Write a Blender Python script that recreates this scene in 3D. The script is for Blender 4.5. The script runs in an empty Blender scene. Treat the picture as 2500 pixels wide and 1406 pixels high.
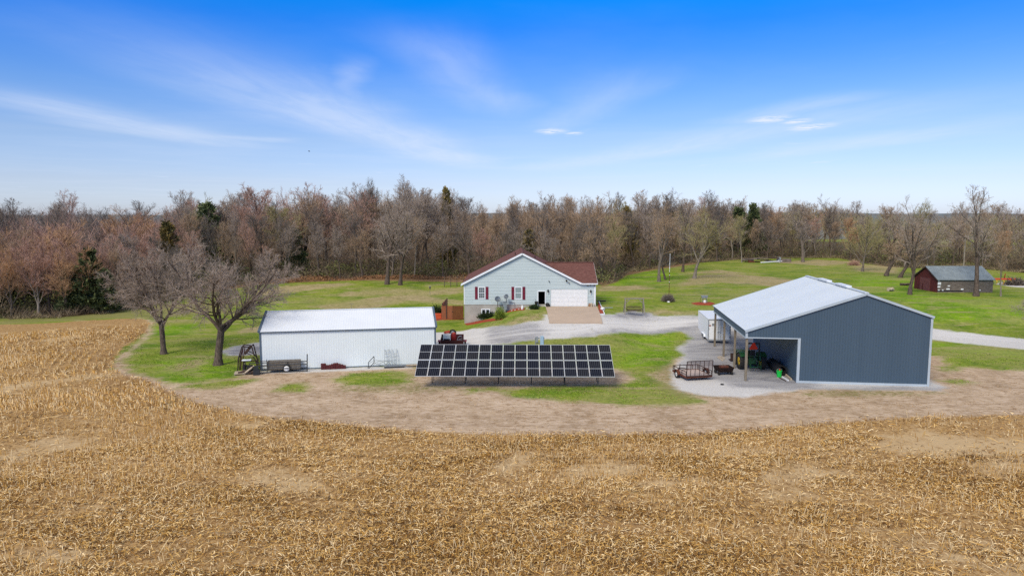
import bpy, math, random
import numpy as np
from mathutils import Vector, Matrix

rnd = random.Random(7)
rng = np.random.default_rng(7)
scene = bpy.context.scene
COL = scene.collection
R = math.radians

# ---------------------------------------------------------------- camera
CAM_H = 14.5
PITCH = 0.10345
F = 1668.55                       # focal length in pixels of a 2500 px wide picture
cam_data = bpy.data.cameras.new("camera")
cam_data.sensor_fit = 'HORIZONTAL'
cam_data.sensor_width = 36.0
cam_data.lens = 36.0 * F / 2500
cam_data.clip_start = 0.1
cam_data.clip_end = 20000
cam = bpy.data.objects.new("camera", cam_data)
cam.location = (0, 0, CAM_H)
cam.rotation_euler = (R(90) - PITCH, 0, 0)
COL.objects.link(cam)
scene.camera = cam

# ---------------------------------------------------------------- node helper
class NT:
    def __init__(self, tree):
        self.t = tree
        self.n = tree.nodes
        self.l = tree.links
    def node(self, kind, **kw):
        nd = self.n.new(kind)
        for k, v in kw.items():
            setattr(nd, k, v)
        return nd
    def put(self, sock, val):
        if isinstance(val, bpy.types.NodeSocket):
            self.l.new(val, sock)
        elif val is not None:
            if isinstance(val, (tuple, list)) and len(val) == 3 and sock.type == 'RGBA':
                val = (*val, 1)
            sock.default_value = val
    def math(self, op, a, b=None, c=None, clamp=False):
        nd = self.node('ShaderNodeMath', operation=op, use_clamp=clamp)
        self.put(nd.inputs[0], a)
        if b is not None: self.put(nd.inputs[1], b)
        if c is not None: self.put(nd.inputs[2], c)
        return nd.outputs[0]
    def vmath(self, op, a, b=None):
        nd = self.node('ShaderNodeVectorMath', operation=op)
        self.put(nd.inputs[0], a)
        if b is not None: self.put(nd.inputs[1], b)
        return nd.outputs['Value'] if op in ('DOT_PRODUCT', 'LENGTH', 'DISTANCE') else nd.outputs[0]
    def noise(self, scale, detail=4, rough=0.55, vec=None, dist=0.0):
        nd = self.node('ShaderNodeTexNoise')
        nd.inputs['Scale'].default_value = scale
        nd.inputs['Detail'].default_value = detail
        nd.inputs['Roughness'].default_value = rough
        nd.inputs['Distortion'].default_value = dist
        if vec is not None: self.l.new(vec, nd.inputs['Vector'])
        return nd.outputs['Fac']
    def ramp(self, fac, stops, interp='LINEAR'):
        nd = self.node('ShaderNodeValToRGB')
        nd.color_ramp.interpolation = interp
        e = nd.color_ramp.elements
        while len(e) < len(stops): e.new(0.5)
        for i, (p, c) in enumerate(stops):
            e[i].position = p
            e[i].color = (*c, 1) if len(c) == 3 else c
        self.put(nd.inputs[0], fac)
        return nd.outputs[0]
    def mix(self, fac, a, b, mode='MIX'):
        nd = self.node('ShaderNodeMix', data_type='RGBA', blend_type=mode)
        self.put(nd.inputs['Factor'], fac)
        ins = [s for s in nd.inputs if s.type == 'RGBA']
        self.put(ins[0], a); self.put(ins[1], b)
        return [s for s in nd.outputs if s.type == 'RGBA'][0]
    def mr(self, v, a, b, c=0.0, d=1.0, smooth=True):
        nd = self.node('ShaderNodeMapRange', interpolation_type='SMOOTHSTEP' if smooth else 'LINEAR')
        self.put(nd.inputs[0], v)
        nd.inputs[1].default_value = a; nd.inputs[2].default_value = b
        nd.inputs[3].default_value = c; nd.inputs[4].default_value = d
        return nd.outputs[0]
    def attr(self, name):
        return self.node('ShaderNodeAttribute', attribute_name=name).outputs['Fac']
    def objco(self, scale=(1, 1, 1)):
        tc = self.node('ShaderNodeTexCoord').outputs['Object']
        mp = self.node('ShaderNodeMapping')
        mp.inputs['Scale'].default_value = scale
        self.l.new(tc, mp.inputs[0])
        return mp.outputs[0]
    def worldpos_x(self): return self._wp(0)
    def worldpos_y(self): return self._wp(1)
    def _wp(self, k):
        sp = self.node('ShaderNodeSeparateXYZ')
        self.l.new(self.node('ShaderNodeNewGeometry').outputs['Position'], sp.inputs[0])
        return sp.outputs[k]
    def worldpos(self, scale=(1, 1, 1)):
        tc = self.node('ShaderNodeNewGeometry').outputs['Position']
        mp = self.node('ShaderNodeMapping')
        mp.inputs['Scale'].default_value = scale
        self.l.new(tc, mp.inputs[0])
        return mp.outputs[0]

# ---------------------------------------------------------------- sky and sun
SUN_AZ = R(-149)      # clockwise from +Y: behind the camera and to its left
SUN_EL = R(43)
world = bpy.data.worlds.new("World")
scene.world = world
world.use_nodes = True
W = NT(world.node_tree)
W.n.clear()
sky = W.node('ShaderNodeTexSky', sky_type='NISHITA')
sky.sun_disc = False
sky.sun_elevation = SUN_EL
sky.sun_rotation = SUN_AZ
sky.altitude = 200
sky.air_density = 1.0
sky.dust_density = 0.6
sky.ozone_density = 2.0
direction = W.vmath('NORMALIZE', W.node('ShaderNodeTexCoord').outputs['Generated'])
sep = W.node('ShaderNodeSeparateXYZ'); W.l.new(direction, sep.inputs[0])
DX, DY, DZ = sep.outputs
elev = W.math('MAXIMUM', DZ, 0.012)
# the richer blue above and paler air near the horizon
tint = W.ramp(W.mr(DZ, 0.0, 0.36, smooth=False), [
    (0.0, (0.70, 0.78, 1.15)), (0.05, (0.68, 0.76, 1.12)), (0.131, (0.655, 0.69, 0.97)), (0.291, (0.60, 0.665, 0.90)), (0.447, (0.42, 0.62, 0.98)),
    (0.597, (0.21, 0.545, 1.10)), (0.712, (0.065, 0.50, 1.2)), (0.808, (0.0, 0.56, 1.28)), (1.0, (0.05, 0.56, 1.2))])
blue = W.mix(1.0, sky.outputs[0], tint, 'MULTIPLY')
# cirrus laid out on a flat high layer: direction divided by its height
px = W.math('DIVIDE', DX, elev)
py = W.math('DIVIDE', DY, elev)
comb = W.node('ShaderNodeCombineXYZ'); W.l.new(px, comb.inputs[0]); W.l.new(py, comb.inputs[1])
plane = comb.outputs[0]
wob = W.node('ShaderNodeTexNoise'); wob.inputs['Scale'].default_value = 0.35; wob.inputs['Detail'].default_value = 5
W.l.new(plane, wob.inputs['Vector'])
wv = W.node('ShaderNodeVectorMath', operation='MULTIPLY_ADD')
W.l.new(wob.outputs['Color'], wv.inputs[0]); wv.inputs[1].default_value = (1.0, 1.6, 0); W.l.new(plane, wv.inputs[2])
wsep = W.node('ShaderNodeSeparateXYZ'); W.l.new(wv.outputs[0], wsep.inputs[0])
QX, QY = wsep.outputs[0], wsep.outputs[1]
def streak(ax, ay, bx, by, width, power):
    """soft band of ice cloud along a line on the cloud layer"""
    ax += 0.5; bx += 0.5; ay += 0.8; by += 0.8
    L = math.hypot(bx - ax, by - ay); ux, uy = (bx - ax) / L, (by - ay) / L
    along = W.math('ADD', W.math('MULTIPLY', W.math('SUBTRACT', QX, ax), ux), W.math('MULTIPLY', W.math('SUBTRACT', QY, ay), uy))
    side = W.math('ADD', W.math('MULTIPLY', W.math('SUBTRACT', QX, ax), -uy), W.math('MULTIPLY', W.math('SUBTRACT', QY, ay), ux))
    band = W.mr(W.math('ABSOLUTE', side), 0.0, width, 1.0, 0.0)
    ends = W.math('MULTIPLY', W.mr(along, -0.12 * L, 0.38 * L), W.mr(along, 0.8 * L, 1.3 * L, 1.0, 0.0))
    return W.math('MULTIPLY', W.math('MULTIPLY', band, ends), power)
ST = [(-2.3, 3.6, -0.9, 12.8, 1.05, 0.52), (-4.3, 5.2, -3.9, 9.6, 0.85, 0.42), (-4.7, 6.8, -4.0, 9.8, 0.6, 0.36), (-3.9, 8.6, -3.0, 9.2, 0.5, 0.3),
      (3.8, 5.6, 0.9, 14.0, 1.3, 0.38), (3.0, 5.6, 2.3, 7.6, 0.6, 0.30), (-1.0, 4.4, -1.5, 6.0, 0.22, 0.26), (-0.6, 3.5, -0.1, 6.4, 0.5, 0.26),
      (0.9, 4.6, 0.5, 8.0, 0.5, 0.22), (5.3, 7.0, 4.2, 12.0, 0.9, 0.30)]
cl = None
for s in ST:
    v = streak(*s)
    cl = v if cl is None else W.math('MAXIMUM', cl, v)
mpn = W.node('ShaderNodeMapping'); mpn.inputs['Scale'].default_value = (2.2, 0.5, 1); mpn.inputs['Rotation'].default_value = (0, 0, R(-9))
W.l.new(plane, mpn.inputs[0])
fib = W.noise(1.6, 8, 0.62, mpn.outputs[0], 0.5)
fine = W.noise(0.33, 6, 0.6, plane, 0.3)
cl = W.math('MULTIPLY', cl, W.mr(fib, 0.22, 0.70, 0.55, 1.0))
veil = W.math('MULTIPLY', W.mr(fine, 0.40, 0.75, 0.0, 0.14), W.mr(DZ, 0.02, 0.34, 1.0, 0.15))
mpp = W.node('ShaderNodeMapping'); mpp.inputs['Scale'].default_value = (1.0, 0.55, 1); mpp.inputs['Location'].default_value = (3.3, 1.2, 0)
W.l.new(plane, mpp.inputs[0])
puff = W.math('MULTIPLY', W.mr(W.noise(0.8, 7, 0.6, mpp.outputs[0], 0.2), 0.62, 0.80, 0.0, 0.55), W.mr(DZ, 0.05, 0.2, 1.0, 0.2))
for bx_, by_, br_ in ((0.47, 8.2, 0.42), (0.75, 8.4, 0.25), (2.67, 7.2, 0.45), (3.35, 7.8, 0.5), (3.0, 7.35, 0.3)):
    dd_ = W.math('SQRT', W.math('ADD', W.math('POWER', W.math('MULTIPLY', W.math('SUBTRACT', W.math('ADD', px, 0.0), bx_), 1.6), 2.0), W.math('POWER', W.math('SUBTRACT', py, by_), 2.0)))
    pf = W.math('MULTIPLY', W.mr(dd_, 0.0, br_, 1.0, 0.0), W.mr(W.noise(5.0, 6, 0.65, plane), 0.36, 0.56, 0.0, 0.9))
    puff = W.math('MAXIMUM', puff, pf)
cloud = W.math('ADD', W.math('ADD', cl, veil), puff, clamp=True)
cloud = W.math('MULTIPLY', cloud, W.mr(DZ, -0.01, 0.02))
# unseen thin cloud added above the frame, whitened for softer, less blue light
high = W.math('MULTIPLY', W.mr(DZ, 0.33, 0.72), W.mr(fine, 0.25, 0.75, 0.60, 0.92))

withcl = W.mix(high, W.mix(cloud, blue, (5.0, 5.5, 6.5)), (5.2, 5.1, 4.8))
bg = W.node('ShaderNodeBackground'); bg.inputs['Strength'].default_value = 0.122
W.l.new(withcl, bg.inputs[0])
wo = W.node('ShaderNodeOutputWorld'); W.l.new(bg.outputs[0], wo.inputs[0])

sun_data = bpy.data.lights.new("sun", 'SUN')
sun_data.energy = 2.5
sun_data.angle = R(24)
sun_data.color = (1.0, 0.90, 0.74)
sun = bpy.data.objects.new("sun", sun_data)
sd = Vector((math.sin(SUN_AZ) * math.cos(SUN_EL), math.cos(SUN_AZ) * math.cos(SUN_EL), math.sin(SUN_EL)))
sun.rotation_euler = (-sd).to_track_quat('-Z', 'Y').to_euler()
sun.location = (-30, -40, 60)
COL.objects.link(sun)

vs = scene.view_settings
vs.view_transform = 'Standard'
vs.look = 'None'
vs.exposure = 0.36
vs.gamma = 1.0
vs.use_curve_mapping = False
scene.render.engine = 'CYCLES'
scene.cycles.max_bounces = 5
scene.cycles.diffuse_bounces = 3
scene.cycles.use_denoising = False
scene.cycles.sample_clamp_indirect = 4.0

# ---------------------------------------------------------------- terrain height
def S(v, a, b):
    t = np.clip((v - a) / (b - a), 0, 1)
    return t * t * (3 - 2 * t)
_tab = np.random.default_rng(3).random((256, 256))
def vnoise(x, y, s, seed=0):
    x = np.asarray(x, float) / s + seed * 17.3; y = np.asarray(y, float) / s + seed * 5.1
    xi = np.floor(x).astype(int); yi = np.floor(y).astype(int)
    fx = x - xi; fy = y - yi
    fx = fx * fx * (3 - 2 * fx); fy = fy * fy * (3 - 2 * fy)
    g = lambda a, b: _tab[a & 255, b & 255]
    return (g(xi, yi) * (1 - fx) + g(xi + 1, yi) * fx) * (1 - fy) + (g(xi, yi + 1) * (1 - fx) + g(xi + 1, yi + 1) * fx) * fy
def fbm(x, y, s, seed=0, n=4):
    t = 0; a = 0.5; k = 0
    for i in range(n):
        t = t + a * vnoise(x, y, s, seed + i); k += a; a *= 0.5; s *= 0.5
    return t / k
def HT(x, y):
    x = np.asarray(x, float); y = np.asarray(y, float)
    s = S(x, 10, 18)
    right = 2.4 * S(y, 66 + 10 * s, 91 + 8 * s)
    left = 2.4 * S(y, 100, 142)
    w = S(x, -7.5, 3)
    z = right * w + left * (1 - w)
    z = z + 0.10 * np.sin(x * 0.13 + 1) * np.sin(y * 0.21) * (1 - S(y, 44, 52))
    z = z + 0.35 * (fbm(x, y, 30, 5, 2) - 0.5) * S(y, 108, 125)
    r = np.hypot(x, y)
    z = z - 26 * S(r, 260, 1200)
    return z
def ray(px_, py_):
    u = (px_ - 1250) / F; v = (703 - py_) / F
    return u, math.cos(PITCH) + v * math.sin(PITCH), -math.sin(PITCH) + v * math.cos(PITCH)
def G(px_, py_, dz=0.0):
    """the point of the ground that the photograph shows at a pixel of its 2500 px frame"""
    a, b, c = ray(px_, py_)
    ts = np.arange(20.0, 900, 0.5)
    hit = np.nonzero(CAM_H + c * ts <= HT(a * ts, b * ts) + dz)[0]
    t = ts[hit[0]] if len(hit) else 900.0
    lo, hi = t - 0.5, t
    for _ in range(14):
        m = (lo + hi) / 2
        if CAM_H + c * m <= float(HT(a * m, b * m)) + dz: hi = m
        else: lo = m
    return Vector((a * hi, b * hi, float(HT(a * hi, b * hi))))
def AT(px_, py_, y):
    a, b, c = ray(px_, py_)
    t = y / b
    return Vector((a * t, y, CAM_H + c * t))

# ---------------------------------------------------------------- mesh helper
class MB:
    def __init__(self):
        self.v = []; self.f = []; self.mi = []
    def add(self, vs_, fs, m=0):
        o = len(self.v)
        self.v += [tuple(p) for p in vs_]
        for f in fs:
            self.f.append(tuple(i + o for i in f)); self.mi.append(m)
        return self
    def box(self, x0, x1, y0, y1, z0, z1, m=0):
        return self.add([(x0, y0, z0), (x1, y0, z0), (x1, y1, z0), (x0, y1, z0), (x0, y0, z1), (x1, y0, z1), (x1, y1, z1), (x0, y1, z1)],
                        [(0, 3, 2, 1), (4, 5, 6, 7), (0, 1, 5, 4), (1, 2, 6, 5), (2, 3, 7, 6), (3, 0, 4, 7)], m)
    def bar(self, p, q, w=0.05, h=None, m=0):
        p = Vector(p); q = Vector(q); h = h or w
        d = (q - p).normalized()
        up = Vector((0, 0, 1)) if abs(d.z) < 0.95 else Vector((0, 1, 0))
        s = d.cross(up).normalized(); u = s.cross(d).normalized()
        c = []
        for e in (p, q):
            for a, b in ((-1, -1), (1, -1), (1, 1), (-1, 1)):
                c.append(e + s * (a * w / 2) + u * (b * h / 2))
        return self.add(c, [(0, 1, 2, 3), (7, 6, 5, 4), (0, 4, 5, 1), (1, 5, 6, 2), (2, 6, 7, 3), (3, 7, 4, 0)], m)
    def cone(self, p, q, r0, r1, n=8, m=0, caps=True):
        p = Vector(p); q = Vector(q); d = (q - p).normalized()
        up = Vector((0, 0, 1)) if abs(d.z) < 0.95 else Vector((0, 1, 0))
        s = d.cross(up).normalized(); u = s.cross(d).normalized()
        c = []
        for e, r in ((p, r0), (q, r1)):
            for i in range(n):
                a = 2 * math.pi * i / n
                c.append(e + s * (r * math.cos(a)) + u * (r * math.sin(a)))
        fs = [(i, (i + 1) % n, n + (i + 1) % n, n + i) for i in range(n)]
        if caps: fs += [tuple(range(n))[::-1], tuple(range(n, 2 * n))]
        return self.add(c, fs, m)
    def tube(self, pts, r, n=6, m=0):
        for a, b in zip(pts, pts[1:]): self.cone(a, b, r, r, n, m)
        return self
    def lathe(self, c, axis, prof, n=20, m=0):
        """prof: (radius, offset along the axis)"""
        c = Vector(c); d = Vector(axis).normalized()
        up = Vector((0, 0, 1)) if abs(d.z) < 0.95 else Vector((0, 1, 0))
        s = d.cross(up).normalized(); u = s.cross(d).normalized()
        vs_ = []
        for r, o in prof:
            for i in range(n):
                a = 2 * math.pi * i / n
                vs_.append(c + d * o + s * (r * math.cos(a)) + u * (r * math.sin(a)))
        fs = []
        for k in range(len(prof) - 1):
            for i in range(n):
                j = (i + 1) % n
                fs.append((k * n + i, k * n + j, (k + 1) * n + j, (k + 1) * n + i))
        return self.add(vs_, fs, m)
    def ngon_prism(self, pts, vec, m=0):
        n = len(pts); vec = Vector(vec)
        vs_ = [Vector(p) for p in pts] + [Vector(p) + vec for p in pts]
        fs = [tuple(range(n))[::-1], tuple(range(n, 2 * n))] + [(i, (i + 1) % n, n + (i + 1) % n, n + i) for i in range(n)]
        return self.add(vs_, fs, m)
    def mesh(self, name, mats, off=(0, 0, 0), smooth=False):
        me = bpy.data.meshes.new(name)
        ox, oy, oz = off
        me.from_pydata([(a - ox, b - oy, c - oz) for a, b, c in self.v], [], self.f)
        for mm in (mats if isinstance(mats, (list, tuple)) else [mats]): me.materials.append(mm)
        if isinstance(mats, (list, tuple)) and len(mats) > 1:
            me.polygons.foreach_set('material_index', self.mi)
        if smooth:
            me.polygons.foreach_set('use_smooth', [True] * len(me.polygons))
        me.update()
        return me
    def build(self, name, mats, parent=None, off=None, smooth=False, loc=None, rot=0):
        """one object; with a parent and off=None the coordinates are local to the parent"""
        me = self.mesh(name, mats, off or (0, 0, 0), smooth)
        return link(name, me, parent, loc, rot)
def link(name, me, parent=None, loc=None, rot=0):
    o = bpy.data.objects.new(name, me)
    COL.objects.link(o)
    if parent is not None: o.parent = parent
    if loc is not None: o.location = loc
    if rot: o.rotation_euler = (0, 0, rot)
    return o
def tag(o, label, cat, group=None, kind=None):
    o['label'] = label; o['category'] = cat
    if group: o['group'] = group
    if kind: o['kind'] = kind
    return o
def thing(name, label, cat, loc=(0, 0, 0), rotz=0, group=None):
    o = bpy.data.objects.new(name, None)
    o.empty_display_size = 0.3
    COL.objects.link(o)
    o.location = loc; o.rotation_euler = (0, 0, rotz)
    return tag(o, label, cat, group)
def structure(o, label=None):
    o['kind'] = 'structure'
    if label: o['label'] = label
    return o
def np_mesh(name, verts, faces_flat, loop_totals, mats, attrs=None, smooth=False, mat_idx=None):
    me = bpy.data.meshes.new(name)
    nv = len(verts)
    me.vertices.add(nv); me.vertices.foreach_set('co', np.ascontiguousarray(verts, dtype=np.float32).ravel())
    me.loops.add(len(faces_flat)); me.loops.foreach_set('vertex_index', np.ascontiguousarray(faces_flat, dtype=np.int32))
    nf = len(loop_totals)
    me.polygons.add(nf)
    starts = np.concatenate([[0], np.cumsum(loop_totals)[:-1]]).astype(np.int32)
    me.polygons.foreach_set('loop_start', starts)
    me.polygons.foreach_set('loop_total', np.asarray(loop_totals, dtype=np.int32))
    if smooth: me.polygons.foreach_set('use_smooth', np.ones(nf, dtype=bool))
    for m in mats: me.materials.append(m)
    if mat_idx is not None: me.polygons.foreach_set('material_index', np.asarray(mat_idx, dtype=np.int32))
    me.update(calc_edges=True)
    for k, a in (attrs or {}).items():
        at = me.attributes.new(k, 'FLOAT', 'POINT')
        at.data.foreach_set('value', np.ascontiguousarray(a, dtype=np.float32))
    return me

# ---------------------------------------------------------------- materials
def mat(name, c1, c2=None, scale=4.0, rough=0.7, metal=0.0, bump=0.0, stretch=(1, 1, 1), detail=5, spec=0.3, contrast=(0.3, 0.7)):
    m = bpy.data.materials.new(name); m.use_nodes = True
    t = NT(m.node_tree)
    b = t.n['Principled BSDF']
    b.inputs['Roughness'].default_value = rough
    b.inputs['Metallic'].default_value = metal
    b.inputs['Specular IOR Level'].default_value = spec
    c2 = c2 or tuple(x * 0.8 for x in c1)
    co = t.objco(stretch)
    nz = t.noise(scale, detail, 0.6, co)
    col = t.mix(t.mr(nz, *contrast), c1, c2)
    t.l.new(col, b.inputs['Base Color'])
    if bump:
        bp = t.node('ShaderNodeBump'); bp.inputs['Strength'].default_value = bump; bp.inputs['Distance'].default_value = 0.03
        t.l.new(t.noise(scale * 4, 4, 0.6, co), bp.inputs['Height'])
        t.l.new(bp.outputs[0], b.inputs['Normal'])
    return m
M = {}
M['white_metal'] = mat('white_metal', (0.75, 0.80, 0.795), (0.715, 0.765, 0.765), 0.6, 0.45, spec=0.4)
M['white_roof'] = mat('white_roof', (0.72, 0.745, 0.765), (0.68, 0.705, 0.73), 0.5, 0.4, spec=0.4)
M['pale_roof'] = mat('pale_roof', (0.60, 0.64, 0.655), (0.565, 0.605, 0.62), 0.35, 0.4, spec=0.4)
M['slate_metal'] = mat('slate_metal', (0.062, 0.098, 0.136), (0.057, 0.091, 0.127), 1.1, 0.5, spec=0.35, stretch=(1.0, 1.0, 0.03), detail=2)
M['slate_trim'] = mat('slate_trim', (0.10, 0.14, 0.18), (0.08, 0.11, 0.15), 1.0, 0.5)
M['pale_trim'] = mat('pale_trim', (0.43, 0.49, 0.53), (0.38, 0.44, 0.48), 1.0, 0.45)
M['white_trim'] = mat('white_trim', (0.82, 0.84, 0.85), (0.74, 0.76, 0.78), 2.0, 0.5)
M['siding'] = mat('siding', (0.52, 0.585, 0.575), (0.47, 0.535, 0.525), 1.3, 0.6, stretch=(0.4, 1, 3))
M['concrete'] = mat('concrete', (0.44, 0.41, 0.36), (0.33, 0.30, 0.26), 0.9, 0.9, bump=0.2)
M['apron'] = mat('apron', (0.47, 0.36, 0.265), (0.41, 0.315, 0.235), 0.5, 0.9, bump=0.1)
M['maroon'] = mat('maroon', (0.20, 0.015, 0.035), (0.15, 0.012, 0.03), 3, 0.5)
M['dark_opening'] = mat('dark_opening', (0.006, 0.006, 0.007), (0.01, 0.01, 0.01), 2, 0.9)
M['glass'] = mat('glass', (0.07, 0.09, 0.10), (0.13, 0.16, 0.17), 1.5, 0.08, spec=0.7)
M['curtain_glass'] = mat('curtain_glass', (0.30, 0.36, 0.36), (0.22, 0.27, 0.28), 2.5, 0.15, spec=0.6, stretch=(6, 1, 0.4))
M['black'] = mat('black', (0.012, 0.012, 0.013), (0.022, 0.021, 0.02), 6, 0.6)
M['rubber'] = mat('rubber', (0.016, 0.015, 0.015), (0.035, 0.032, 0.028), 8, 0.85)
M['dish_grey'] = mat('dish_grey', (0.13, 0.15, 0.18), (0.10, 0.12, 0.14), 4, 0.45)
M['grey_box'] = mat('grey_box', (0.25, 0.28, 0.29), (0.19, 0.22, 0.23), 3, 0.6)
M['fence_orange'] = mat('fence_orange', (0.32, 0.10, 0.045), (0.25, 0.085, 0.04), 2, 0.8, stretch=(3, 3, 0.6))
M['fence_brown'] = mat('fence_brown', (0.20, 0.065, 0.022), (0.11, 0.035, 0.012), 3, 0.8, stretch=(5, 5, 0.5))
M['mulch'] = mat('mulch', (0.36, 0.065, 0.025), (0.22, 0.035, 0.015), 9, 0.95, bump=0.8)
M['orange_tarp'] = mat('orange_tarp', (0.62, 0.10, 0.03), (0.45, 0.06, 0.02), 5, 0.7, bump=0.5)
M['grey_wood'] = mat('grey_wood', (0.30, 0.27, 0.22), (0.17, 0.14, 0.11), 5, 0.9, bump=0.4, stretch=(4, 4, 0.7))
M['post_wood'] = mat('post_wood', (0.26, 0.22, 0.16), (0.15, 0.12, 0.085), 3, 0.9, bump=0.3, stretch=(6, 6, 0.6))
M['dark_wood'] = mat('dark_wood', (0.10, 0.06, 0.045), (0.05, 0.03, 0.022), 5, 0.9, bump=0.3)
M['barn_board'] = mat('barn_board', (0.24, 0.20, 0.165), (0.10, 0.075, 0.06), 2.2, 0.95, bump=0.4, stretch=(0.6, 1, 6))
M['barn_red'] = mat('barn_red', (0.17, 0.028, 0.024), (0.085, 0.026, 0.022), 2.0, 0.9, bump=0.3, stretch=(4, 4, 0.6))
M['barn_faded'] = mat('barn_faded', (0.25, 0.085, 0.075), (0.15, 0.05, 0.045), 3, 0.9, bump=0.3, stretch=(5, 5, 0.5))
M['barn_roof'] = mat('barn_roof', (0.24, 0.28, 0.29), (0.18, 0.21, 0.22), 1.2, 0.8, bump=0.3)
M['pale_wood'] = mat('pale_wood', (0.55, 0.46, 0.34), (0.38, 0.30, 0.21), 5, 0.85, stretch=(1, 1, 1))
M['rust'] = mat('rust', (0.16, 0.05, 0.025), (0.07, 0.028, 0.018), 6, 0.85, bump=0.3)
M['dark_rust'] = mat('dark_rust', (0.055, 0.028, 0.022), (0.03, 0.02, 0.018), 6, 0.8)
M['deck'] = mat('deck', (0.52, 0.42, 0.37), (0.34, 0.26, 0.22), 4, 0.9, bump=0.2, stretch=(5, 1, 1))
M['tractor_green'] = mat('tractor_green', (0.012, 0.085, 0.022), (0.01, 0.05, 0.018), 4, 0.4, spec=0.5)
M['yellow'] = mat('yellow', (0.72, 0.46, 0.02), (0.55, 0.34, 0.02), 5, 0.5)
M['smv'] = mat('smv', (0.85, 0.045, 0.012), (0.75, 0.03, 0.01), 5, 0.4)
M['bright_green'] = mat('bright_green', (0.01, 0.52, 0.07), (0.01, 0.42, 0.05), 5, 0.4)
M['red_paint'] = mat('red_paint', (0.32, 0.018, 0.012), (0.18, 0.012, 0.01), 4, 0.45)
M['red_orange'] = mat('red_orange', (0.65, 0.10, 0.035), (0.45, 0.05, 0.02), 6, 0.6)
M['dark_red'] = mat('dark_red', (0.075, 0.014, 0.014), (0.045, 0.012, 0.012), 5, 0.6)
M['chrome_grey'] = mat('chrome_grey', (0.45, 0.47, 0.48), (0.33, 0.34, 0.35), 5, 0.4, metal=0.5)
M['galv'] = mat('galv', (0.36, 0.39, 0.40), (0.26, 0.28, 0.29), 5, 0.5, metal=0.3)
M['pipe_dark'] = mat('pipe_dark', (0.03, 0.035, 0.04), (0.02, 0.022, 0.025), 5, 0.6)
M['box_blue'] = mat('box_blue', (0.36, 0.50, 0.62), (0.30, 0.43, 0.55), 5, 0.5)
M['brick_red'] = mat('brick_red', (0.14, 0.03, 0.03), (0.07, 0.018, 0.02), 8, 0.9)
M['white_plastic'] = mat('white_plastic', (0.82, 0.82, 0.80), (0.72, 0.72, 0.70), 5, 0.5)
M['stone'] = mat('stone', (0.50, 0.46, 0.40), (0.36, 0.32, 0.27), 4, 0.9, bump=0.4)
M['terracotta'] = mat('terracotta', (0.38, 0.22, 0.12), (0.28, 0.15, 0.08), 5, 0.8)
M['panel_frame'] = mat('panel_frame', (0.58, 0.60, 0.62), (0.52, 0.54, 0.56), 3, 0.4, metal=0.0)
# bark and twigs
M['bark_dark'] = mat('bark_dark', (0.17, 0.125, 0.095), (0.05, 0.036, 0.028), 3.5, 0.95, bump=0.6, stretch=(3, 3, 0.6))
M['bark_grey'] = mat('bark_grey', (0.21, 0.17, 0.135), (0.10, 0.08, 0.062), 3.0, 0.95, bump=0.6, stretch=(3, 3, 0.6))
M['bark_pale'] = mat('bark_pale', (0.33, 0.28, 0.22), (0.16, 0.13, 0.10), 1.6, 0.95, bump=0.5, stretch=(3, 3, 0.5))
def twig(name, c):
    return mat(name, c, tuple(x * 0.62 for x in c), 0.5, 0.95, spec=0.1)
M['twig_grey'] = twig('twig_grey', (0.42, 0.335, 0.27))
M['twig_brown'] = twig('twig_brown', (0.45, 0.315, 0.205))
M['twig_dark'] = twig('twig_dark', (0.25, 0.205, 0.17))
M['twig_pink'] = twig('twig_pink', (0.56, 0.345, 0.26))
M['twig_orange'] = twig('twig_orange', (0.56, 0.34, 0.19))
M['twig_olive'] = twig('twig_olive', (0.4, 0.345, 0.16))
M['twig_brush'] = twig('twig_brush', (0.235, 0.175, 0.115))
M['twig_lilac'] = twig('twig_lilac', (0.41, 0.325, 0.26))
M['leaf_cedar'] = mat('leaf_cedar', (0.14, 0.16, 0.065), (0.055, 0.075, 0.032), 0.9, 0.9, spec=0.1)
M['leaf_rusty'] = mat('leaf_rusty', (0.27, 0.19, 0.06), (0.12, 0.11, 0.045), 0.9, 0.9, spec=0.1)
M['leaf_brush'] = mat('leaf_brush', (0.21, 0.22, 0.07), (0.10, 0.10, 0.04), 0.5, 0.9, spec=0.1)
M['leaf_bud'] = mat('leaf_bud', (0.26, 0.32, 0.045), (0.14, 0.20, 0.03), 2, 0.8, spec=0.1)
M['leaf_yew'] = mat('leaf_yew', (0.055, 0.085, 0.028), (0.02, 0.035, 0.014), 3, 0.8, spec=0.1)
M['leaf_dry'] = mat('leaf_dry', (0.36, 0.19, 0.095), (0.22, 0.12, 0.06), 0.8, 0.95, spec=0.05)
M['straw'] = mat('straw', (0.36, 0.29, 0.17), (0.20, 0.15, 0.09), 0.8, 0.95, spec=0.05)
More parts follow.
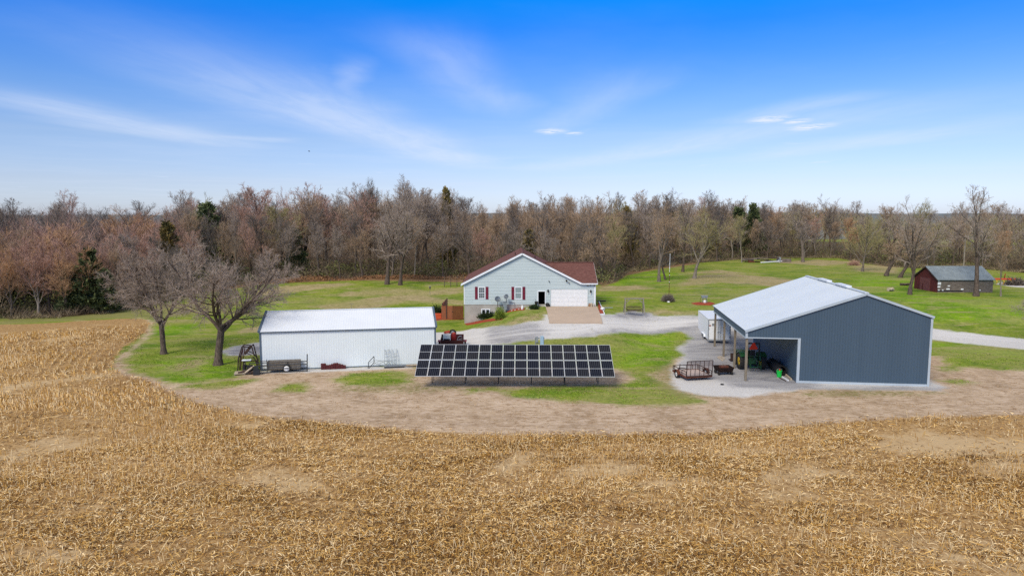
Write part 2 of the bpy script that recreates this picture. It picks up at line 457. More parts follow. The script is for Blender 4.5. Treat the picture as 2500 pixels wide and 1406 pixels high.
# ================================================================ GROUND
def WP(pts): return [tuple(G(*p).xy) for p in pts]
field_edge = [(-900, 800), (-300, 796), (0, 792), (100, 790), (200, 783), (300, 778), (345, 778), (366, 788), (355, 810), (330, 832), (298, 850),
              (280, 875), (272, 903), (300, 916), (345, 926), (400, 950), (450, 975), (520, 995), (600, 1010), (700, 1023), (850, 1040),
              (1000, 1050), (1150, 1060), (1300, 1063), (1500, 1064), (1700, 1061), (1850, 1053), (1900, 1046), (2000, 1034),
              (2200, 1021), (2350, 1016), (2500, 1012), (3000, 1000), (3600, 990)]
FE = WP(field_edge)
POLY = {}
POLY['fld'] = [FE + [(140, -60), (-140, -60)]]
dirt_top = [(3600, 925), (2900, 915), (2500, 906), (2400, 900), (2320, 893), (2290, 868), (2200, 868), (1900, 868), (1700, 868), (1645, 875), (1610, 905),
            (1545, 903), (1510, 898), (1020, 898), (1010, 900), (1000, 894), (640, 904), (560, 925), (470, 936), (420, 936), (370, 922), (312, 903), (302, 885),
            (312, 865), (343, 838), (368, 812), (374, 786), (340, 775)]
POLY['drt'] = [WP([(x_ - (14 if x_ < 420 else 0), y_ + 24) for x_, y_ in field_edge[5:]]) + WP(dirt_top)]
POLY['grs'] = [WP(p) for p in (
    [(1497, 838), (1560, 822), (1650, 812), (1658, 850), (1641, 868), (1640, 885), (1612, 902), (1588, 914), (1640, 945), (1700, 972), (1728, 985), (1600, 991), (1480, 986), (1380, 979), (1250, 969), (1212, 955), (1300, 944), (1400, 942), (1500, 940), (1550, 928), (1535, 912), (1500, 898)],
    [(810, 926), (850, 911), (960, 904), (1005, 911), (1005, 934), (930, 945), (850, 940)],
    [(668, 950), (700, 938), (740, 934), (757, 944), (742, 957), (690, 958)],
    [(430, 945), (520, 932), (628, 924), (600, 938), (500, 952)],
    [(1130, 948), (1200, 945), (1215, 952), (1150, 958)],
    [(2292, 930), (2345, 926), (2385, 932), (2340, 938)],
    [(2290, 895), (2340, 893), (2345, 903), (2300, 906)],
    [(1330, 838), (1500, 826), (1500, 845), (1330, 848)])]
POLY['olv'] = [WP(p) for p in (
    [(1930, 960), (2060, 951), (2290, 958), (2250, 966), (2000, 968)], [(820, 945), (1000, 938), (1180, 945), (1000, 958), (850, 955)],
    [(1600, 900), (1650, 890), (1660, 940), (1760, 972), (1640, 965), (1590, 930)], [(0, 760), (250, 752), (420, 742), (640, 735), (440, 772), (340, 775), (0, 790)])]
POLY['grv'] = [WP(p) for p in (
    [(1020, 818), (1062, 812), (1150, 803), (1250, 795), (1325, 783), (1332, 768), (1470, 768), (1540, 768), (1700, 771), (2000, 785), (2280, 803), (2500, 827), (3000, 883),
     (3600, 950), (3600, 1000), (3000, 918), (2500, 853), (2280, 829), (1950, 813), (1780, 808), (1650, 809), (1560, 814), (1450, 821), (1330, 828), (1240, 838), (1130, 850), (1020, 852)],
    [(1660, 806), (1690, 826), (1650, 848), (1668, 866), (1655, 885), (1640, 905), (1640, 935), (1665, 955), (1730, 968), (1830, 968), (1900, 958), (1960, 950), (2290, 953), (2312, 946),
     (2290, 935), (2200, 900), (2000, 810), (1800, 800)],
    [(535, 858), (570, 846), (640, 834), (660, 850), (640, 866), (560, 869)],
    [(600, 912), (660, 903), (1000, 893), (1000, 898), (850, 905), (660, 911)],
    [(1498, 774), (1505, 764), (1545, 759), (1592, 764), (1600, 774)],
    [(2430, 694), (2450, 688), (2520, 690), (2560, 706), (2470, 700)])]
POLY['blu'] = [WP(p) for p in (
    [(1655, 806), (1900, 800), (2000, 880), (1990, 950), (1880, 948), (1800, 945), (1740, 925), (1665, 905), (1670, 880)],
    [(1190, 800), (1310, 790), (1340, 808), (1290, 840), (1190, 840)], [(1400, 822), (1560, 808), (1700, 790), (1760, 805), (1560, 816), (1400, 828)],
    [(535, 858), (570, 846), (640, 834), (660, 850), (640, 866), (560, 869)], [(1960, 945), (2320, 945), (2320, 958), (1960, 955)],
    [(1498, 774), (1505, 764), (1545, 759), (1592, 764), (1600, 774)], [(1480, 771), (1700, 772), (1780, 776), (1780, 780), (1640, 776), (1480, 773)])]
POLY['dry'] = [WP(p) for p in (
    [(760, 748), (900, 728), (1000, 715), (1130, 700), (1130, 715), (1040, 722), (1130, 735), (1130, 745), (1000, 735), (900, 755), (800, 757)],
    [(600, 715), (700, 697), (850, 690), (860, 696), (760, 708), (640, 722)], [(1700, 672), (1790, 668), (1900, 678), (2010, 695), (1900, 700), (1760, 690), (1650, 700)],
    [(1650, 672), (1750, 658), (1830, 668), (1700, 668)], [(1455, 700), (1560, 697), (1600, 705), (1455, 712)], [(1500, 762), (1620, 755), (1700, 765), (1560, 770)],
    [(1880, 640), (2000, 634), (2100, 640), (2010, 650)], [(2080, 645), (2200, 650), (2190, 668), (2090, 662)], [(1230, 790), (1330, 760), (1330, 780), (1250, 795)],
    [(640, 812), (560, 815), (600, 800), (700, 790)], [(440, 885), (520, 870), (470, 905), (400, 905)], [(850, 712), (1000, 706), (1060, 712), (900, 722), (800, 722)])]
POLY['lsh'] = [WP(p) for p in (
    [(1470, 680), (1560, 662), (1680, 668), (1680, 690), (1500, 697)], [(1690, 682), (1780, 674), (1790, 683), (1700, 690)],
    [(1458, 722), (1500, 719), (1500, 740), (1458, 742)], [(2080, 672), (2240, 670), (2260, 720), (2500, 735), (2500, 790), (2280, 782), (2080, 700)],
    [(360, 800), (480, 790), (480, 812), (380, 820)], [(380, 880), (560, 860), (560, 920), (400, 940)], [(1520, 820), (1645, 814), (1635, 885), (1520, 900)],
    [(620, 745), (700, 730), (700, 760), (600, 790)], [(2285, 835), (2500, 860), (2500, 872), (2285, 855)])]
wood_edge = [(-900, 792), (-300, 788), (0, 778), (150, 774), (260, 764), (345, 748), (400, 738), (470, 718), (560, 700), (640, 690), (760, 684), (900, 679), (1130, 679), (1300, 676),
             (1470, 697), (1500, 690), (1530, 668), (1600, 655), (1680, 643), (1800, 634), (1900, 630), (2050, 630), (2090, 640), (2160, 650), (2240, 655), (2330, 652),
             (2440, 660), (2520, 668), (2900, 700), (3600, 760)]
WE = WP(wood_edge)
POLY['flr'] = [WE + [(900, 900), (-900, 900)]]
POLY['org'] = [WP([(480, 705), (600, 688), (760, 681), (900, 676), (1130, 674), (1150, 674), (1150, 690), (1000, 686), (850, 685), (640, 694), (520, 712)]),
               WP([(1470, 700), (1500, 690), (1530, 672), (1600, 658), (1700, 645), (1700, 640), (1600, 650), (1520, 660), (1460, 690)])]
POLY['bar'] = [WP(p) for p in (
    [(90, 1085), (150, 1068), (230, 1078), (225, 1098), (120, 1105)], [(560, 1185), (640, 1150), (760, 1160), (770, 1190), (650, 1200)],
    [(1180, 1130), (1260, 1105), (1330, 1115), (1300, 1135), (1230, 1140)], [(1350, 1150), (1480, 1128), (1560, 1140), (1500, 1165), (1380, 1165)],
    [(2110, 1085), (2250, 1055), (2500, 1070), (2600, 1090), (2600, 1120), (2400, 1115), (2200, 1105)], [(2350, 1125), (2600, 1110), (2600, 1160), (2420, 1155)],
    [(1870, 1155), (1960, 1135), (2080, 1160), (1990, 1175), (1880, 1180)], [(30, 1350), (130, 1325), (260, 1335), (240, 1360), (100, 1370)],
    [(1870, 1205), (1950, 1200), (1960, 1215), (1890, 1218)], [(2240, 1335), (2400, 1330), (2560, 1370), (2500, 1400), (2300, 1370)],
    [(100, 830), (180, 815), (200, 822), (110, 838)], [(0, 1120), (60, 1100), (80, 1120), (10, 1135)], [(1740, 1100), (1860, 1090), (1880, 1105), (1780, 1115)],
    [(0, 941), (150, 925), (270, 911), (276, 918), (150, 935), (0, 957)], [(-400, 985), (0, 941), (0, 957), (-400, 1010)], [(1560, 1180), (1640, 1165), (1700, 1175), (1620, 1190)],
    [(600, 1040), (690, 1035), (700, 1045), (620, 1050)])]

def sdist(P, poly):
    """signed distance (positive inside) of points P (n,2) to a closed polygon"""
    A = np.array(poly); B = np.roll(A, -1, axis=0)
    d = np.full(len(P), 1e9); inside = np.zeros(len(P), bool)
    for a, b in zip(A, B):
        e = b - a; w = P - a
        t = np.clip((w @ e) / max(e @ e, 1e-9), 0, 1)
        q = w - t[:, None] * e
        d = np.minimum(d, (q * q).sum(1))
        c = ((a[1] <= P[:, 1]) & (b[1] > P[:, 1])) | ((b[1] <= P[:, 1]) & (a[1] > P[:, 1]))
        if abs(e[1]) > 1e-12:
            xx = a[0] + (P[:, 1] - a[1]) / e[1] * e[0]
            inside ^= c & (P[:, 0] < xx)
    d = np.sqrt(d)
    return np.where(inside, d, -d)
def sd_all(P, key):
    return np.clip(np.max([sdist(P, p) for p in POLY[key]], axis=0), -6, 6)

LINES = [WP(p) for p in ([(1090, 826), (1250, 808), (1400, 800), (1560, 790), (1700, 784), (1760, 785)], [(1090, 838), (1250, 818), (1400, 809), (1560, 798), (1700, 793), (1760, 800)],
    [(1860, 960), (1895, 975), (1930, 990), (1975, 1006)], [(1825, 963), (1860, 982), (1900, 998), (1935, 1010)],
    [(430, 962), (560, 990), (760, 1018), (1000, 1034), (1300, 1040), (1700, 1036), (1900, 1020), (2200, 996), (2600, 980)],
    [(440, 952), (560, 975), (760, 1001), (1000, 1014), (1300, 1019), (1700, 1015), (1900, 1001), (2200, 980), (2600, 962)],
    [(2290, 818), (2400, 826), (2500, 834), (2700, 856)], [(2290, 812), (2400, 819), (2500, 828), (2700, 848)])]
def line_dist(P):
    best = np.full(len(P), 9.0)
    for ln in LINES:
        for a, b in zip(ln, ln[1:]):
            a = np.array(a); b = np.array(b); e = b - a; w_ = P - a
            t = np.clip((w_ @ e) / (e @ e), 0, 1); q = w_ - t[:, None] * e
            best = np.minimum(best, np.sqrt((q * q).sum(1)))
    return np.clip(0.28 - best, -3, 1)
def ground_attrs(P):
    A = {k: sd_all(P, k) for k in POLY}
    A['trk'] = line_dist(P)
    return A

# polar sheet round the spot under the camera, fine in front of it
ang_f = np.linspace(R(-43), R(43), 560)
ang_b = np.linspace(R(43), R(317), 60)[1:-1]
ang = np.concatenate([ang_f, ang_b])
rad = np.concatenate([[2, 8, 14, 18], np.geomspace(21, 225, 430), np.geomspace(235, 9000, 34)])
AA, RR = np.meshgrid(ang, rad)
gx = (RR * np.sin(AA)).ravel(); gy = (RR * np.cos(AA)).ravel()
P2 = np.stack([gx, gy], 1)
gz = HT(gx, gy)
attrs = ground_attrs(P2)
na, nr = len(ang), len(rad)
ii, jj = np.meshgrid(np.arange(nr - 1), np.arange(na), indexing='ij')
j2 = (jj + 1) % na
quads = np.stack([ii * na + jj, ii * na + j2, (ii + 1) * na + j2, (ii + 1) * na + jj], -1).reshape(-1, 4)[:, ::-1]
verts = np.stack([gx, gy, gz], 1)

def ground_material():
    m = bpy.data.materials.new('ground_surface'); m.use_nodes = True
    t = NT(m.node_tree); b = t.n['Principled BSDF']
    b.inputs['Roughness'].default_value = 0.95; b.inputs['Specular IOR Level'].default_value = 0.1
    w = t.worldpos()
    n_big = t.noise(0.045, 5, 0.6, w)
    n_mid = t.noise(0.22, 6, 0.62, w)
    n_m2 = t.noise(0.55, 6, 0.65, w, 0.6)
    n_fine = t.noise(2.4, 6, 0.7, w)
    n_vf = t.noise(9.0, 4, 0.7, w)
    ws = t.worldpos((0.35, 1.4, 1))
    n_str = t.noise(0.35, 6, 0.65, ws, 0.8)
    wiggle = t.math('ADD', t.math('MULTIPLY', t.math('SUBTRACT', n_fine, 0.5), 1.0), t.math('MULTIPLY', t.math('SUBTRACT', n_m2, 0.5), 2.4))
    def mask(name, amp, w0=0.25):
        return t.mr(t.math('ADD', t.attr(name), t.math('MULTIPLY', wiggle, amp)), -w0, w0)
    # lawn
    g1 = t.ramp(n_mid, [(0.28, (0.090, 0.165, 0.014)), (0.45, (0.185, 0.255, 0.020)), (0.60, (0.265, 0.300, 0.042)), (0.78, (0.300, 0.270, 0.100))])
    g_l = t.ramp(n_mid, [(0.30, (0.11, 0.22, 0.008)), (0.60, (0.23, 0.36, 0.012)), (0.80, (0.33, 0.41, 0.03))])
    g_d = t.ramp(n_m2, [(0.30, (0.29, 0.235, 0.10)), (0.55, (0.42, 0.325, 0.18)), (0.8, (0.50, 0.385, 0.235))])
    n_pat = t.noise(0.11, 7, 0.66, t.worldpos((0.55, 1.0, 1)), 0.7)
    lawn = t.mix(mask('lsh', 1.6, 1.2), g1, g_l)
    drym = t.math('MAXIMUM', t.math('MULTIPLY', mask('dry', 1.8, 1.2), 1.0), t.mr(n_str, 0.50, 0.66, 0.0, 0.70))
    lawn = t.mix(drym, lawn, g_d)
    lawn = t.mix(t.mr(n_pat, 0.50, 0.60, 0.0, 0.55), lawn, (0.33, 0.30, 0.105))
    lawn = t.mix(t.mr(n_pat, 0.34, 0.44, 0.6, 0.0), lawn, (0.085, 0.175, 0.012))
    lawn = t.mix(t.mr(n_fine, 0.36, 0.66, 0.0, 0.75), lawn, t.mix(1.0, lawn, (0.50, 0.58, 0.42), 'MULTIPLY'))
    lawn = t.mix(t.mr(t.noise(1.1, 7, 0.75, w, 0.4), 0.52, 0.66, 0.0, 0.55), lawn, (0.33, 0.285, 0.11))
    mow = t.math('SINE', t.math('MULTIPLY', t.math('ADD', t.math('MULTIPLY', t.worldpos_y(), 0.98), t.math('MULTIPLY', t.worldpos_x(), 0.2)), 3.6))
    lawn = t.mix(t.mr(mow, -1.0, 1.0, 0.0, 0.13), lawn, t.mix(1.0, lawn, (0.62, 0.70, 0.6), 'MULTIPLY'))
    olive = t.mix(n_fine, (0.155, 0.150, 0.050), (0.30, 0.25, 0.12))
    lawn = t.mix(t.math('MULTIPLY', mask('olv', 1.4, 1.2), 0.6), lawn, olive)
    # bare earth
    d1 = t.ramp(t.noise(0.30, 6, 0.62, w), [(0.30, (0.31, 0.22, 0.135)), (0.5, (0.455, 0.335, 0.22)), (0.72, (0.55, 0.42, 0.29))])
    d1 = t.mix(t.mr(n_fine, 0.55, 0.72, 0.0, 0.55), d1, (0.20, 0.125, 0.075))
    n_d = t.noise(2.2, 9, 0.78, t.worldpos((0.6, 1.0, 1)))
    d1 = t.mix(t.mr(n_d, 0.50, 0.60, 0.0, 0.6), d1, (0.60, 0.47, 0.36))
    d1 = t.mix(t.mr(n_d, 0.40, 0.48, 0.75, 0.0), d1, (0.25, 0.155, 0.085))
    trk = t.mr(t.math('ADD', t.attr('trk'), t.math('MULTIPLY', wiggle, 0.25)), -0.25, 0.15)
    d1 = t.mix(t.math('MULTIPLY', trk, 0.18), d1, (0.27, 0.18, 0.11))
    d1 = t.mix(t.math('MULTIPLY', mask('olv', 1.6, 0.8), t.mr(n_fine, 0.40, 0.62, 0.15, 0.85)), d1, (0.17, 0.165, 0.035))
    tuft = t.noise(1.3, 6, 0.7, w, 0.5)
    d1 = t.mix(t.mr(tuft, 0.66, 0.72, 0.0, 0.7), d1, (0.11, 0.10, 0.035))
    # field soil
    f1 = t.ramp(n_fine, [(0.32, (0.11, 0.052, 0.018)), (0.48, (0.29, 0.160, 0.058)), (0.68, (0.50, 0.315, 0.13))])
    f1 = t.mix(t.mr(n_vf, 0.46, 0.60, 0.0, 0.8), f1, (0.50, 0.35, 0.17))
    f1 = t.mix(t.mr(n_big, 0.5, 0.68, 0.0, 0.35), f1, (0.20, 0.105, 0.05))
    fb = t.mix(n_mid, (0.57, 0.42, 0.23), (0.47, 0.33, 0.18))
    field = t.mix(t.math('MULTIPLY', mask('bar', 2.6, 1.3), 0.85), f1, fb)
    field = t.mix(t.mr(t.noise(0.5, 6, 0.65, t.worldpos((0.3, 1.0, 1)), 0.5), 0.56, 0.68, 0.0, 0.75), field, fb)
    moss = t.math('MULTIPLY', t.mr(t.noise(0.16, 4, 0.6, w), 0.60, 0.72), t.mr(n_fine, 0.45, 0.6, 0.0, 0.5))
    field = t.mix(moss, field, (0.10, 0.105, 0.03))
    # gravel
    gr = t.ramp(n_vf, [(0.30, (0.34, 0.32, 0.30)), (0.5, (0.56, 0.54, 0.51)), (0.75, (0.68, 0.66, 0.63))])
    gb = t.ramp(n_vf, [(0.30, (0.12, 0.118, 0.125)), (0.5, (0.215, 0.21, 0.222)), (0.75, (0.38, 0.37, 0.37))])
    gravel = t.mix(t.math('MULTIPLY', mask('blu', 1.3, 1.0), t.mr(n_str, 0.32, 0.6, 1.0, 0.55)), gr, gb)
    gravel = t.mix(t.mr(n_m2, 0.55, 0.8, 0.0, 0.2), gravel, (0.40, 0.36, 0.30))
    gravel = t.mix(t.math('MULTIPLY', trk, 0.4), gravel, (0.66, 0.64, 0.61))
    weeds = t.mr(t.noise(0.9, 7, 0.75, w, 0.3), 0.60, 0.68, 0.0, 0.5)
    gravel = t.mix(weeds, gravel, (0.25, 0.22, 0.15))
    # forest floor
    fl = t.ramp(n_fine, [(0.3, (0.045, 0.032, 0.020)), (0.6, (0.12, 0.080, 0.045)), (0.8, (0.17, 0.10, 0.05))])
    fl = t.mix(t.mr(n_big, 0.42, 0.6, 0.0, 0.5), fl, (0.060, 0.060, 0.025))
    orange = t.mix(n_fine, (0.30, 0.185, 0.095), (0.20, 0.12, 0.06))
    c = lawn
    c = t.mix(mask('drt', 1.5, 0.9), c, d1)
    c = t.mix(mask('grs', 1.3, 0.8), c, lawn)
    c = t.mix(mask('flr', 1.0, 0.6), c, fl)
    c = t.mix(mask('org', 1.2, 0.8), c, orange)
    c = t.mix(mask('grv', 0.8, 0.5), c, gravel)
    c = t.mix(mask('fld', 0.7, 0.35), c, field)
    t.l.new(c, b.inputs['Base Color'])
    bp = t.node('ShaderNodeBump'); bp.inputs['Strength'].default_value = 0.6; bp.inputs['Distance'].default_value = 0.10
    t.l.new(t.math('ADD', n_fine, t.math('MULTIPLY', n_vf, 0.5)), bp.inputs['Height'])
    t.l.new(bp.outputs[0], b.inputs['Normal'])
    return m
M['ground'] = ground_material()

cls_order = [('forest_floor', 'flr'), ('gravel_drive', 'grv'), ('corn_field', 'fld')]
fa = {k: attrs[k][quads].mean(1) for k in attrs}
cls = np.zeros(len(quads), int)                      # 0 lawn
cls[(fa['drt'] > 0) & (fa['grs'] < 0)] = 1           # bare earth
cls[fa['flr'] > 0] = 2
cls[fa['grv'] > 0] = 3
cls[fa['fld'] > 0] = 4
for ci, nm in enumerate(['lawn', 'bare_earth', 'forest_floor', 'gravel_drive', 'corn_field']):
    q = quads[cls == ci]
    used, inv = np.unique(q, return_inverse=True)
    me = np_mesh(nm, verts[used], inv.reshape(-1), np.full(len(q), 4), [M['ground']], {k: attrs[k][used] for k in attrs}, smooth=True)
    structure(link(nm, me))
# small cap right below the camera
mb = MB(); n = 24
mb.add([(0, 0, 0)] + [(2.02 * math.cos(2 * math.pi * i / n), 2.02 * math.sin(2 * math.pi * i / n), float(HT(2.02 * math.cos(2 * math.pi * i / n), 2.02 * math.sin(2 * math.pi * i / n)))) for i in range(n)],
       [(0, 1 + i, 1 + (i + 1) % n) for i in range(n)])
structure(mb.build('field_patch', M['apron']))

# far ridges that close the horizon behind the wood
def ridge(name, y, top, m, seed):
    xs = np.linspace(-y * 1.6, y * 1.6, 160)
    z = top + (fbm(xs, xs * 0 + y, y * 0.35, seed, 4) - 0.5) * top * 0.9
    mb = MB(); vs_ = []
    for x, zz in zip(xs, z):
        vs_ += [(x, y - 500, -40), (x, y, zz), (x, y + 700, -40)]
    fs = []
    for i in range(len(xs) - 1):
        a = i * 3
        fs += [(a, a + 3, a + 4, a + 1), (a + 1, a + 4, a + 5, a + 2)]
    mb.add(vs_, fs)
    return structure(mb.build(name, m, smooth=True))
M['far_hill'] = mat('far_hill', (0.20, 0.22, 0.22), (0.13, 0.15, 0.16), 0.01, 0.95, spec=0)  # grey-blue of distant haze is put into the hill colour
ridge('distant_hill', 2600, 27, M['far_hill'], 2)
ridge('distant_hill', 1500, 6, M['far_hill'], 8)

# ================================================================ CORN RESIDUE
def ribbons(C, yaw, pitch, L, Wd, bend, lift):
    """bent leaf strips: centre, heading, slope, length, width"""
    n = len(C)
    d = np.stack([np.cos(yaw) * np.cos(pitch), np.sin(yaw) * np.cos(pitch), np.sin(pitch)], 1)
    s = np.stack([-np.sin(yaw), np.cos(yaw), np.zeros(n)], 1)
    roll = rng.uniform(-0.9, 0.9, n)
    upv = np.cross(s, d) * -1
    s2 = s * np.cos(roll)[:, None] + np.array([0, 0, 1.0]) * np.sin(roll)[:, None]
    V = np.empty((n, 6, 3))
    for k, tt in enumerate((-0.5, 0.0, 0.5)):
        c = C + d * (L * tt)[:, None]
        c[:, 2] += (bend if k == 1 else 0) + lift
        wk = Wd * (1.0 if k == 1 else 0.55)
        V[:, 2 * k] = c - s2 * (wk / 2)[:, None]
        V[:, 2 * k + 1] = c + s2 * (wk / 2)[:, None]
    return V
def row_coord(P, sf):
    """distance across the planted rows: parallel to the field's edge near it, straight further out"""
    far = P[:, 1] * 0.985 + P[:, 0] * 0.09
    return np.where(sf < 5.8, sf, far)
def field_points(n, rmin, rmax):
    """random spots of the stubble field in view, evenly spread over the ground"""
    a = rng.uniform(R(-42), R(42), n); r = np.sqrt(rng.uniform(rmin ** 2, rmax ** 2, n))
    P = np.stack([r * np.sin(a), r * np.cos(a)], 1)
    sf = sd_all(P, 'fld')
    keep = sf > -1.0 * rng.random(len(P)) ** 3 + 0.05
    return P[keep], sf[keep]
M['residue'] = None
def residue_material():
    m = bpy.data.materials.new('corn_residue'); m.use_nodes = True
    t = NT(m.node_tree); b = t.n['Principled BSDF']
    b.inputs['Roughness'].default_value = 0.85; b.inputs['Specular IOR Level'].default_value = 0.15
    c = t.ramp(t.attr('tone'), [(0.0, (0.060, 0.028, 0.010)), (0.25, (0.21, 0.095, 0.024)), (0.5, (0.47, 0.25, 0.058)), (0.75, (0.72, 0.45, 0.14)), (1.0, (0.90, 0.70, 0.40))])
    t.l.new(c, b.inputs['Base Color'])
    return m
M['residue'] = residue_material()
parts_v, parts_t = [], []
for n, r0, r1, sc in ((370000, 24, 50, 0.72), (170000, 50, 105, 1.0)):
    P, sf = field_points(n, r0, r1)
    bare = sd_all(P, 'bar')
    clump = fbm(P[:, 0], P[:, 1], 2.6, 21, 3)
    big = fbm(P[:, 0], P[:, 1] * 1.6, 11, 31, 3)
    prob = 0.42 + 1.4 * S(clump, 0.38, 0.62) * (0.35 + S(big, 0.35, 0.6))
    bare = bare + (fbm(P[:, 0], P[:, 1], 1.5, 77, 3) - 0.5) * 4.5
    prob *= np.where(bare > 0.0, 0.16, 1.0)
    prob = np.where((bare <= 0.0) & (bare > -1.0), prob * 0.65, prob)
    rc = row_coord(P, sf)
    row = np.abs(((rc / 0.76) % 1) - 0.5) * 2
    prob *= 0.45 + 1.05 * row
    band = fbm(rc, (P[:, 0] - P[:, 1]) * 0.16, 1.3, 91, 3)
    prob *= 0.55 + 0.95 * S(band, 0.36, 0.6)
    k = rng.random(len(P)) < prob * 0.72
    P = P[k]; sf = sf[k]; big = big[k]; band = band[k]; row = row[k]
    nn = len(P)
    C = np.stack([P[:, 0], P[:, 1], HT(P[:, 0], P[:, 1])], 1)
    L = rng.gamma(3.0, 0.055, nn) * sc + 0.07; L = np.minimum(L, 0.75)
    stalk = rng.random(nn) < 0.20
    L = np.where(stalk, L * 1.7, L)
    Wd = np.where(stalk, 0.026, rng.uniform(0.022, 0.060, nn)) * sc
    yaw = rng.uniform(0, 2 * np.pi, nn)
    pit = rng.normal(0, 0.28, nn)
    lift = 0.015 + np.abs(np.sin(pit)) * L * 0.5 + rng.uniform(0, 0.07, nn)
    V = ribbons(C, yaw, pit, L, Wd, rng.uniform(-0.01, 0.06, nn), lift)
    tone = np.clip(rng.normal(0.50, 0.38, nn) + (big - 0.5) * -0.4 + (band - 0.5) * -0.55 + (row - 0.5) * 0.12 + np.where(stalk, 0.25, 0), 0, 1)
    parts_v.append(V); parts_t.append(np.repeat(tone, 6))
V = np.concatenate(parts_v); tone = np.concatenate(parts_t)
n = len(V); base = np.arange(n)[:, None] * 6
fq = np.concatenate([base + np.array([0, 1, 3, 2]), base + np.array([2, 3, 5, 4])], 1).reshape(-1)
me = np_mesh('corn_leaf_litter', V.reshape(-1, 3), fq, np.full(2 * n, 4), [M['residue']], {'tone': tone})
o = tag(link('corn_leaf_litter', me), 'dry broken corn leaves and stalks lying all over the harvested field', 'corn residue', kind='stuff')
NPIECE = n
# standing stubs in rows that follow the field's edge
P, sf = field_points(90000, 24, 105)
k = sf > 0.1; P = P[k]; sf = sf[k]
eps = 0.2
gxs = (sd_all(P + np.array([eps, 0]), 'fld') - sf) / eps; gys = (sd_all(P + np.array([0, eps]), 'fld') - sf) / eps
inner = sf < 5.8
gl = np.hypot(gxs, gys); gl[gl < 0.3] = 1
# beyond six metres from the edge the rows run straight
rowc = np.where(inner, sf, P[:, 1] * 0.985 + P[:, 0] * 0.09)
gxs = np.where(inner, gxs, 0.09); gys = np.where(inner, gys, 0.985); gl = np.where(inner, gl, 1.0)
dlt = np.round(rowc / 0.76) * 0.76 - rowc
P = P + np.stack([gxs / gl * dlt, gys / gl * dlt], 1) + rng.normal(0, 0.03, (len(P), 2))
dens = fbm(P[:, 0], P[:, 1], 5.0, 44, 3)
k = rng.random(len(P)) < np.clip(0.16 + 1.3 * S(dens, 0.42, 0.62), 0, 1)
P = P[k]
nn = len(P)
hgt = rng.uniform(0.14, 0.42, nn) * np.where(rng.random(nn) < 0.12, 1.5, 1.0)
lean = rng.normal(0, 0.22, (nn, 2)) * hgt[:, None]
z0 = HT(P[:, 0], P[:, 1])
rr = np.where(P[:, 1] > 50, 0.03, 0.017)
SV = np.empty((nn, 6, 3))
for i in range(3):
    a = 2 * np.pi * i / 3
    SV[:, i] = np.stack([P[:, 0] + rr * np.cos(a), P[:, 1] + rr * np.sin(a), z0 - 0.02], 1)
    SV[:, 3 + i] = np.stack([P[:, 0] + lean[:, 0] + rr * np.cos(a), P[:, 1] + lean[:, 1] + rr * np.sin(a), z0 + hgt], 1)
base = np.arange(nn)[:, None] * 6
fq = np.concatenate([base + np.array([0, 1, 4, 3]), base + np.array([1, 2, 5, 4]), base + np.array([2, 0, 3, 5])], 1).reshape(-1)
tone = np.repeat(np.clip(rng.normal(0.84, 0.2, nn), 0, 1), 6)
me = np_mesh('corn_stubble', SV.reshape(-1, 3), fq, np.full(3 * nn, 4), [M['residue']], {'tone': tone})
tag(link('corn_stubble', me), 'short cut corn stalks standing in rows across the harvested field', 'corn stubble', kind='stuff')

# grass blades and dead stalks that roughen the near lawn, the dirt band and the wood's foot
def tufts(name, pts, hgt, wid, m, label, cat, spread=0.06):
    n = len(pts)
    z = HT(pts[:, 0], pts[:, 1])
    yaw = rng.uniform(0, np.pi, n); hh = hgt * rng.uniform(0.5, 1.3, n); ww = wid * rng.uniform(0.6, 1.4, n)
    lx = rng.normal(0, spread, n); ly = rng.normal(0, spread, n)
    V = np.empty((n, 3, 3))
    V[:, 0] = np.stack([pts[:, 0] - np.cos(yaw) * ww / 2, pts[:, 1] - np.sin(yaw) * ww / 2, z - 0.01], 1)
    V[:, 1] = np.stack([pts[:, 0] + np.cos(yaw) * ww / 2, pts[:, 1] + np.sin(yaw) * ww / 2, z - 0.01], 1)
    V[:, 2] = np.stack([pts[:, 0] + lx, pts[:, 1] + ly, z + hh], 1)
    me = np_mesh(name, V.reshape(-1, 3), np.arange(3 * n), np.full(n, 3), [m])
    return tag(link(name, me), label, cat, kind='stuff')
def spots(n, r0, r1, cond, a0=-41, a1=41):
    a = rng.uniform(R(a0), R(a1), n); r = np.sqrt(rng.uniform(r0 ** 2, r1 ** 2, n))
    P = np.stack([r * np.sin(a), r * np.cos(a)], 1)
    return P[cond(P)]
def on_lawn(P):
    s = (sd_all(P, 'drt') < -0.2) | (sd_all(P, 'grs') > 0.1)
    return s & (sd_all(P, 'fld') < -0.3) & (sd_all(P, 'grv') < -0.2) & (fbm(P[:, 0], P[:, 1], 1.6, 51, 3) > 0.46)
M['blade'] = mat('blade', (0.30, 0.38, 0.06), (0.15, 0.25, 0.025), 0.8, 0.9, spec=0.1)
tufts('grass_blades', spots(150000, 52, 88, on_lawn), 0.06, 0.08, M['blade'], 'short green grass round the solar panels and sheds', 'grass')
M['dead_tuft'] = mat('dead_tuft', (0.42, 0.29, 0.16), (0.28, 0.17, 0.09), 0.8, 0.95, spec=0.05)
tufts('dead_grass', spots(50000, 42, 75, lambda P: (sd_all(P, 'drt') > 0.1) & (sd_all(P, 'grv') < 0) & (sd_all(P, 'fld') < 0) & (fbm(P[:, 0], P[:, 1], 0.9, 61, 3) > 0.58)),
      0.04, 0.10, M['dead_tuft'], 'sparse dead grass on the bare earth strip beside the corn field', 'dead grass', 0.09)
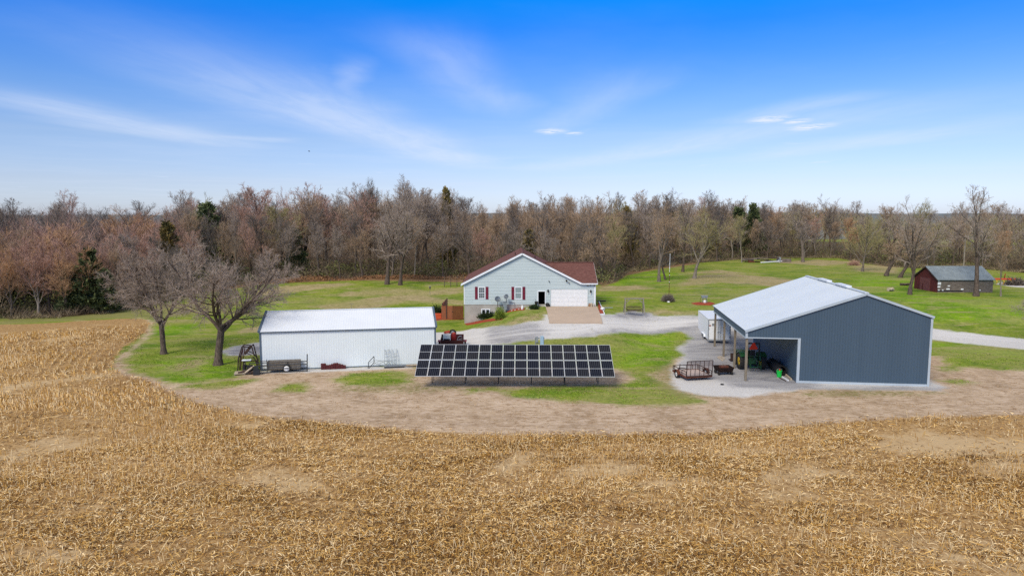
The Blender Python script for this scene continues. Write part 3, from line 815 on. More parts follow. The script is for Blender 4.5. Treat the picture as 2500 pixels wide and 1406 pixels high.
# ================================================================ TREES
def unit(v): return v / np.maximum(np.linalg.norm(v, axis=-1, keepdims=True), 1e-9)
def sprout(par, kids, t0, t1, ratio, ang, up, n, wob, g, taper=0.5, rr=0.62, rmin=0.0, angj=0.25, drop=0.0):
    """grow children on a set of branches; par = (points[K,n,3], radii[K,n], length[K])"""
    P, Q, L = par
    K, n0, _ = P.shape
    idx = np.repeat(np.arange(K), kids)
    j = np.tile(np.arange(kids), K)
    t = t0 + (t1 - t0) * (j + g.random(len(idx))) / kids
    ft = t * (n0 - 1); i = np.minimum(ft.astype(int), n0 - 2); fr = (ft - i)[:, None]
    pos = P[idx, i] * (1 - fr) + P[idx, i + 1] * fr
    rad_ = Q[idx, i] * (1 - fr[:, 0]) + Q[idx, i + 1] * fr[:, 0]
    tan = unit(P[idx, i + 1] - P[idx, i])
    ref = np.where(np.abs(tan[:, 2:3]) > 0.9, np.array([[1.0, 0, 0]]), np.array([[0, 0, 1.0]]))
    a = unit(np.cross(tan, ref)); b = np.cross(tan, a)
    az = j * 2.399 + g.uniform(-0.6, 0.6, len(idx)) + idx * 1.3
    th = (ang + g.normal(0, angj, len(idx)))[:, None]
    d = tan * np.cos(th) + (a * np.cos(az)[:, None] + b * np.sin(az)[:, None]) * np.sin(th)
    d[:, 2] += up; d = unit(d)
    ln = L[idx] * ratio * (1 - taper * (t - t0) / max(t1 - t0, 1e-6)) * g.uniform(0.7, 1.25, len(idx))
    pts = np.empty((len(idx), n, 3)); pts[:, 0] = pos
    for k in range(1, n):
        d = d + g.normal(0, wob, d.shape); d[:, 2] += up * 0.25 - drop * k / n; d = unit(d)
        pts[:, k] = pts[:, k - 1] + d * (ln / (n - 1))[:, None]
    r0 = np.maximum(rad_ * rr, rmin)
    q = r0[:, None] * np.linspace(1, 0.38, n)[None]
    q = np.maximum(q, rmin * 0.7)
    return pts, q, ln
def tubes(par, s):
    P, Q, L = par
    K, n, _ = P.shape
    ax = unit(P[:, -1] - P[:, 0])
    ref = np.where(np.abs(ax[:, 2:3]) > 0.9, np.array([[1.0, 0, 0]]), np.array([[0, 0, 1.0]]))
    a = unit(np.cross(ax, ref)); b = np.cross(ax, a)
    if s == 2:
        th = np.random.default_rng(5).uniform(0, np.pi, K)[:, None]
        a = a * np.cos(th) + b * np.sin(th)
        V = np.stack([P + a[:, None] * Q[..., None], P - a[:, None] * Q[..., None]], 2)
        V = V.reshape(-1, 3)
        base = (np.arange(K)[:, None] * n + np.arange(n - 1)[None]).reshape(-1, 1) * 2
        return V, base + np.array([0, 1, 3, 2])
    c = np.cos(2 * np.pi * np.arange(s) / s); d = np.sin(2 * np.pi * np.arange(s) / s)
    V = P[:, :, None] + (a[:, None, None] * c[None, None, :, None] + b[:, None, None] * d[None, None, :, None]) * Q[..., None, None]
    V = V.reshape(-1, 3)
    base = (np.arange(K)[:, None] * n + np.arange(n - 1)[None]).reshape(-1, 1, 1) * s
    k = np.arange(s)
    q = np.stack([k, (k + 1) % s, (k + 1) % s + s, k + s], 1)[None]
    return V, (base + q).reshape(-1, 4)
def merge(lst):
    V, Fq, o = [], [], 0
    for v, f in lst:
        V.append(v); Fq.append(f + o); o += len(v)
    return np.concatenate(V), np.concatenate(Fq)
def trunk_line(g, h, r, n, wob, lean=(0, 0), flare=1.5, top=0.35):
    p = np.zeros((1, n, 3)); d = np.array([lean[0], lean[1], 1.0])
    for k in range(1, n):
        d = d + np.array([*g.normal(0, wob, 2), 0]); d = d / np.linalg.norm(d)
        p[0, k] = p[0, k - 1] + d * h / (n - 1)
    q = r * np.linspace(1, top, n)[None].copy(); q[0, 0] *= flare
    return p, q, np.array([float(h)])
PROTO = {}
def tree_mesh(key, seed, kind, fine=1.0):
    """two meshes, wood (trunk and limbs) and crown (branches and twigs), for a tree about 16 m tall"""
    g = np.random.default_rng(seed)
    if kind == 'forest':
        tr = trunk_line(g, 13.5, 0.24, 9, 0.05, top=0.2)
        l1 = sprout(tr, 15, 0.30, 0.98, 0.50, 0.62, 0.42, 7, 0.09, g, 0.50, 0.55, 0.05)
        l2 = sprout(l1, 7, 0.25, 1.0, 0.46, 0.65, 0.16, 4, 0.13, g, 0.4, 0.6, 0.028)
        l3 = sprout(l2, 6, 0.15, 1.0, 0.56, 0.6, 0.10, 3, 0.13, g, 0.3, 0.6, 0.020)
        l4 = sprout(l3, int(8 * fine), 0.1, 1.0, 0.66, 0.6, 0.06, 3, 0.13, g, 0.3, 0.7, 0.012)
        wood = [tubes(tr, 7), tubes(l1, 5)]; crown = [tubes(l2, 3), tubes(l3, 2), tubes(l4, 2)]
    elif kind == 'round':           # maple-like, low wide crown
        tr = trunk_line(g, 8.5, 0.22, 7, 0.06, top=0.3)
        l1 = sprout(tr, 14, 0.16, 1.0, 0.72, 0.72, 0.30, 6, 0.10, g, 0.35, 0.55, 0.05)
        l2 = sprout(l1, 8, 0.25, 1.0, 0.44, 0.6, 0.18, 4, 0.12, g, 0.4, 0.6, 0.026)
        l3 = sprout(l2, 6, 0.15, 1.0, 0.52, 0.6, 0.12, 3, 0.12, g, 0.3, 0.6, 0.016)
        l4 = sprout(l3, int(9 * fine), 0.1, 1.0, 0.66, 0.6, 0.06, 3, 0.12, g, 0.3, 0.7, 0.012)
        wood = [tubes(tr, 7), tubes(l1, 5)]; crown = [tubes(l2, 3), tubes(l3, 2), tubes(l4, 2)]
    elif kind == 'fork':            # yard tree: short trunk, heavy limbs from one fork
        tr = trunk_line(g, 3.6, 0.31, 6, 0.025, top=0.86, flare=1.45)
        l0 = sprout(tr, 6, 0.78, 1.0, 1.75, 0.80, 0.15, 9, 0.11, g, 0.0, 0.56, 0.09, 0.12)
        l1 = sprout(l0, 8, 0.18, 1.0, 0.56, 0.72, 0.12, 6, 0.12, g, 0.40, 0.6, 0.045)
        l2 = sprout(l1, 8, 0.15, 1.0, 0.48, 0.68, 0.07, 4, 0.14, g, 0.35, 0.6, 0.024, drop=0.05)
        l3 = sprout(l2, 8, 0.12, 1.0, 0.54, 0.65, 0.04, 3, 0.14, g, 0.3, 0.6, 0.013, drop=0.06)
        l4 = sprout(l3, int(6 * fine), 0.1, 1.0, 0.62, 0.6, 0.03, 3, 0.14, g, 0.3, 0.7, 0.008, drop=0.05)
        wood = [tubes(tr, 10), tubes(l0, 7), tubes(l1, 4)]; crown = [tubes(l2, 3), tubes(l3, 2), tubes(l4, 2)]
    elif kind == 'park':            # tall open yard tree with strong limbs
        tr = trunk_line(g, 11.5, 0.34, 9, 0.07, top=0.28, flare=1.4)
        l1 = sprout(tr, 11, 0.30, 1.0, 0.58, 0.78, 0.26, 7, 0.13, g, 0.35, 0.6, 0.06)
        l2 = sprout(l1, 7, 0.22, 1.0, 0.48, 0.7, 0.14, 5, 0.16, g, 0.35, 0.62, 0.030)
        l3 = sprout(l2, 6, 0.15, 1.0, 0.50, 0.65, 0.08, 3, 0.16, g, 0.3, 0.6, 0.017)
        l4 = sprout(l3, int(8 * fine), 0.1, 1.0, 0.66, 0.6, 0.05, 3, 0.15, g, 0.3, 0.7, 0.014)
        wood = [tubes(tr, 8), tubes(l1, 6)]; crown = [tubes(l2, 3), tubes(l3, 2), tubes(l4, 2)]
    elif kind == 'lean':            # leaning twisted yard tree
        tr = trunk_line(g, 8.0, 0.34, 8, 0.10, (0.42, 0.0), top=0.35, flare=1.4)
        l1 = sprout(tr, 10, 0.28, 1.0, 0.62, 0.85, 0.22, 7, 0.17, g, 0.3, 0.6, 0.06)
        l2 = sprout(l1, 7, 0.2, 1.0, 0.48, 0.75, 0.12, 5, 0.17, g, 0.35, 0.62, 0.030)
        l3 = sprout(l2, 6, 0.15, 1.0, 0.50, 0.65, 0.06, 3, 0.16, g, 0.3, 0.6, 0.017)
        l4 = sprout(l3, int(8 * fine), 0.1, 1.0, 0.66, 0.6, 0.05, 3, 0.15, g, 0.3, 0.7, 0.014)
        wood = [tubes(tr, 8), tubes(l1, 6)]; crown = [tubes(l2, 3), tubes(l3, 2), tubes(l4, 2)]
    elif kind == 'sapling':
        tr = trunk_line(g, 1.6, 0.05, 4, 0.05, top=0.5)
        l1 = sprout(tr, 7, 0.25, 1.0, 0.8, 0.5, 0.2, 4, 0.1, g, 0.3, 0.6, 0.02)
        l2 = sprout(l1, 5, 0.2, 1.0, 0.5, 0.5, 0.1, 3, 0.1, g, 0.3, 0.6, 0.012)
        wood = [tubes(tr, 5), tubes(l1, 3)]; crown = [tubes(l2, 2)]
    res = []
    zmax = max(v[:, 2].max() for v, f in wood + crown)
    for part in (wood, crown):
        v, f = merge(part)
        res.append(np_mesh('trunk' if part is wood else 'crown', v, f.reshape(-1), np.full(len(f), 4), [M['bark_dark'] if part is wood else M['twig_grey']], smooth=part is wood))
    PROTO[key] = (res[0], res[1], zmax)
def conifer_mesh(key, seed, width, n=3600, narrow=False):
    g = np.random.default_rng(seed)
    H = 10.0
    tr = trunk_line(g, H * 0.96, 0.17, 8, 0.02, top=0.1)
    tv, tf = tubes(tr, 6)
    # boughs, then sprays along each bough
    nb = 150
    zb = H * (0.06 + 0.92 * g.random(nb) ** 1.15)
    fr = 1 - zb / H
    reach = width * (0.10 + 0.95 * fr ** 0.75) * g.uniform(0.55, 1.15, nb)
    az = g.uniform(0, 2 * np.pi, nb)
    k = g.integers(0, nb, n); t = g.random(n) ** 0.6
    rr_ = reach[k] * t
    C = np.stack([np.cos(az[k]) * rr_, np.sin(az[k]) * rr_, zb[k] + rr_ * 0.35 + g.normal(0, 0.12, n)], 1)
    C += g.normal(0, 0.16, C.shape)
    d = unit(np.stack([np.cos(az[k]), np.sin(az[k]), g.uniform(0.1, 1.1, n)], 1) + g.normal(0, 0.35, (n, 3)))
    s = unit(np.cross(d, g.normal(0, 1, (n, 3))))
    L = g.uniform(0.25, 0.6, n)[:, None]; Wd = g.uniform(0.08, 0.2, n)[:, None]
    V = np.stack([C - s * Wd, C + s * Wd, C + s * Wd * 0.3 + d * L, C - s * Wd * 0.3 + d * L], 1).reshape(-1, 3)
    f = np.arange(4 * n)
    PROTO[key] = (np_mesh('trunk', tv, tf.reshape(-1), np.full(len(tf), 4), [M['bark_dark']], smooth=True),
                  np_mesh('crown', V, f, np.full(n, 4), [M['leaf_cedar']]), H)
for i in range(5): tree_mesh('forest%d' % i, 100 + i, 'forest', 1.0)
for i in range(3): tree_mesh('round%d' % i, 200 + i, 'round', 1.0)
for i in range(3): tree_mesh('park%d' % i, 300 + i, 'park', 1.0)
for i in range(2): tree_mesh('lean%d' % i, 400 + i, 'lean', 1.0)
for i in range(2): tree_mesh('fork%d' % i, 503 + i * 4, 'fork', 1.3)
tree_mesh('sapling0', 600, 'sapling')
for i in range(3): conifer_mesh('cedar%d' % i, 700 + i, [2.3, 1.7, 2.9][i])

def plant(key, name, loc, height, label, cat='tree', group=None, bark='bark_dark', twigs='twig_grey', rot=None, wide=1.0):
    tm, cm, h0 = PROTO[key]
    s = height / h0
    root = thing(name, label, cat, loc, rnd.uniform(0, 6.28) if rot is None else rot, group)
    root.scale = (s * wide, s * wide, s)
    for nm, me, mm in (('trunk', tm, bark), ('crown', cm, twigs)):
        o = bpy.data.objects.new(nm, me); COL.objects.link(o); o.parent = root
        o.material_slots[0].link = 'OBJECT'; o.material_slots[0].material = M[mm]
    return root
def z_top(px_, py_, loc):
    return AT(px_, py_, loc[1]).z - loc[2]

def side_rot(key, want):
    """turn of the tree that puts the heavier side of its crown towards a heading"""
    me = PROTO[key][1]; a = np.empty(len(me.vertices) * 3, dtype=np.float32); me.vertices.foreach_get('co', a)
    m_ = a.reshape(-1, 3).mean(0)
    return want - math.atan2(m_[1], m_[0])
# single yard trees: pixel of the foot, pixel row of the top
def yard(key, name, fx, fy, ty, label, **kw):
    p = G(fx, fy); p.z -= 0.05
    return plant(key, name, p, z_top(fx, ty, p), label, **kw)
yard('fork0', 'yard_tree', 400, 864, 572, 'bare lilac-grey tree forking low, left one of two beside the white shed', group='bare trees at the corn field corner', bark='bark_dark', twigs='twig_lilac', rot=side_rot('fork0', math.pi), wide=0.95)
yard('fork1', 'yard_tree', 533, 891, 566, 'bare spreading tree with a thick dark trunk, nearest the white shed', group='bare trees at the corn field corner', bark='bark_dark', twigs='twig_lilac', rot=side_rot('fork1', 0.0), wide=1.08)
yard('park0', 'yard_tree', 945, 694, 455, 'left one of two close bare trees standing on the lawn behind the white shed', group='pair of trees on the back lawn', bark='bark_dark', twigs='twig_grey')
yard('park1', 'yard_tree', 977, 696, 470, 'right one of two close bare trees standing on the lawn behind the white shed', group='pair of trees on the back lawn', bark='bark_dark', twigs='twig_grey')
yard('park2', 'yard_tree', 1609, 688, 468, 'grey-barked upright tree, nearest of the trees behind the flagpole', bark='bark_grey', twigs='twig_brown')
yard('lean0', 'yard_tree', 1624, 683, 560, 'thin dark trunk leaning to the left close behind the grey upright tree', bark='bark_dark', twigs='twig_dark', rot=2.7, wide=0.7)
yard('forest1', 'yard_tree', 1667, 664, 480, 'thick dark straight trunk on the lawn between two grey-barked trees', bark='bark_dark', twigs='twig_grey', wide=1.3)
yard('park1', 'yard_tree', 1695, 680, 500, 'pale-footed forked tree standing on the lawn right of the flagpole', bark='bark_pale', twigs='twig_olive', rot=1.0, wide=1.2)
yard('park0', 'yard_tree', 1960, 640, 485, 'small round bare tree right of the old lumber pile', bark='bark_grey', twigs='twig_grey', rot=4.0)
yard('forest3', 'yard_tree', 1811, 641, 520, 'slim pale trunk at the left end of the old lumber pile', bark='bark_pale', twigs='twig_olive', wide=0.7)
yard('round1', 'yard_tree', 2105, 663, 520, 'bare tree with a straight grey trunk and brushy olive crown, left of the crooked trees', bark='bark_grey', twigs='twig_olive', rot=0.3)
yard('lean1', 'yard_tree', 2163, 674, 540, 'crooked black-barked tree with a limb reaching low to the left', bark='bark_dark', twigs='twig_brown', rot=0.2, wide=1.1)
yard('lean0', 'yard_tree', 2197, 678, 530, 'tree leaning to the right with a split trunk behind the tall bare tree', bark='bark_dark', twigs='twig_brown', rot=5.9)
yard('park2', 'yard_tree', 2221, 719, 472, 'tall bare tree with a forked dark crown, left of the red barn', bark='bark_dark', twigs='twig_grey', rot=2.0, wide=0.95)
yard('park0', 'yard_tree', 2383, 723, 446, 'tallest bare tree, standing in front of the old barn wall', bark='bark_dark', twigs='twig_grey', rot=3.3, wide=0.9)
yard('forest2', 'yard_tree', 2443, 723, 560, 'slim tree with a pale broken trunk right of the old barn', bark='bark_pale', twigs='twig_brown', wide=0.8)
p = G(2590, 842); plant('fork0', 'yard_tree', p, 7.5, 'bare tree at the right edge with only branch tips showing over the lawn', bark='bark_dark', twigs='twig_grey', rot=4.4, wide=1.1)
for i, (fx, fy, ty, lb) in enumerate([(722, 689, 664, 'tiny multi-stemmed sapling alone in the middle of the back lawn'), (678, 712, 684, 'young staked sapling on the back lawn left of the tiny multi-stemmed one'),
                                     (620, 726, 700, 'small sapling just behind the crown of the spreading tree'), (805, 693, 681, 'low leafless sapling near the wood, right of the multi-stemmed one')]):
    yard('sapling0', 'sapling', fx, fy, ty, lb, group='saplings on the back lawn', bark='bark_grey', twigs='twig_pink')

# the wood
prof = np.array([(-300, 480), (0, 478), (100, 486), (150, 468), (200, 478), (215, 500), (330, 494), (420, 490), (460, 470), (540, 476), (620, 450), (700, 466), (800, 456), (870, 440),
                 (930, 428), (1050, 432), (1100, 458), (1150, 470), (1185, 502), (1220, 480), (1300, 470), (1380, 474), (1450, 470), (1520, 476), (1600, 462), (1660, 466),
                 (1700, 474), (1760, 465), (1800, 488), (1900, 490), (1950, 482), (2060, 476), (2120, 512), (2180, 488), (2240, 488), (2260, 512), (2330, 498), (2380, 478), (2440, 492), (2500, 500), (2900, 490)])
wea = np.array(wood_edge, float)
ZONES = [(60, 'the far left end of the wood'), (160, 'the wood left of the broad cedar'), (300, 'the wood around the broad cedar'), (420, 'the wood behind the left yard tree'),
         (520, 'the wood behind the spreading yard tree'), (620, 'the wood right of the tall cedar'), (720, 'the wood behind the small saplings'), (820, 'the wood behind the shed roof'),
         (930, 'the wood left of the paired trees'), (1030, 'the wood behind the paired trees'), (1130, 'the wood behind the grape trellis'), (1230, 'the wood left of the house ridge'),
         (1330, 'the wood behind the house ridge'), (1460, 'the wood behind the garage roof'), (1560, 'the wood right of the garage'), (1660, 'the wood behind the flagpole'),
         (1760, 'the wood behind the pale-footed tree'), (1880, 'the wood behind the lumber heap'), (2000, 'the wood right of the lumber heap'), (2120, 'the wood left of the crooked trees'),
         (2240, 'the wood behind the tall bare tree'), (2340, 'the wood behind the barn roof'), (2440, 'the wood right of the utility pole'), (9999, 'the far right end of the wood')]
KINDS = [('pinkish bare tree', 'twig_pink'), ('orange bare tree', 'twig_orange'), ('grey bare tree', 'twig_grey'), ('dark bare tree', 'twig_dark'), ('brown bare tree', 'twig_brown'), ('olive bare tree', 'twig_olive')]
def kind_weights(px_, row):
    if px_ < 260: return [5, 4, 0.5, 0.5, 1, 0.5] if row < 3 else [1.5, 0, 2, 4, 1, 0]
    if px_ < 430: return [5, 1, 2, 1, 1, 0.5] if row < 4 else [1, 0, 2, 4, 1, 0]
    if px_ < 800: return [3.2, 0, 2, 2, 2, 0.3]
    if px_ < 1150: return [0.3, 0, 5, 3, 3, 0.5]
    if px_ < 1500: return [0.9, 0.25, 2, 2, 6, 1.0]
    if px_ < 1900: return [0.3, 0.2, 4, 3, 4, 1.3]
    return [0.4, 0.5, 3, 2.5, 3, 2.2]
count = 0
WOODT = {}
for row in range(8):
    off = [1.5, 7.5, 14, 21, 29, 38, 50, 66][row]
    px_ = -170.0 + rnd.uniform(0, 40)
    while px_ < 2680:
        ey = float(np.interp(px_, wea[:, 0], wea[:, 1]))
        e = G(px_, ey)
        rad_ = math.hypot(e.x, e.y)
        step = 5.6 if row < 3 else 7.8
        if px_ < 430: step *= 0.9
        if px_ > 1900: step *= 1.2
        px_step = step * F / rad_
        d = rad_ + off + rnd.uniform(-2.4, 2.4)
        x = e.x / rad_ * d; y = e.y / rad_ * d
        z = float(HT(x, y)) - 0.1
        ty = float(np.interp(px_, prof[:, 0], prof[:, 1]))
        hgt = AT(px_, ty, y).z - z
        fr = [0.66, 0.78, 0.88, 0.95, 0.96, 0.97, 0.98, 0.98][row]
        if px_ < 300: fr = [0.62, 0.68, 0.76, 0.84, 0.88, 0.90, 0.98, 1.02][row]
        hgt *= fr * rnd.uniform(0.90, 1.10)
        skip = (px_ > 1950 and row in (2, 4, 6) and rnd.random() < 0.7)
        if not skip and count < 298:
            w_ = kind_weights(px_, row)
            ki = rnd.choices(range(6), w_)[0]
            lb, tw = KINDS[ki]
            zone = next(z_[1] for z_ in ZONES if px_ < z_[0])
            depthw = ['edging', 'edging', 'inside', 'inside'][row] if row < 4 else 'deep in'
            lab = '%s %s %s' % (lb, depthw, zone)
            key = rnd.choice(['round0', 'round1', 'round2', 'forest4']) if (px_ < 430 and row < 4) else rnd.choice(['forest0', 'forest1', 'forest2', 'forest3', 'forest4', 'park0', 'park2', 'round1'])
            t_ = plant(key, 'wood_tree', (x, y, z), hgt, lab, group='bare trees of the wood', bark=rnd.choice(['bark_dark', 'bark_dark', 'bark_dark', 'bark_grey', 'bark_pale'] if row < 2 else ['bark_dark', 'bark_grey']),
                  twigs=tw, wide=rnd.uniform(0.85, 1.2))
            WOODT.setdefault(lab, []).append((px_, t_))
            count += 1
        px_ += px_step * rnd.uniform(0.75, 1.3)

for lab, lst in WOODT.items():
    lst.sort(key=lambda q_: q_[0])
    names = {2: ['leftmost of two ', 'rightmost of two '], 3: ['leftmost of three ', 'middle of three ', 'rightmost of three '],
             4: ['leftmost of four ', 'second of four ', 'third of four ', 'rightmost of four ']}.get(len(lst))
    if names:
        for (q_, t_), nm in zip(lst, names):
            t_['label'] = nm + lab.replace(' tree ', ' trees ', 1)
print('WOODCOUNT', count)

# evergreens among the bare trees: px, top row, metres behind the edge, height share
for px_, ty, off, key, m_, w_, lb in (
        (515, 500, 9, 'cedar2', 'leaf_cedar', 1.0, 'tall dark cedar in the wood left of centre, half hidden by bare branches'),
        (418, 540, 5, 'cedar0', 'leaf_rusty', 0.95, 'rusty orange-green cedar rising behind the left yard tree'),
        (225, 610, 2, 'cedar2', 'leaf_cedar', 1.1, 'broad dark green cedar low at the edge of the left wood'),
        (262, 660, 0, 'cedar1', 'leaf_cedar', 1.5, 'low spreading dark green cedar at the grass edge, beside the left yard trees'),
        (180, 650, 3, 'cedar0', 'leaf_cedar', 1.3, 'dark green cedar behind the orange budding trees at far left'),
        (20, 660, 5, 'cedar2', 'leaf_cedar', 1.2, 'dark cedar at the far left end of the wood'),
        (95, 640, 7, 'cedar2', 'leaf_cedar', 1.0, 'dark cedar deeper in the far left wood among orange twigs'),
        (725, 560, 5, 'cedar2', 'leaf_cedar', 1.0, 'dark green cedar in the wood behind the multi-stemmed sapling'),
        (1092, 462, 8, 'cedar1', 'leaf_rusty', 0.62, 'tall narrow ivy-green tree standing out above the wood left of the house'),
        (1085, 575, 7, 'cedar2', 'leaf_rusty', 0.9, 'olive cedar at the foot of the tall narrow green tree'),
        (1290, 560, 4, 'cedar0', 'leaf_rusty', 1.1, 'olive cedar rising right behind the house ridge'),
        (1530, 508, 13, 'cedar2', 'leaf_rusty', 0.8, 'tall dark cedar in the wood right of the garage'),
        (1640, 515, 14, 'cedar0', 'leaf_rusty', 0.9, 'dark cedar among the trees behind the flagpole'),
        (1836, 500, 5, 'cedar2', 'leaf_cedar', 0.9, 'dense dark green cedar, the darkest tree of the right-hand wood'),
        (1800, 505, 8, 'cedar0', 'leaf_cedar', 1.0, 'green cedar touching the left side of the densest dark one'),
        (1740, 560, 6, 'cedar2', 'leaf_rusty', 1.0, 'cedar with brownish foliage behind the pale-footed tree')):
    ey = float(np.interp(px_, wea[:, 0], wea[:, 1])); e = G(px_, ey); rad_ = math.hypot(e.x, e.y); d = rad_ + off + (6 if off > 4 else 0)
    x = e.x / rad_ * d; y = e.y / rad_ * d; z = float(HT(x, y)) - 0.1
    plant(key, 'cedar_tree', (x, y, z), AT(px_, ty, y).z - z, lb, group='evergreens in the wood', twigs=m_, wide=w_)

# undergrowth along the wood's foot: one tangle
def edge_points(n, o0, o1, a=-250, b=2750, power=1.0):
    pxs = rng.uniform(a, b, n)
    grid = np.arange(a - 20, b + 60, 20.0)
    E = np.array([tuple(G(q, float(np.interp(q, wea[:, 0], wea[:, 1]))).xy) for q in grid])
    ex = np.interp(pxs, grid, E[:, 0]); ey = np.interp(pxs, grid, E[:, 1])
    r_ = np.hypot(ex, ey); off = o0 + (o1 - o0) * rng.random(n) ** power
    return np.stack([ex / r_ * (r_ + off), ey / r_ * (r_ + off)], 1), off, pxs
def tangle(name, n, o0, o1, hmax, m, label, seed, L=(0.5, 1.5), Wd=(0.02, 0.05), upness=0.8, thr=0.35, rngpx=(-250, 2750), power=1.0):
    P, off, pxs = edge_points(n, o0, o1, *rngpx, power)
    dn = fbm(P[:, 0], P[:, 1], 6, seed, 3)
    k = dn > thr; P = P[k]; dn = dn[k]; n = len(P)
    h = hmax * S(dn, thr, 0.75) * rng.random(n) ** 0.8
    C = np.stack([P[:, 0], P[:, 1], HT(P[:, 0], P[:, 1]) + h], 1)
    d = unit(rng.normal(0, 1, (n, 3)) * np.array([1, 1, 0.5]) + np.array([0, 0, upness]))
    s = unit(np.cross(d, rng.normal(0, 1, (n, 3))))
    l = rng.uniform(*L, n)[:, None]; w = rng.uniform(*Wd, n)[:, None]
    V = np.stack([C - s * w, C + s * w, C + d * l], 1).reshape(-1, 3)
    me = np_mesh(name, V, np.arange(3 * n), np.full(n, 3), [m])
    return tag(link(name, me), label, 'undergrowth', kind='stuff')
tangle('undergrowth', 50000, -1, 16, 4.0, M['twig_brush'], 'tangled brown brush and saplings along the foot of the wood', 71, (0.7, 2.0), (0.02, 0.045), 1.0)
tangle('undergrowth', 42000, 0, 15, 3.4, M['leaf_brush'], 'greening honeysuckle brush low under the bare trees of the wood', 82, (0.15, 0.45), (0.06, 0.16), 0.4, 0.40)
tangle('undergrowth', 14000, 4, 16, 4.5, M['leaf_cedar'], 'dark evergreen thicket deep between the trunks of the wood', 93, (0.2, 0.6), (0.08, 0.2), 0.4, 0.52)
tangle('undergrowth', 9000, -2.5, 3, 0.7, M['leaf_dry'], 'rust-orange fallen leaves and dry weeds along the edge of the back lawn', 95, (0.12, 0.4), (0.05, 0.12), 0.5, 0.25, (540, 1150))
tangle('undergrowth', 9000, -1.5, 3, 0.8, M['straw'], 'pale dry weeds along the right-hand wood edge and far left field edge', 96, (0.3, 0.8), (0.02, 0.05), 1.0, 0.35, (1450, 2700))
tangle('undergrowth', 4000, -1.5, 2, 0.8, M['straw'], 'pale dry weeds between the far left wood and the field', 97, (0.3, 0.8), (0.02, 0.05), 1.0, 0.35, (-250, 420))

def wood_mass(name, n, o0, o1, m, label, rngpx, share=0.78, seed=11):
    """the far body of the wood, a haze of branches that nobody could count"""
    P, off, pxs = edge_points(n, o0, o1, *rngpx)
    ty = np.interp(pxs, prof[:, 0], prof[:, 1])
    v = (703 - ty) / F
    top = CAM_H + P[:, 1] / (math.cos(PITCH) + v * math.sin(PITCH)) * (-math.sin(PITCH) + v * math.cos(PITCH))
    g0 = HT(P[:, 0], P[:, 1])
    lump = 0.72 + 0.5 * (fbm(P[:, 0], P[:, 1], 9, seed, 3) - 0.3)
    hh = (top - g0) * share * lump * rng.random(n) ** 0.75
    C = np.stack([P[:, 0], P[:, 1], g0 + hh], 1)
    d = unit(rng.normal(0, 1, (n, 3)) * np.array([0.7, 0.7, 0.5]) + np.array([0, 0, 1.0]))
    s = unit(np.cross(d, rng.normal(0, 1, (n, 3))))
    l = rng.uniform(1.2, 3.6, n)[:, None]; w = rng.uniform(0.012, 0.038, n)[:, None]
    V = np.stack([C - s * w, C + s * w, C + d * l], 1).reshape(-1, 3)
    me = np_mesh(name, V, np.arange(3 * n), np.full(n, 3), [m])
    return tag(link(name, me), label, 'wood', kind='stuff')
wood_mass('far_wood', 34000, 12, 80, M['twig_pink'], 'mass of reddish twigs filling the wood at far left', (-250, 470), seed=12)
wood_mass('far_wood', 16000, 30, 100, M['twig_dark'], 'dark mass of far branches behind the reddish left wood', (-250, 470), 0.88, seed=13)
wood_mass('far_wood', 110000, 14, 90, M['twig_brown'], 'mass of brown branches filling the wood from the left cedar to the far lumber heap', (430, 1960), seed=14)
wood_mass('far_wood', 40000, 30, 110, M['twig_dark'], 'darker mass of branches far back in the middle of the wood', (430, 1960), 0.80, seed=15)
wood_mass('far_wood', 26000, 10, 70, M['twig_olive'], 'olive-brown mass of twigs in the wood behind the barn', (1900, 2750), 0.82, seed=16)
# ================================================================ BUILDINGS
def rib_profile(L, pitch=0.229, h=0.030, w=0.045):
    """offsets along a corrugated metal sheet"""
    out = []; u = 0.0
    while u < L - 1e-6:
        e = min(u + pitch, L)
        if e - u > w * 2.2:
            out += [(u, 0), (e - w * 1.6, 0), (e - w * 1.15, h), (e - w * 0.45, h)]
        else: out += [(u, 0)]
        u = e
    out.append((L, 0))
    return out
def sheet(mb, O, U, N, L, vbot, vtop, V=(0, 0, 1), pitch=0.229, h=0.007, m=0, breaks=()):
    """ribbed sheet: origin O, along U, out along N, each strip running from vbot(u) to vtop(u) in direction V"""
    O, U, N, V = Vector(O), Vector(U), Vector(N), Vector(V)
    pr = rib_profile(L, pitch, h)
    us = sorted(set([u for u, _ in pr] + [b for b in breaks if 0 < b < L]))
    hh = np.interp(us, [u for u, _ in pr], [a for _, a in pr])
    for (u0, h0), (u1, h1) in zip(zip(us, hh), list(zip(us, hh))[1:]):
        if u1 - u0 < 1e-5: continue
        mid = (u0 + u1) / 2
        e = 1e-6
        b0, b1, t0, t1 = vbot(u0 + e), vbot(u1 - e), vtop(u0 + e), vtop(u1 - e)
        if t0 - b0 < 1e-4 and t1 - b1 < 1e-4: continue
        mb.add([O + U * u0 + N * h0 + V * b0, O + U * u1 + N * h1 + V * b1, O + U * u1 + N * h1 + V * t1, O + U * u0 + N * h0 + V * t0], [(0, 1, 2, 3)], m)

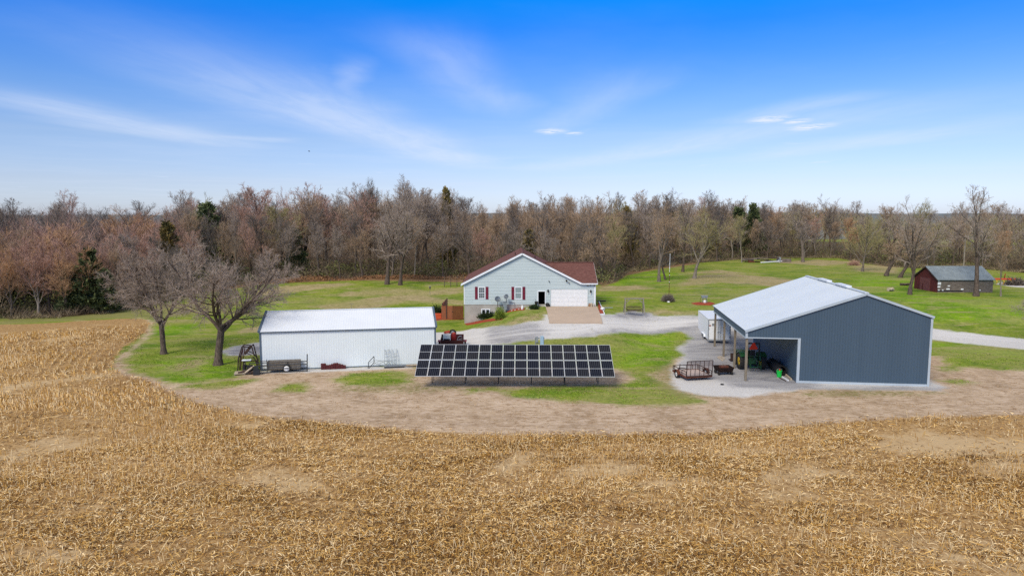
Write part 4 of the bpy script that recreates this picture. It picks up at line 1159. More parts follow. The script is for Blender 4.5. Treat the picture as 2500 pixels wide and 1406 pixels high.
# ---------------------------------------------------------------- white shed
SH = thing('metal_shed', 'long white metal shed with a low white roof and dark blue-grey corner trim', 'shed', (-23.814, 63.668, 0), 0.182)
L_, Wd_, ze, zr = 16.547, 8.907, 3.70, 5.02
mb = MB(); sheet(mb, (0.12, 0, 0), (1, 0, 0), (0, -1, 0), L_ - 0.24, lambda u: 0.02, lambda u: ze - 0.02); mb.build('front_wall', M['white_metal'], SH)
mb = MB(); sheet(mb, (0, Wd_, 0), (1, 0, 0), (0, 1, 0), L_, lambda u: 0.02, lambda u: ze); mb.build('back_wall', M['white_metal'], SH)
gab = lambda u: ze + (zr - ze) * (1 - abs(u - Wd_ / 2) / (Wd_ / 2)) - 0.03
for nm, x, nx in (('end_wall', 0, -1), ('end_wall', L_, 1)):
    mb = MB(); sheet(mb, (x, 0, 0), (0, 1, 0), (nx, 0, 0), Wd_, lambda u: 0.02, gab, breaks=(Wd_ / 2,)); mb.build(nm, M['white_metal'], SH)
half = math.hypot(Wd_ / 2 + 0.12, zr - ze); sv = Vector((0, Wd_ / 2, zr - ze)).normalized()
for sgn, nm in ((1, 'roof_slope'), (-1, 'roof_slope')):
    y0 = -0.12 if sgn == 1 else Wd_ + 0.12
    V_ = Vector((0, sgn * sv.y, sv.z)); N_ = Vector((0, -sgn * sv.z, sv.y))
    mb = MB(); sheet(mb, (-0.12, y0, ze + 0.03), (1, 0, 0), N_, L_ + 0.24, lambda u: 0, lambda u: half, V=V_)
    mb.build(nm, M['white_roof'], SH)
for x in (-0.14, L_ - 0.02):
    for sgn in (1, -1):
        y0 = -0.14 if sgn == 1 else Wd_ + 0.14
        mb = MB(); mb.bar((x + 0.08, y0, ze + 0.06), (x + 0.08, Wd_ / 2, zr + 0.09), 0.2, 0.12); mb.build('rake_trim', M['slate_trim'], SH)
mb = MB().box(-0.1, L_ + 0.1, -0.16, -0.07, ze - 0.07, ze + 0.015); mb.build('eave_trim', M['slate_trim'], SH)
for x in (-0.03, L_ - 0.13):
    for y in (-0.05, Wd_ - 0.1):
        MB().box(x, x + 0.16, y, y + 0.15, 0, ze - 0.08).build('corner_trim', M['slate_trim'], SH)
MB().box(-0.12, L_ + 0.12, Wd_ / 2 - 0.16, Wd_ / 2 + 0.16, zr + 0.045, zr + 0.10).build('ridge_cap', M['white_roof'], SH)
MB().box(0.15, L_ - 0.15, -0.035, 0.0, -0.02, 0.10).build('base_trim', M['slate_trim'], SH)

# ---------------------------------------------------------------- slate-blue pole building with an open lean-to
PB_LOC = (25.041, 58.996, -0.05); PB_YAW = -0.125
PB = thing('pole_building', 'large slate-blue metal building with a pale roof and an open lean-to on its left', 'metal building', PB_LOC, PB_YAW)
X1, X2, D_ = -4.426, 10.876, 17.0
xr = X2 / 2; zrr, zgr = 8.02, 6.14
sl = (zrr - zgr) / xr; zL = zrr - sl * (xr - X1); HB = 3.93
roofz = lambda x: zrr - sl * abs(x - xr)
mb = MB()
sheet(mb, (X1 + 0.13, 0, 0), (1, 0, 0), (0, -1, 0), X2 - 0.13 - (X1 + 0.13), lambda u: (HB + 0.06) if u + X1 + 0.13 < 0.0 else 0.22, lambda u: roofz(u + X1 + 0.13) - 0.02, breaks=(-X1 - 0.13, xr - X1 - 0.13), h=0.026)
mb.build('front_wall', M['slate_metal'], PB)
mb = MB()
sheet(mb, (X1, D_, 0), (1, 0, 0), (0, 1, 0), X2 - X1, lambda u: (HB + 0.06) if u + X1 < 0.0 else 0.0, lambda u: roofz(u + X1) - 0.02, breaks=(-X1, xr - X1))
mb.build('back_wall', M['slate_metal'], PB)
mb = MB(); sheet(mb, (0, 0.1, 0), (0, 1, 0), (-1, 0, 0), D_ - 0.1, lambda u: 0.05, lambda u: roofz(0) - 0.1); mb.build('lean_to_wall', M['slate_metal'], PB)
mb = MB(); sheet(mb, (X2, 0.02, 0), (0, 1, 0), (1, 0, 0), D_ - 0.02, lambda u: 0.22, lambda u: roofz(X2) - 0.05); mb.build('side_wall', M['slate_metal'], PB)
mb = MB(); sheet(mb, (X1, 0.02, 0), (0, 1, 0), (-1, 0, 0), D_, lambda u: HB + 0.04, lambda u: zL - 0.06); mb.build('eave_panel', M['slate_metal'], PB)
# inside the lean-to: roof framing above
for y in np.linspace(0.25, D_ - 0.2, 5):
    MB().bar((X1 + 0.1, y, HB + 0.2), (-0.05, y, HB + 0.2), 0.07, 0.28).build('rafter', M['post_wood'], PB)
for sgn, nm in ((1, 'roof_slope'), (-1, 'roof_slope')):
    xe = X1 - 0.10 if sgn == 1 else X2 + 0.10
    run = abs(xr - xe); ln = run * math.hypot(1, sl)
    c_, s_ = 1 / math.hypot(1, sl), sl / math.hypot(1, sl)
    V_ = Vector((sgn * c_, 0, s_)); N_ = Vector((-sgn * s_, 0, c_))
    mb = MB(); sheet(mb, (xe, -0.13, roofz(xe) + 0.03), (0, 1, 0), N_, D_ + 0.26, lambda u: 0, lambda u: ln, V=V_)
    mb.build(nm, M['pale_roof'], PB)
for y in (-0.13, D_ + 0.05):
    for xe in (X1 - 0.1, X2 + 0.1):
        MB().bar((xe, y + 0.02, roofz(xe) - 0.045), (xr, y + 0.02, zrr - 0.045), 0.10, 0.20).build('rake_trim', M['pale_trim'], PB)
MB().box(X2 - 0.13, X2 + 0.05, -0.05, 0.1, 0.0, roofz(X2) - 0.18).build('corner_trim', M['pale_trim'], PB)
MB().box(X1 - 0.04, X1 + 0.15, -0.05, 0.1, HB - 0.02, zL - 0.15).build('corner_trim', M['pale_trim'], PB)
MB().box(-0.02, 0.20, -0.052, 0.1, 0.0, HB - 0.001).build('corner_trim', M['pale_trim'], PB)
MB().box(-0.06, 0.14, D_ - 0.15, D_ + 0.02, 0.0, HB - 0.001).build('corner_trim', M['pale_trim'], PB)
MB().box(X1 + 0.155, 0.20, -0.055, 0.1, HB, HB + 0.09).build('header_trim', M['pale_trim'], PB)
MB().box(X1 - 0.05, X1 + 0.1, 0.105, D_ + 0.03, HB - 0.03, HB + 0.06).build('header_trim', M['pale_trim'], PB)
MB().box(0.205, X2 - 0.135, -0.03, 0.1, 0.02, 0.24).build('base_trim', M['pale_trim'], PB)
MB().box(xr - 0.17, xr + 0.17, -0.13, D_ + 0.13, zrr + 0.03, zrr + 0.10).build('ridge_cap', M['pale_roof'], PB)
for y in (4.2, 9.6):
    MB().box(xr - 0.26, xr + 0.26, y, y + 2.9, zrr + 0.101, zrr + 0.24).build('ridge_vent', M['white_roof'], PB)
for y in (0.12, 5.3, 10.9, 16.5):
    pp = MB()
    for dx in (0.0,): pp.box(X1 + 0.01, X1 + 0.17, y - 0.07, y + 0.07, -0.32, HB - 0.035); pp.box(X1 + 0.175, X1 + 0.215, y - 0.06, y + 0.06, -0.32, HB - 0.035)
    pp.build('post', M['post_wood'], PB)

# ---------------------------------------------------------------- solar array
ax_, ay_, az_, ayaw, tilt, aL = -8.227, 56.68, 1.129, -0.016, 0.501, 4.239
SA = thing('solar_array', 'ground-mounted solar array of dark panels in silver frames, two panels high and sixteen wide', 'solar panels', (ax_, ay_, 0), ayaw)
def pv_material():
    m = bpy.data.materials.new('solar_glass'); m.use_nodes = True
    t = NT(m.node_tree); b = t.n['Principled BSDF']
    co = t.node('ShaderNodeTexCoord').outputs['Object']
    sp = t.node('ShaderNodeSeparateXYZ'); t.l.new(co, sp.inputs[0])
    fr = t.math('FRACT', t.math('MULTIPLY', sp.outputs[0], 6 / 0.985))
    line = t.mr(t.math('ABSOLUTE', t.math('SUBTRACT', fr, 0.5)), 0.455, 0.475, 0, 1)
    fy = t.math('FRACT', t.math('MULTIPLY', sp.outputs[1], 6 / 0.98))
    liney = t.mr(t.math('ABSOLUTE', t.math('SUBTRACT', fy, 0.5)), 0.47, 0.49, 0, 0.25)
    fb = t.math('FRACT', t.math('MULTIPLY', sp.outputs[0], 12 / 0.985))
    lineb = t.mr(t.math('ABSOLUTE', t.math('SUBTRACT', fb, 0.5)), 0.46, 0.49, 0, 0.2)
    oi = t.node('ShaderNodeObjectInfo').outputs['Random']
    base = t.mix(oi, (0.008, 0.010, 0.018), (0.018, 0.018, 0.022))
    t.l.new(t.mix(t.math('MULTIPLY', line, 0.75), base, (0.16, 0.17, 0.19)), b.inputs['Base Color'])
    b.inputs['Roughness'].default_value = 0.3
    b.inputs['Specular IOR Level'].default_value = 0.04
    return m
M['pv'] = pv_material()
pw, pitchx = 1.034, 1.0575
fr_mb = MB()                      # local frame: x across, y up the slope, z out
fr_mb.box(0, pw, 0, 0.03, -0.035, 0.006); fr_mb.box(0, pw, 2.05, 2.08, -0.035, 0.006)
fr_mb.box(0, 0.024, 0.031, 2.049, -0.035, 0.005); fr_mb.box(pw - 0.024, pw, 0.031, 2.049, -0.035, 0.005)
fr_mb.box(0.025, pw - 0.025, 1.022, 1.052, -0.02, 0.004)
fr_me = fr_mb.mesh('solar_panel', M['panel_frame'])
gl_me = MB().add([(0, 0, 0), (0.97, 0, 0), (0.97, 0.98, 0), (0, 0.98, 0)], [(0, 1, 2, 3)]).mesh('cell_glass', M['pv'])
rot_m = Matrix.Rotation(tilt, 4, 'X')
for i in range(16):
    for j in range(2):
        o = link('solar_panel', fr_me, SA)
        yy = j * 2.12 + (0.0 if j == 0 else 0.03)
        o.matrix_local = Matrix.Translation((i * pitchx, 0, az_)) @ rot_m @ Matrix.Translation((0, yy, rnd.uniform(-0.004, 0.004)))
        for k in range(2):
            g_ = link('cell_glass', gl_me, o, (0.032, 0.036 + k * 1.018, 0.0))
ct, st = math.cos(tilt), math.sin(tilt)
for v in (0.55, 1.55, 2.70, 3.70):
    MB().bar((0, v * ct, az_ + v * st - 0.07), (16.9, v * ct, az_ + v * st - 0.07), 0.06, 0.05).build('rail', M['pipe_dark'], SA)
for i in range(6):
    x = 1.2 + i * 2.9
    for v in (2.3, 3.6):
        MB().cone((x, v * ct, -0.3), (x, v * ct, az_ + v * st - 0.10), 0.035, 0.035, 8).build('leg', M['pipe_dark'], SA)
    MB().bar((x, 0.5 * ct, az_ + 0.5 * st - 0.10), (x, 3.9 * ct, az_ + 3.9 * st - 0.10), 0.06, 0.06).build('brace', M['pipe_dark'], SA)
    MB().bar((x, 2.3 * ct, 0.9), (x, 3.3 * ct, az_ + 3.0 * st - 0.2), 0.04, 0.04).build('brace', M['pipe_dark'], SA)

# ---------------------------------------------------------------- house
HX, HY = 1.37, 91.8
HO = (HX, HY, 0.0)
HS = thing('house', 'grey-blue sided ranch house with a red-brown shingle roof and an attached garage', 'house', HO)
def shingle():
    m = bpy.data.materials.new('shingles'); m.use_nodes = True
    t = NT(m.node_tree); b = t.n['Principled BSDF']; b.inputs['Roughness'].default_value = 0.9; b.inputs['Specular IOR Level'].default_value = 0.15
    tc = t.node('ShaderNodeTexCoord').outputs['Object']
    sp = t.node('ShaderNodeSeparateXYZ'); t.l.new(tc, sp.inputs[0])
    cb = t.node('ShaderNodeCombineXYZ'); t.l.new(t.math('ADD', sp.outputs[0], sp.outputs[1]), cb.inputs[0]); t.l.new(t.math('MULTIPLY', sp.outputs[2], 2.2), cb.inputs[1])
    br = t.node('ShaderNodeTexBrick'); t.l.new(cb.outputs[0], br.inputs['Vector'])
    br.inputs['Scale'].default_value = 2.6; br.inputs['Mortar Size'].default_value = 0.02; br.inputs['Brick Width'].default_value = 0.9; br.inputs['Row Height'].default_value = 0.38
    br.inputs['Color1'].default_value = (0.165, 0.070, 0.056, 1); br.inputs['Color2'].default_value = (0.115, 0.049, 0.040, 1); br.inputs['Mortar'].default_value = (0.07, 0.03, 0.026, 1)
    nz = t.noise(3.5, 6, 0.7, tc)
    c = t.mix(t.mr(nz, 0.42, 0.65, 0, 0.5), br.outputs['Color'], (0.21, 0.105, 0.083))
    t.l.new(c, b.inputs['Base Color'])
    return m
M['shingles'] = shingle()
xl_, xr_, xw_, xe_ = -6.50, 9.37, 11.25, 11.55      # wall left, main eave right, wing wall right, wing eave right
ze_, zr_ = 5.66, 9.69
rise = (zr_ - ze_) / 8.0
def main_z(x): return zr_ - rise * abs(x - HX)
yw = HY + 0.28                                       # face of the front wall
zs = 2.70                                            # bottom of the siding
zg = 2.42
soff = 0.20
def wall_top(x): return max(min(main_z(x) - soff, 99), ze_ - 0.24) if x > xr_ - 0.6 else main_z(x) - soff
# openings (x0, x1, z0, z1)
def hx(p, q): return AT(p, q, yw)
WIN = []
for (a, b_, c, d_) in ((1168, 1184, 701, 729), (1257, 1274, 701, 730)):
    p0 = hx(a, d_); p1 = hx(b_, c); WIN.append((p0.x, p1.x, p0.z, p1.z))
pd0 = hx(1314.0, 749); pd1 = hx(1330.5, 711.5); DOOR = (pd0.x, pd1.x, zg + 0.02, pd1.z)
pg0 = hx(1344.5, 749); pg1 = hx(1434.5, 706); GAR = (pg0.x, pg1.x, zg - 0.02, pg1.z)
OPEN = [(w[0], w[1], w[2], w[3]) for w in WIN] + [DOOR, GAR]
mb = MB(); course = 0.205
levels = set()
z = zs
while z < 9.8: levels.add(round(z, 4)); z += course
for o_ in OPEN:
    for q in (o_[2], o_[3]):
        if q > zs: levels.add(round(q, 4))
levels = sorted(levels)
def xspan(z):
    if z <= ze_ - 0.24: return (xl_, xw_)
    h_ = (zr_ - soff - z) / rise
    left = max(xl_, HX - h_); right = HX + h_
    return (left, min(right, xw_))
for z0, z1 in zip(levels, levels[1:]):
    if z1 - z0 < 0.01: continue
    a0, b0 = xspan(z0 + 1e-4); a1, b1 = xspan(z1)
    if b0 - a0 < 0.02: continue
    if b1 < a1: a1 = b1 = (a0 + b0) / 2
    base = math.floor((z0 - zs) / course + 1e-3) * course + zs
    off = lambda z_: -0.028 * (1 - (z_ - base) / course)
    cuts = sorted([(o_[0], o_[1]) for o_ in OPEN if o_[2] < z1 - 0.005 and o_[3] > z0 + 0.005])
    segs = []; cur = None; xa = a0
    edges = []
    left = (a0, a1)
    for c0, c1 in cuts:
        edges.append((left, (c0, c0))); left = (c1, c1)
    edges.append((left, (b0, b1)))
    for (l0, l1), (r0, r1) in edges:
        mb.add([(l0, yw + off(z0), z0), (r0, yw + off(z0), z0), (r1, yw + off(z1 - 1e-4), z1), (l1, yw + off(z1 - 1e-4), z1)], [(0, 1, 2, 3)])
        if abs(z0 - base) < 0.01:
            mb.add([(l0, yw, z0 + 0.0005), (r0, yw, z0 + 0.0005), (r0, yw - 0.028, z0), (l0, yw - 0.028, z0)], [(0, 1, 2, 3)])
mb.build('siding', M['siding'], HS, HO)
# solid walls behind
mb = MB()
mb.box(xl_, xl_ + 0.1, yw + 0.01, yw + 14.4, zs, ze_ - 0.1)
mb.box(xw_ - 0.1, xw_, yw + 0.01, yw + 9.2, zg, ze_ - 0.26)
mb.box(xl_ + 0.101, xr_, yw + 14.3, yw + 14.4, zs, ze_ - 0.12)
mb.box(xr_ + 0.001, xw_ - 0.101, yw + 9.1, yw + 9.2, zg, ze_ - 0.3)
mb.build('side_wall', M['siding'], HS, HO)
MB().box(xl_ + 0.02, GAR[0] - 0.30, yw + 0.02, yw + 0.3, -0.6, zs - 0.004).build('foundation', M['concrete'], HS, HO)
MB().box(xl_ + 0.02, xl_ + 0.3, yw + 0.301, yw + 14.3, -0.6, zs - 0.004).build('foundation', M['concrete'], HS, HO)
MB().box(GAR[1] + 0.12, xw_ - 0.02, yw + 0.02, yw + 0.3, 1.6, zs - 0.004).build('foundation', M['concrete'], HS, HO)
# roof
mb = MB(); yb = HY + 15.2; th = 0.14
for xe0 in (xl_ - 0.32, xr_):
    ze0 = main_z(xe0)
    P_ = [(xe0, HY - 0.02, ze0), (HX, HY - 0.02, zr_), (HX, yb, zr_), (xe0, yb, ze0)]
    if xe0 > HX: P_ = P_[::-1]
    mb.ngon_prism([(a, b, c) for a, b, c in P_], (0, 0, -th))
mb.build('main_roof', M['shingles'], HS, HO)
zrw = 8.11; yrw = HY + 4.9
mb = MB()
slope_w = (zrw - ze_) / 4.9
xm = lambda z: HX + (zr_ - z) / rise
mb.ngon_prism([(xr_ + 0.02, HY - 0.02, ze_ - 0.01), (xe_, HY - 0.02, ze_ - 0.01), (xe_, yrw, zrw), (xm(zrw) - 0.05, yrw, zrw)], (0, 0, -th))
mb.ngon_prism([(xm(zrw) - 0.05, yrw + 0.001, zrw), (xe_, yrw + 0.001, zrw), (xe_, yrw + 4.9, ze_), (xr_ + 0.02, yrw + 4.9, ze_)], (0, 0, -th))
mb.build('garage_roof', M['shingles'], HS, HO)
MB().bar((xm(zrw), yrw, zrw + 0.02), (xe_, yrw, zrw + 0.02), 0.32, 0.06).build('ridge_shingles', M['shingles'], HS, HO)
MB().bar((HX, HY - 0.02, zr_ + 0.01), (HX, yb, zr_ + 0.01), 0.3, 0.06).build('ridge_shingles', M['shingles'], HS, HO)
for xe0 in (xl_ - 0.34, xr_ + 0.02):
    MB().bar((xe0, HY - 0.05, main_z(xe0) - 0.13), (HX, HY - 0.05, zr_ - 0.13), 0.035, 0.24).build('rake_board', M['white_trim'], HS, HO)
MB().box(xr_ + 0.05, xe_ + 0.02, HY - 0.11, HY - 0.025, ze_ - 0.22, ze_ - 0.06).build('gutter', M['white_trim'], HS, HO)
MB().box(xl_ - 0.42, xl_ - 0.32, HY, yb, ze_ - 0.42, ze_ - 0.28).build('gutter', M['white_trim'], HS, HO)
mb = MB().bar((xe_, HY - 0.02, ze_ - 0.12), (xe_, yrw, zrw - 0.12), 0.03, 0.2); mb.bar((xe_, yrw, zrw - 0.12), (xe_, yrw + 4.9, ze_ - 0.12), 0.03, 0.2); mb.build('rake_board', M['white_trim'], HS, HO)
MB().box(xl_ - 0.03, xl_ + 0.09, yw - 0.045, yw + 0.09, zs, ze_ - 0.12).build('corner_board', M['white_trim'], HS, HO)
MB().box(xw_ - 0.10, xw_ + 0.03, yw - 0.045, yw + 0.09, zg, ze_ - 0.24).build('corner_board', M['white_trim'], HS, HO)
MB().box(xr_ + 0.05, xw_, yw - 0.27, yw - 0.03, ze_ - 0.27, ze_ - 0.24).build('soffit', M['white_trim'], HS, HO)
MB().cone((xw_ + 0.06, yw - 0.05, zg + 0.05), (xw_ + 0.06, yw - 0.05, ze_ - 0.2), 0.045, 0.045, 6).build('downspout', M['white_trim'], HS, HO)
for (vx, vz) in ((0.45, None), (3.2, None)):
    zz = main_z(vx); MB().cone((vx, HY + 3.4, zz - 0.1), (vx, HY + 3.4, zz + 0.35), 0.06, 0.06, 8).build('roof_vent', M['black'], HS, HO)
# windows
for wi, w in enumerate(WIN):
    f = MB(); t_ = 0.075
    f.box(w[0] - 0.03, w[0] + t_, yw - 0.05, yw + 0.05, w[2] - 0.03, w[3] + 0.03); f.box(w[1] - t_, w[1] + 0.03, yw - 0.05, yw + 0.05, w[2] - 0.03, w[3] + 0.03)
    f.box(w[0] + t_ + 0.001, w[1] - t_ - 0.001, yw - 0.049, yw + 0.05, w[3] - t_, w[3] + 0.03); f.box(w[0] + t_ + 0.001, w[1] - t_ - 0.001, yw - 0.052, yw + 0.05, w[2] - 0.03, w[2] + t_)
    win = f.build('window', M['white_trim'], HS, HO)
    mz = (w[2] + w[3]) / 2
    MB().box(w[0] + t_, w[1] - t_, yw - 0.02, yw + 0.01, mz - 0.03, mz + 0.03).build('sash', M['white_trim'], win, HO)
    MB().box(w[0] + t_, w[1] - t_, yw + 0.015, yw + 0.022, mz, w[3] - t_).build('pane', M['curtain_glass'] if wi else M['glass'], win, HO)
    MB().box(w[0] + t_, w[1] - t_, yw + 0.016, yw + 0.023, w[2] + t_, mz).build('pane', M['curtain_glass'] if wi else M['glass'], win, HO)
    if wi == 0:
        g_ = MB(); ww = w[1] - w[0] - 2 * t_
        for k in (1, 2): g_.box(w[0] + t_ + ww * k / 3 - 0.012, w[0] + t_ + ww * k / 3 + 0.012, yw - 0.002, yw + 0.012, w[2] + t_, w[3] - t_)
        for zz in (w[2] + (mz - w[2]) * 0.55, mz + (w[3] - mz) * 0.48): g_.box(w[0] + t_, w[1] - t_, yw - 0.004, yw - 0.0021, zz - 0.012, zz + 0.012)
        g_.build('muntins', M['white_trim'], win, HO)
    for s_ in (-1, 1):
        x0 = (w[0] - 0.10 - 0.36) if s_ < 0 else (w[1] + 0.10)
        sh = MB(); sh.box(x0, x0 + 0.36, yw - 0.065, yw - 0.03, w[2] - 0.08, w[3] + 0.05)
        for zz0, zz1 in ((w[2] - 0.02, mz - 0.05), (mz + 0.02, w[3] - 0.01)):
            k = 0
            while zz0 + k * 0.1 < zz1 - 0.05:
                sh.box(x0 + 0.05, x0 + 0.31, yw - 0.078, yw - 0.066, zz0 + k * 0.1, zz0 + k * 0.1 + 0.06); k += 1
        sh.build('shutter', M['maroon'], HS, HO)
# entry door, standing open: dark inside
dr = MB(); d0 = DOOR
for a in ((d0[0] - 0.12, d0[0], d0[2], d0[3] + 0.11), (d0[1], d0[1] + 0.12, d0[2], d0[3] + 0.11)): dr.box(a[0], a[1], yw - 0.06, yw + 0.12, a[2], a[3])
dr.box(d0[0] + 0.001, d0[1] - 0.001, yw - 0.059, yw + 0.12, d0[3], d0[3] + 0.11)
drp = dr.build('door_frame', M['white_trim'], HS, HO)
# the room behind the open door
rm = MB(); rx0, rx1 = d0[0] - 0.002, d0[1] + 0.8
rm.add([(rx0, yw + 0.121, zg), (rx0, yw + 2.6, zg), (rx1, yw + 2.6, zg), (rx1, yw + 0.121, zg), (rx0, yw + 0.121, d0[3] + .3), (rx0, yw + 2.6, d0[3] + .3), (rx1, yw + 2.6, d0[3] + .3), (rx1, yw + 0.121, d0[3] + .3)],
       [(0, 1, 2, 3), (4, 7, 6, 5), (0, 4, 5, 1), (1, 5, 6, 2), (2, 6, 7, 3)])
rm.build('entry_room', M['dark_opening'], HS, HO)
dl = MB().box(d0[0] + 0.004, d0[0] + 0.05, yw + 0.13, yw + 0.95, zg + 0.02, d0[3] - 0.02); dl.build('door', M['black'], HS, HO)
# garage door of four sections
g0 = GAR
fr_ = MB(); fr_.box(g0[0] - 0.10, g0[0], yw - 0.06, yw + 0.1, zg, g0[3] + 0.1); fr_.box(g0[1], g0[1] + 0.10, yw - 0.06, yw + 0.1, zg, g0[3] + 0.1); fr_.box(g0[0] + 0.001, g0[1] - 0.001, yw - 0.058, yw + 0.1, g0[3], g0[3] + 0.1)
fr_.build('garage_frame', M['siding'], HS, HO)
gh = (g0[3] - zg) / 4; gw = g0[1] - g0[0]
gd = MB().box(g0[0] + 0.002, g0[1] - 0.002, yw + 0.012, yw + 0.06, zg, g0[3] - 0.002).build('garage_door', M['white_plastic'], HS, HO)
for k in range(4):
    s_ = MB(); s_.box(g0[0] + 0.004, g0[1] - 0.004, yw - 0.004, yw + 0.0115, zg + k * gh + 0.006, zg + (k + 1) * gh - 0.006)
    for q in range(8):
        x0 = g0[0] + gw * (q + 0.12) / 8; s_.box(x0, x0 + gw / 8 * 0.76, yw - 0.010, yw - 0.0041, zg + k * gh + gh * 0.2, zg + k * gh + gh * 0.8)
    s_.build('door_section', M['white_plastic'], gd, HO)
for px_, py_ in ((1338, 708), (1442, 709)):
    c = hx(px_, py_ + 3)
    lt = MB(); lt.box(c.x - 0.05, c.x + 0.05, yw - 0.08, yw - 0.03, c.z - 0.2, c.z + 0.2); lt.cone((c.x, yw - 0.17, c.z - 0.16), (c.x, yw - 0.17, c.z + 0.12), 0.07, 0.11, 6); lt.cone((c.x, yw - 0.17, c.z + 0.121), (c.x, yw - 0.17, c.z + 0.28), 0.13, 0.02, 6)
    lo_ = lt.build('wall_lantern', M['black'], HS, HO)
    MB().cone((c.x, yw - 0.17, c.z - 0.30), (c.x, yw - 0.17, c.z - 0.161), 0.05, 0.07, 6).build('lantern_glass', M['white_plastic'], lo_, HO)
for px_, py_, m_, r_ in ((1382, 684, 'black', 0.13), (1388, 689, 'chrome_grey', 0.10), (1340, 686, 'black', 0.08), (1434, 696, 'black', 0.08), (1440.5, 695, 'black', 0.08), (1450, 696, 'black', 0.09)):
    c = hx(px_, py_)
    l_ = MB(); l_.cone((c.x, yw - 0.03, c.z), (c.x, yw - 0.12, c.z), 0.05, 0.05, 8); l_.cone((c.x, yw - 0.12, c.z), (c.x + 0.04, yw - 0.12 - r_ * 1.4, c.z - 0.06), r_ * 0.6, r_, 10)
    l_.build('floodlight' if r_ > 0.085 else 'camera', M[m_], HS, HO)
# basement window
p0 = hx(1175, 765.5); p1 = hx(1196.5, 756)
bw = MB(); z0, z1 = p0.z, p1.z; x0, x1 = p0.x, p1.x
for a, b2 in ((x0, x0 + 0.13), ((x0 + x1) / 2 - 0.07, (x0 + x1) / 2 + 0.07), (x1 - 0.13, x1)): bw.box(a, b2, yw - 0.04, yw + 0.0195, z0, z1)
bw.box(x0 - 0.02, x1 + 0.02, yw - 0.05, yw + 0.0195, z1 + 0.001, z1 + 0.12)
b_o = bw.build('basement_window', M['white_trim'], HS, HO)
MB().box(x0 + 0.13, (x0 + x1) / 2 - 0.07, yw + 0.005, yw + 0.0192, z0, z1).build('pane', M['dark_opening'], b_o, HO)
MB().box((x0 + x1) / 2 + 0.07, x1 - 0.13, yw + 0.005, yw + 0.0192, z0, z1).build('pane', M['dark_opening'], b_o, HO)
# meter and pipes on the wall
c = hx(1250, 738)
mp_ = MB(); mp_.box(c.x - 0.3, c.x + 0.02, yw - 0.12, yw - 0.03, c.z - 0.1, c.z + 0.1); mp_.tube([(c.x, yw - 0.08, c.z), (c.x + 0.35, yw - 0.08, c.z), (c.x + 0.35, yw - 0.08, c.z - 1.3)], 0.03); mp_.build('meter_pipe', M['chrome_grey'], HS, HO)

# concrete apron before the garage
ap = [Vector((p.x, p.y, 0)) for p in (G(1332, 752), G(1457, 752), G(1470, 790), G(1331, 790))]
c0 = AT(1331.5, 751, yw - 0.05); c1 = AT(1457, 751, yw - 0.05)
yN = ap[3].y
a_x0, a_x1 = c0.x, c1.x
mb = MB(); ns = 14; xe = AT(1471, 790, yN).x
rows_ = []
for k in range(ns + 1):
    t_ = k / ns; y = (yw - 0.07) * (1 - t_) + yN * t_
    z = max(float(HT(a_x0, y)), float(HT(6, y))) + 0.10 if k else zg - 0.005
    z = max(z, zg - 0.005) if k == 0 else min(z, zg - 0.006 * k)
    z = max(z, max(float(HT(a_x0, y)), float(HT(8, y))) + 0.05)
    x1_ = a_x1 * (1 - t_) + xe * t_
    rows_ += [(a_x0, y, z), (x1_, y, z), (a_x0, y, z - 0.3), (x1_, y, z - 0.3)]
fs = []
for k in range(ns):
    a = 4 * k; fs += [(a, a + 4, a + 5, a + 1), (a, a + 2, a + 6, a + 4), (a + 1, a + 5, a + 7, a + 3)]
fs.append((4 * ns, 4 * ns + 2, 4 * ns + 3, 4 * ns + 1))
mb.add(rows_, fs)
structure(mb.build('concrete_apron', M['apron']), 'tan concrete apron in front of the garage door')

# ---------------------------------------------------------------- old barn
bp_ = G(2288, 714); bx, by = bp_.x, bp_.y; bz = bp_.z
BN = thing('old_barn', 'small old barn with a red gable end, weathered board side and grey roof', 'barn', (bx, by, bz - 0.05))
e1 = AT(2423, 714, by); bl = e1.x - bx; bd = 6.4; bh = AT(2288, 681, by).z - bz; brz = AT(2258, 650, by + bd / 2).z - bz
# side boards, one by one
nb = 12; hh_ = bh / nb
for k in range(nb):
    x = 0.0
    while x < bl - 0.01:
        ln = min(rnd.uniform(2.2, 4.2), bl - x)
        if bl - (x + ln) < 0.8: ln = bl - x
        if not (k < 2 and rnd.random() < 0.18):
            MB().box(x + 0.01, x + ln - 0.012, -0.02 - rnd.uniform(0, 0.02), 0.02, k * hh_ + 0.012, (k + 1) * hh_ - 0.006).build('board', M['barn_board'], BN)
        x += ln
MB().box(0.05, bl - 0.05, 0.03, 0.06, 0.0, bh).build('frame_wall', M['black'], BN)
MB().box(0.05, bl, bd - 0.05, bd, 0.0, bh).build('back_wall', M['barn_board'], BN)
gz = lambda y: bh + (brz - bh) * (1 - abs(y - bd / 2) / (bd / 2))
MB().ngon_prism([(bl - 0.05, 0, 0), (bl - 0.05, bd, 0), (bl - 0.05, bd, bh), (bl - 0.05, bd / 2, brz - 0.03), (bl - 0.05, 0, bh)], (0.04, 0, 0)).build('end_wall', M['barn_board'], BN)
mb = MB().ngon_prism([(0.03, 0, 0), (0.03, bd, 0), (0.03, bd, bh), (0.03, bd / 2, brz - 0.03), (0.03, 0, bh)], (0.03, 0, 0)); mb.build('inner_wall', M['black'], BN)
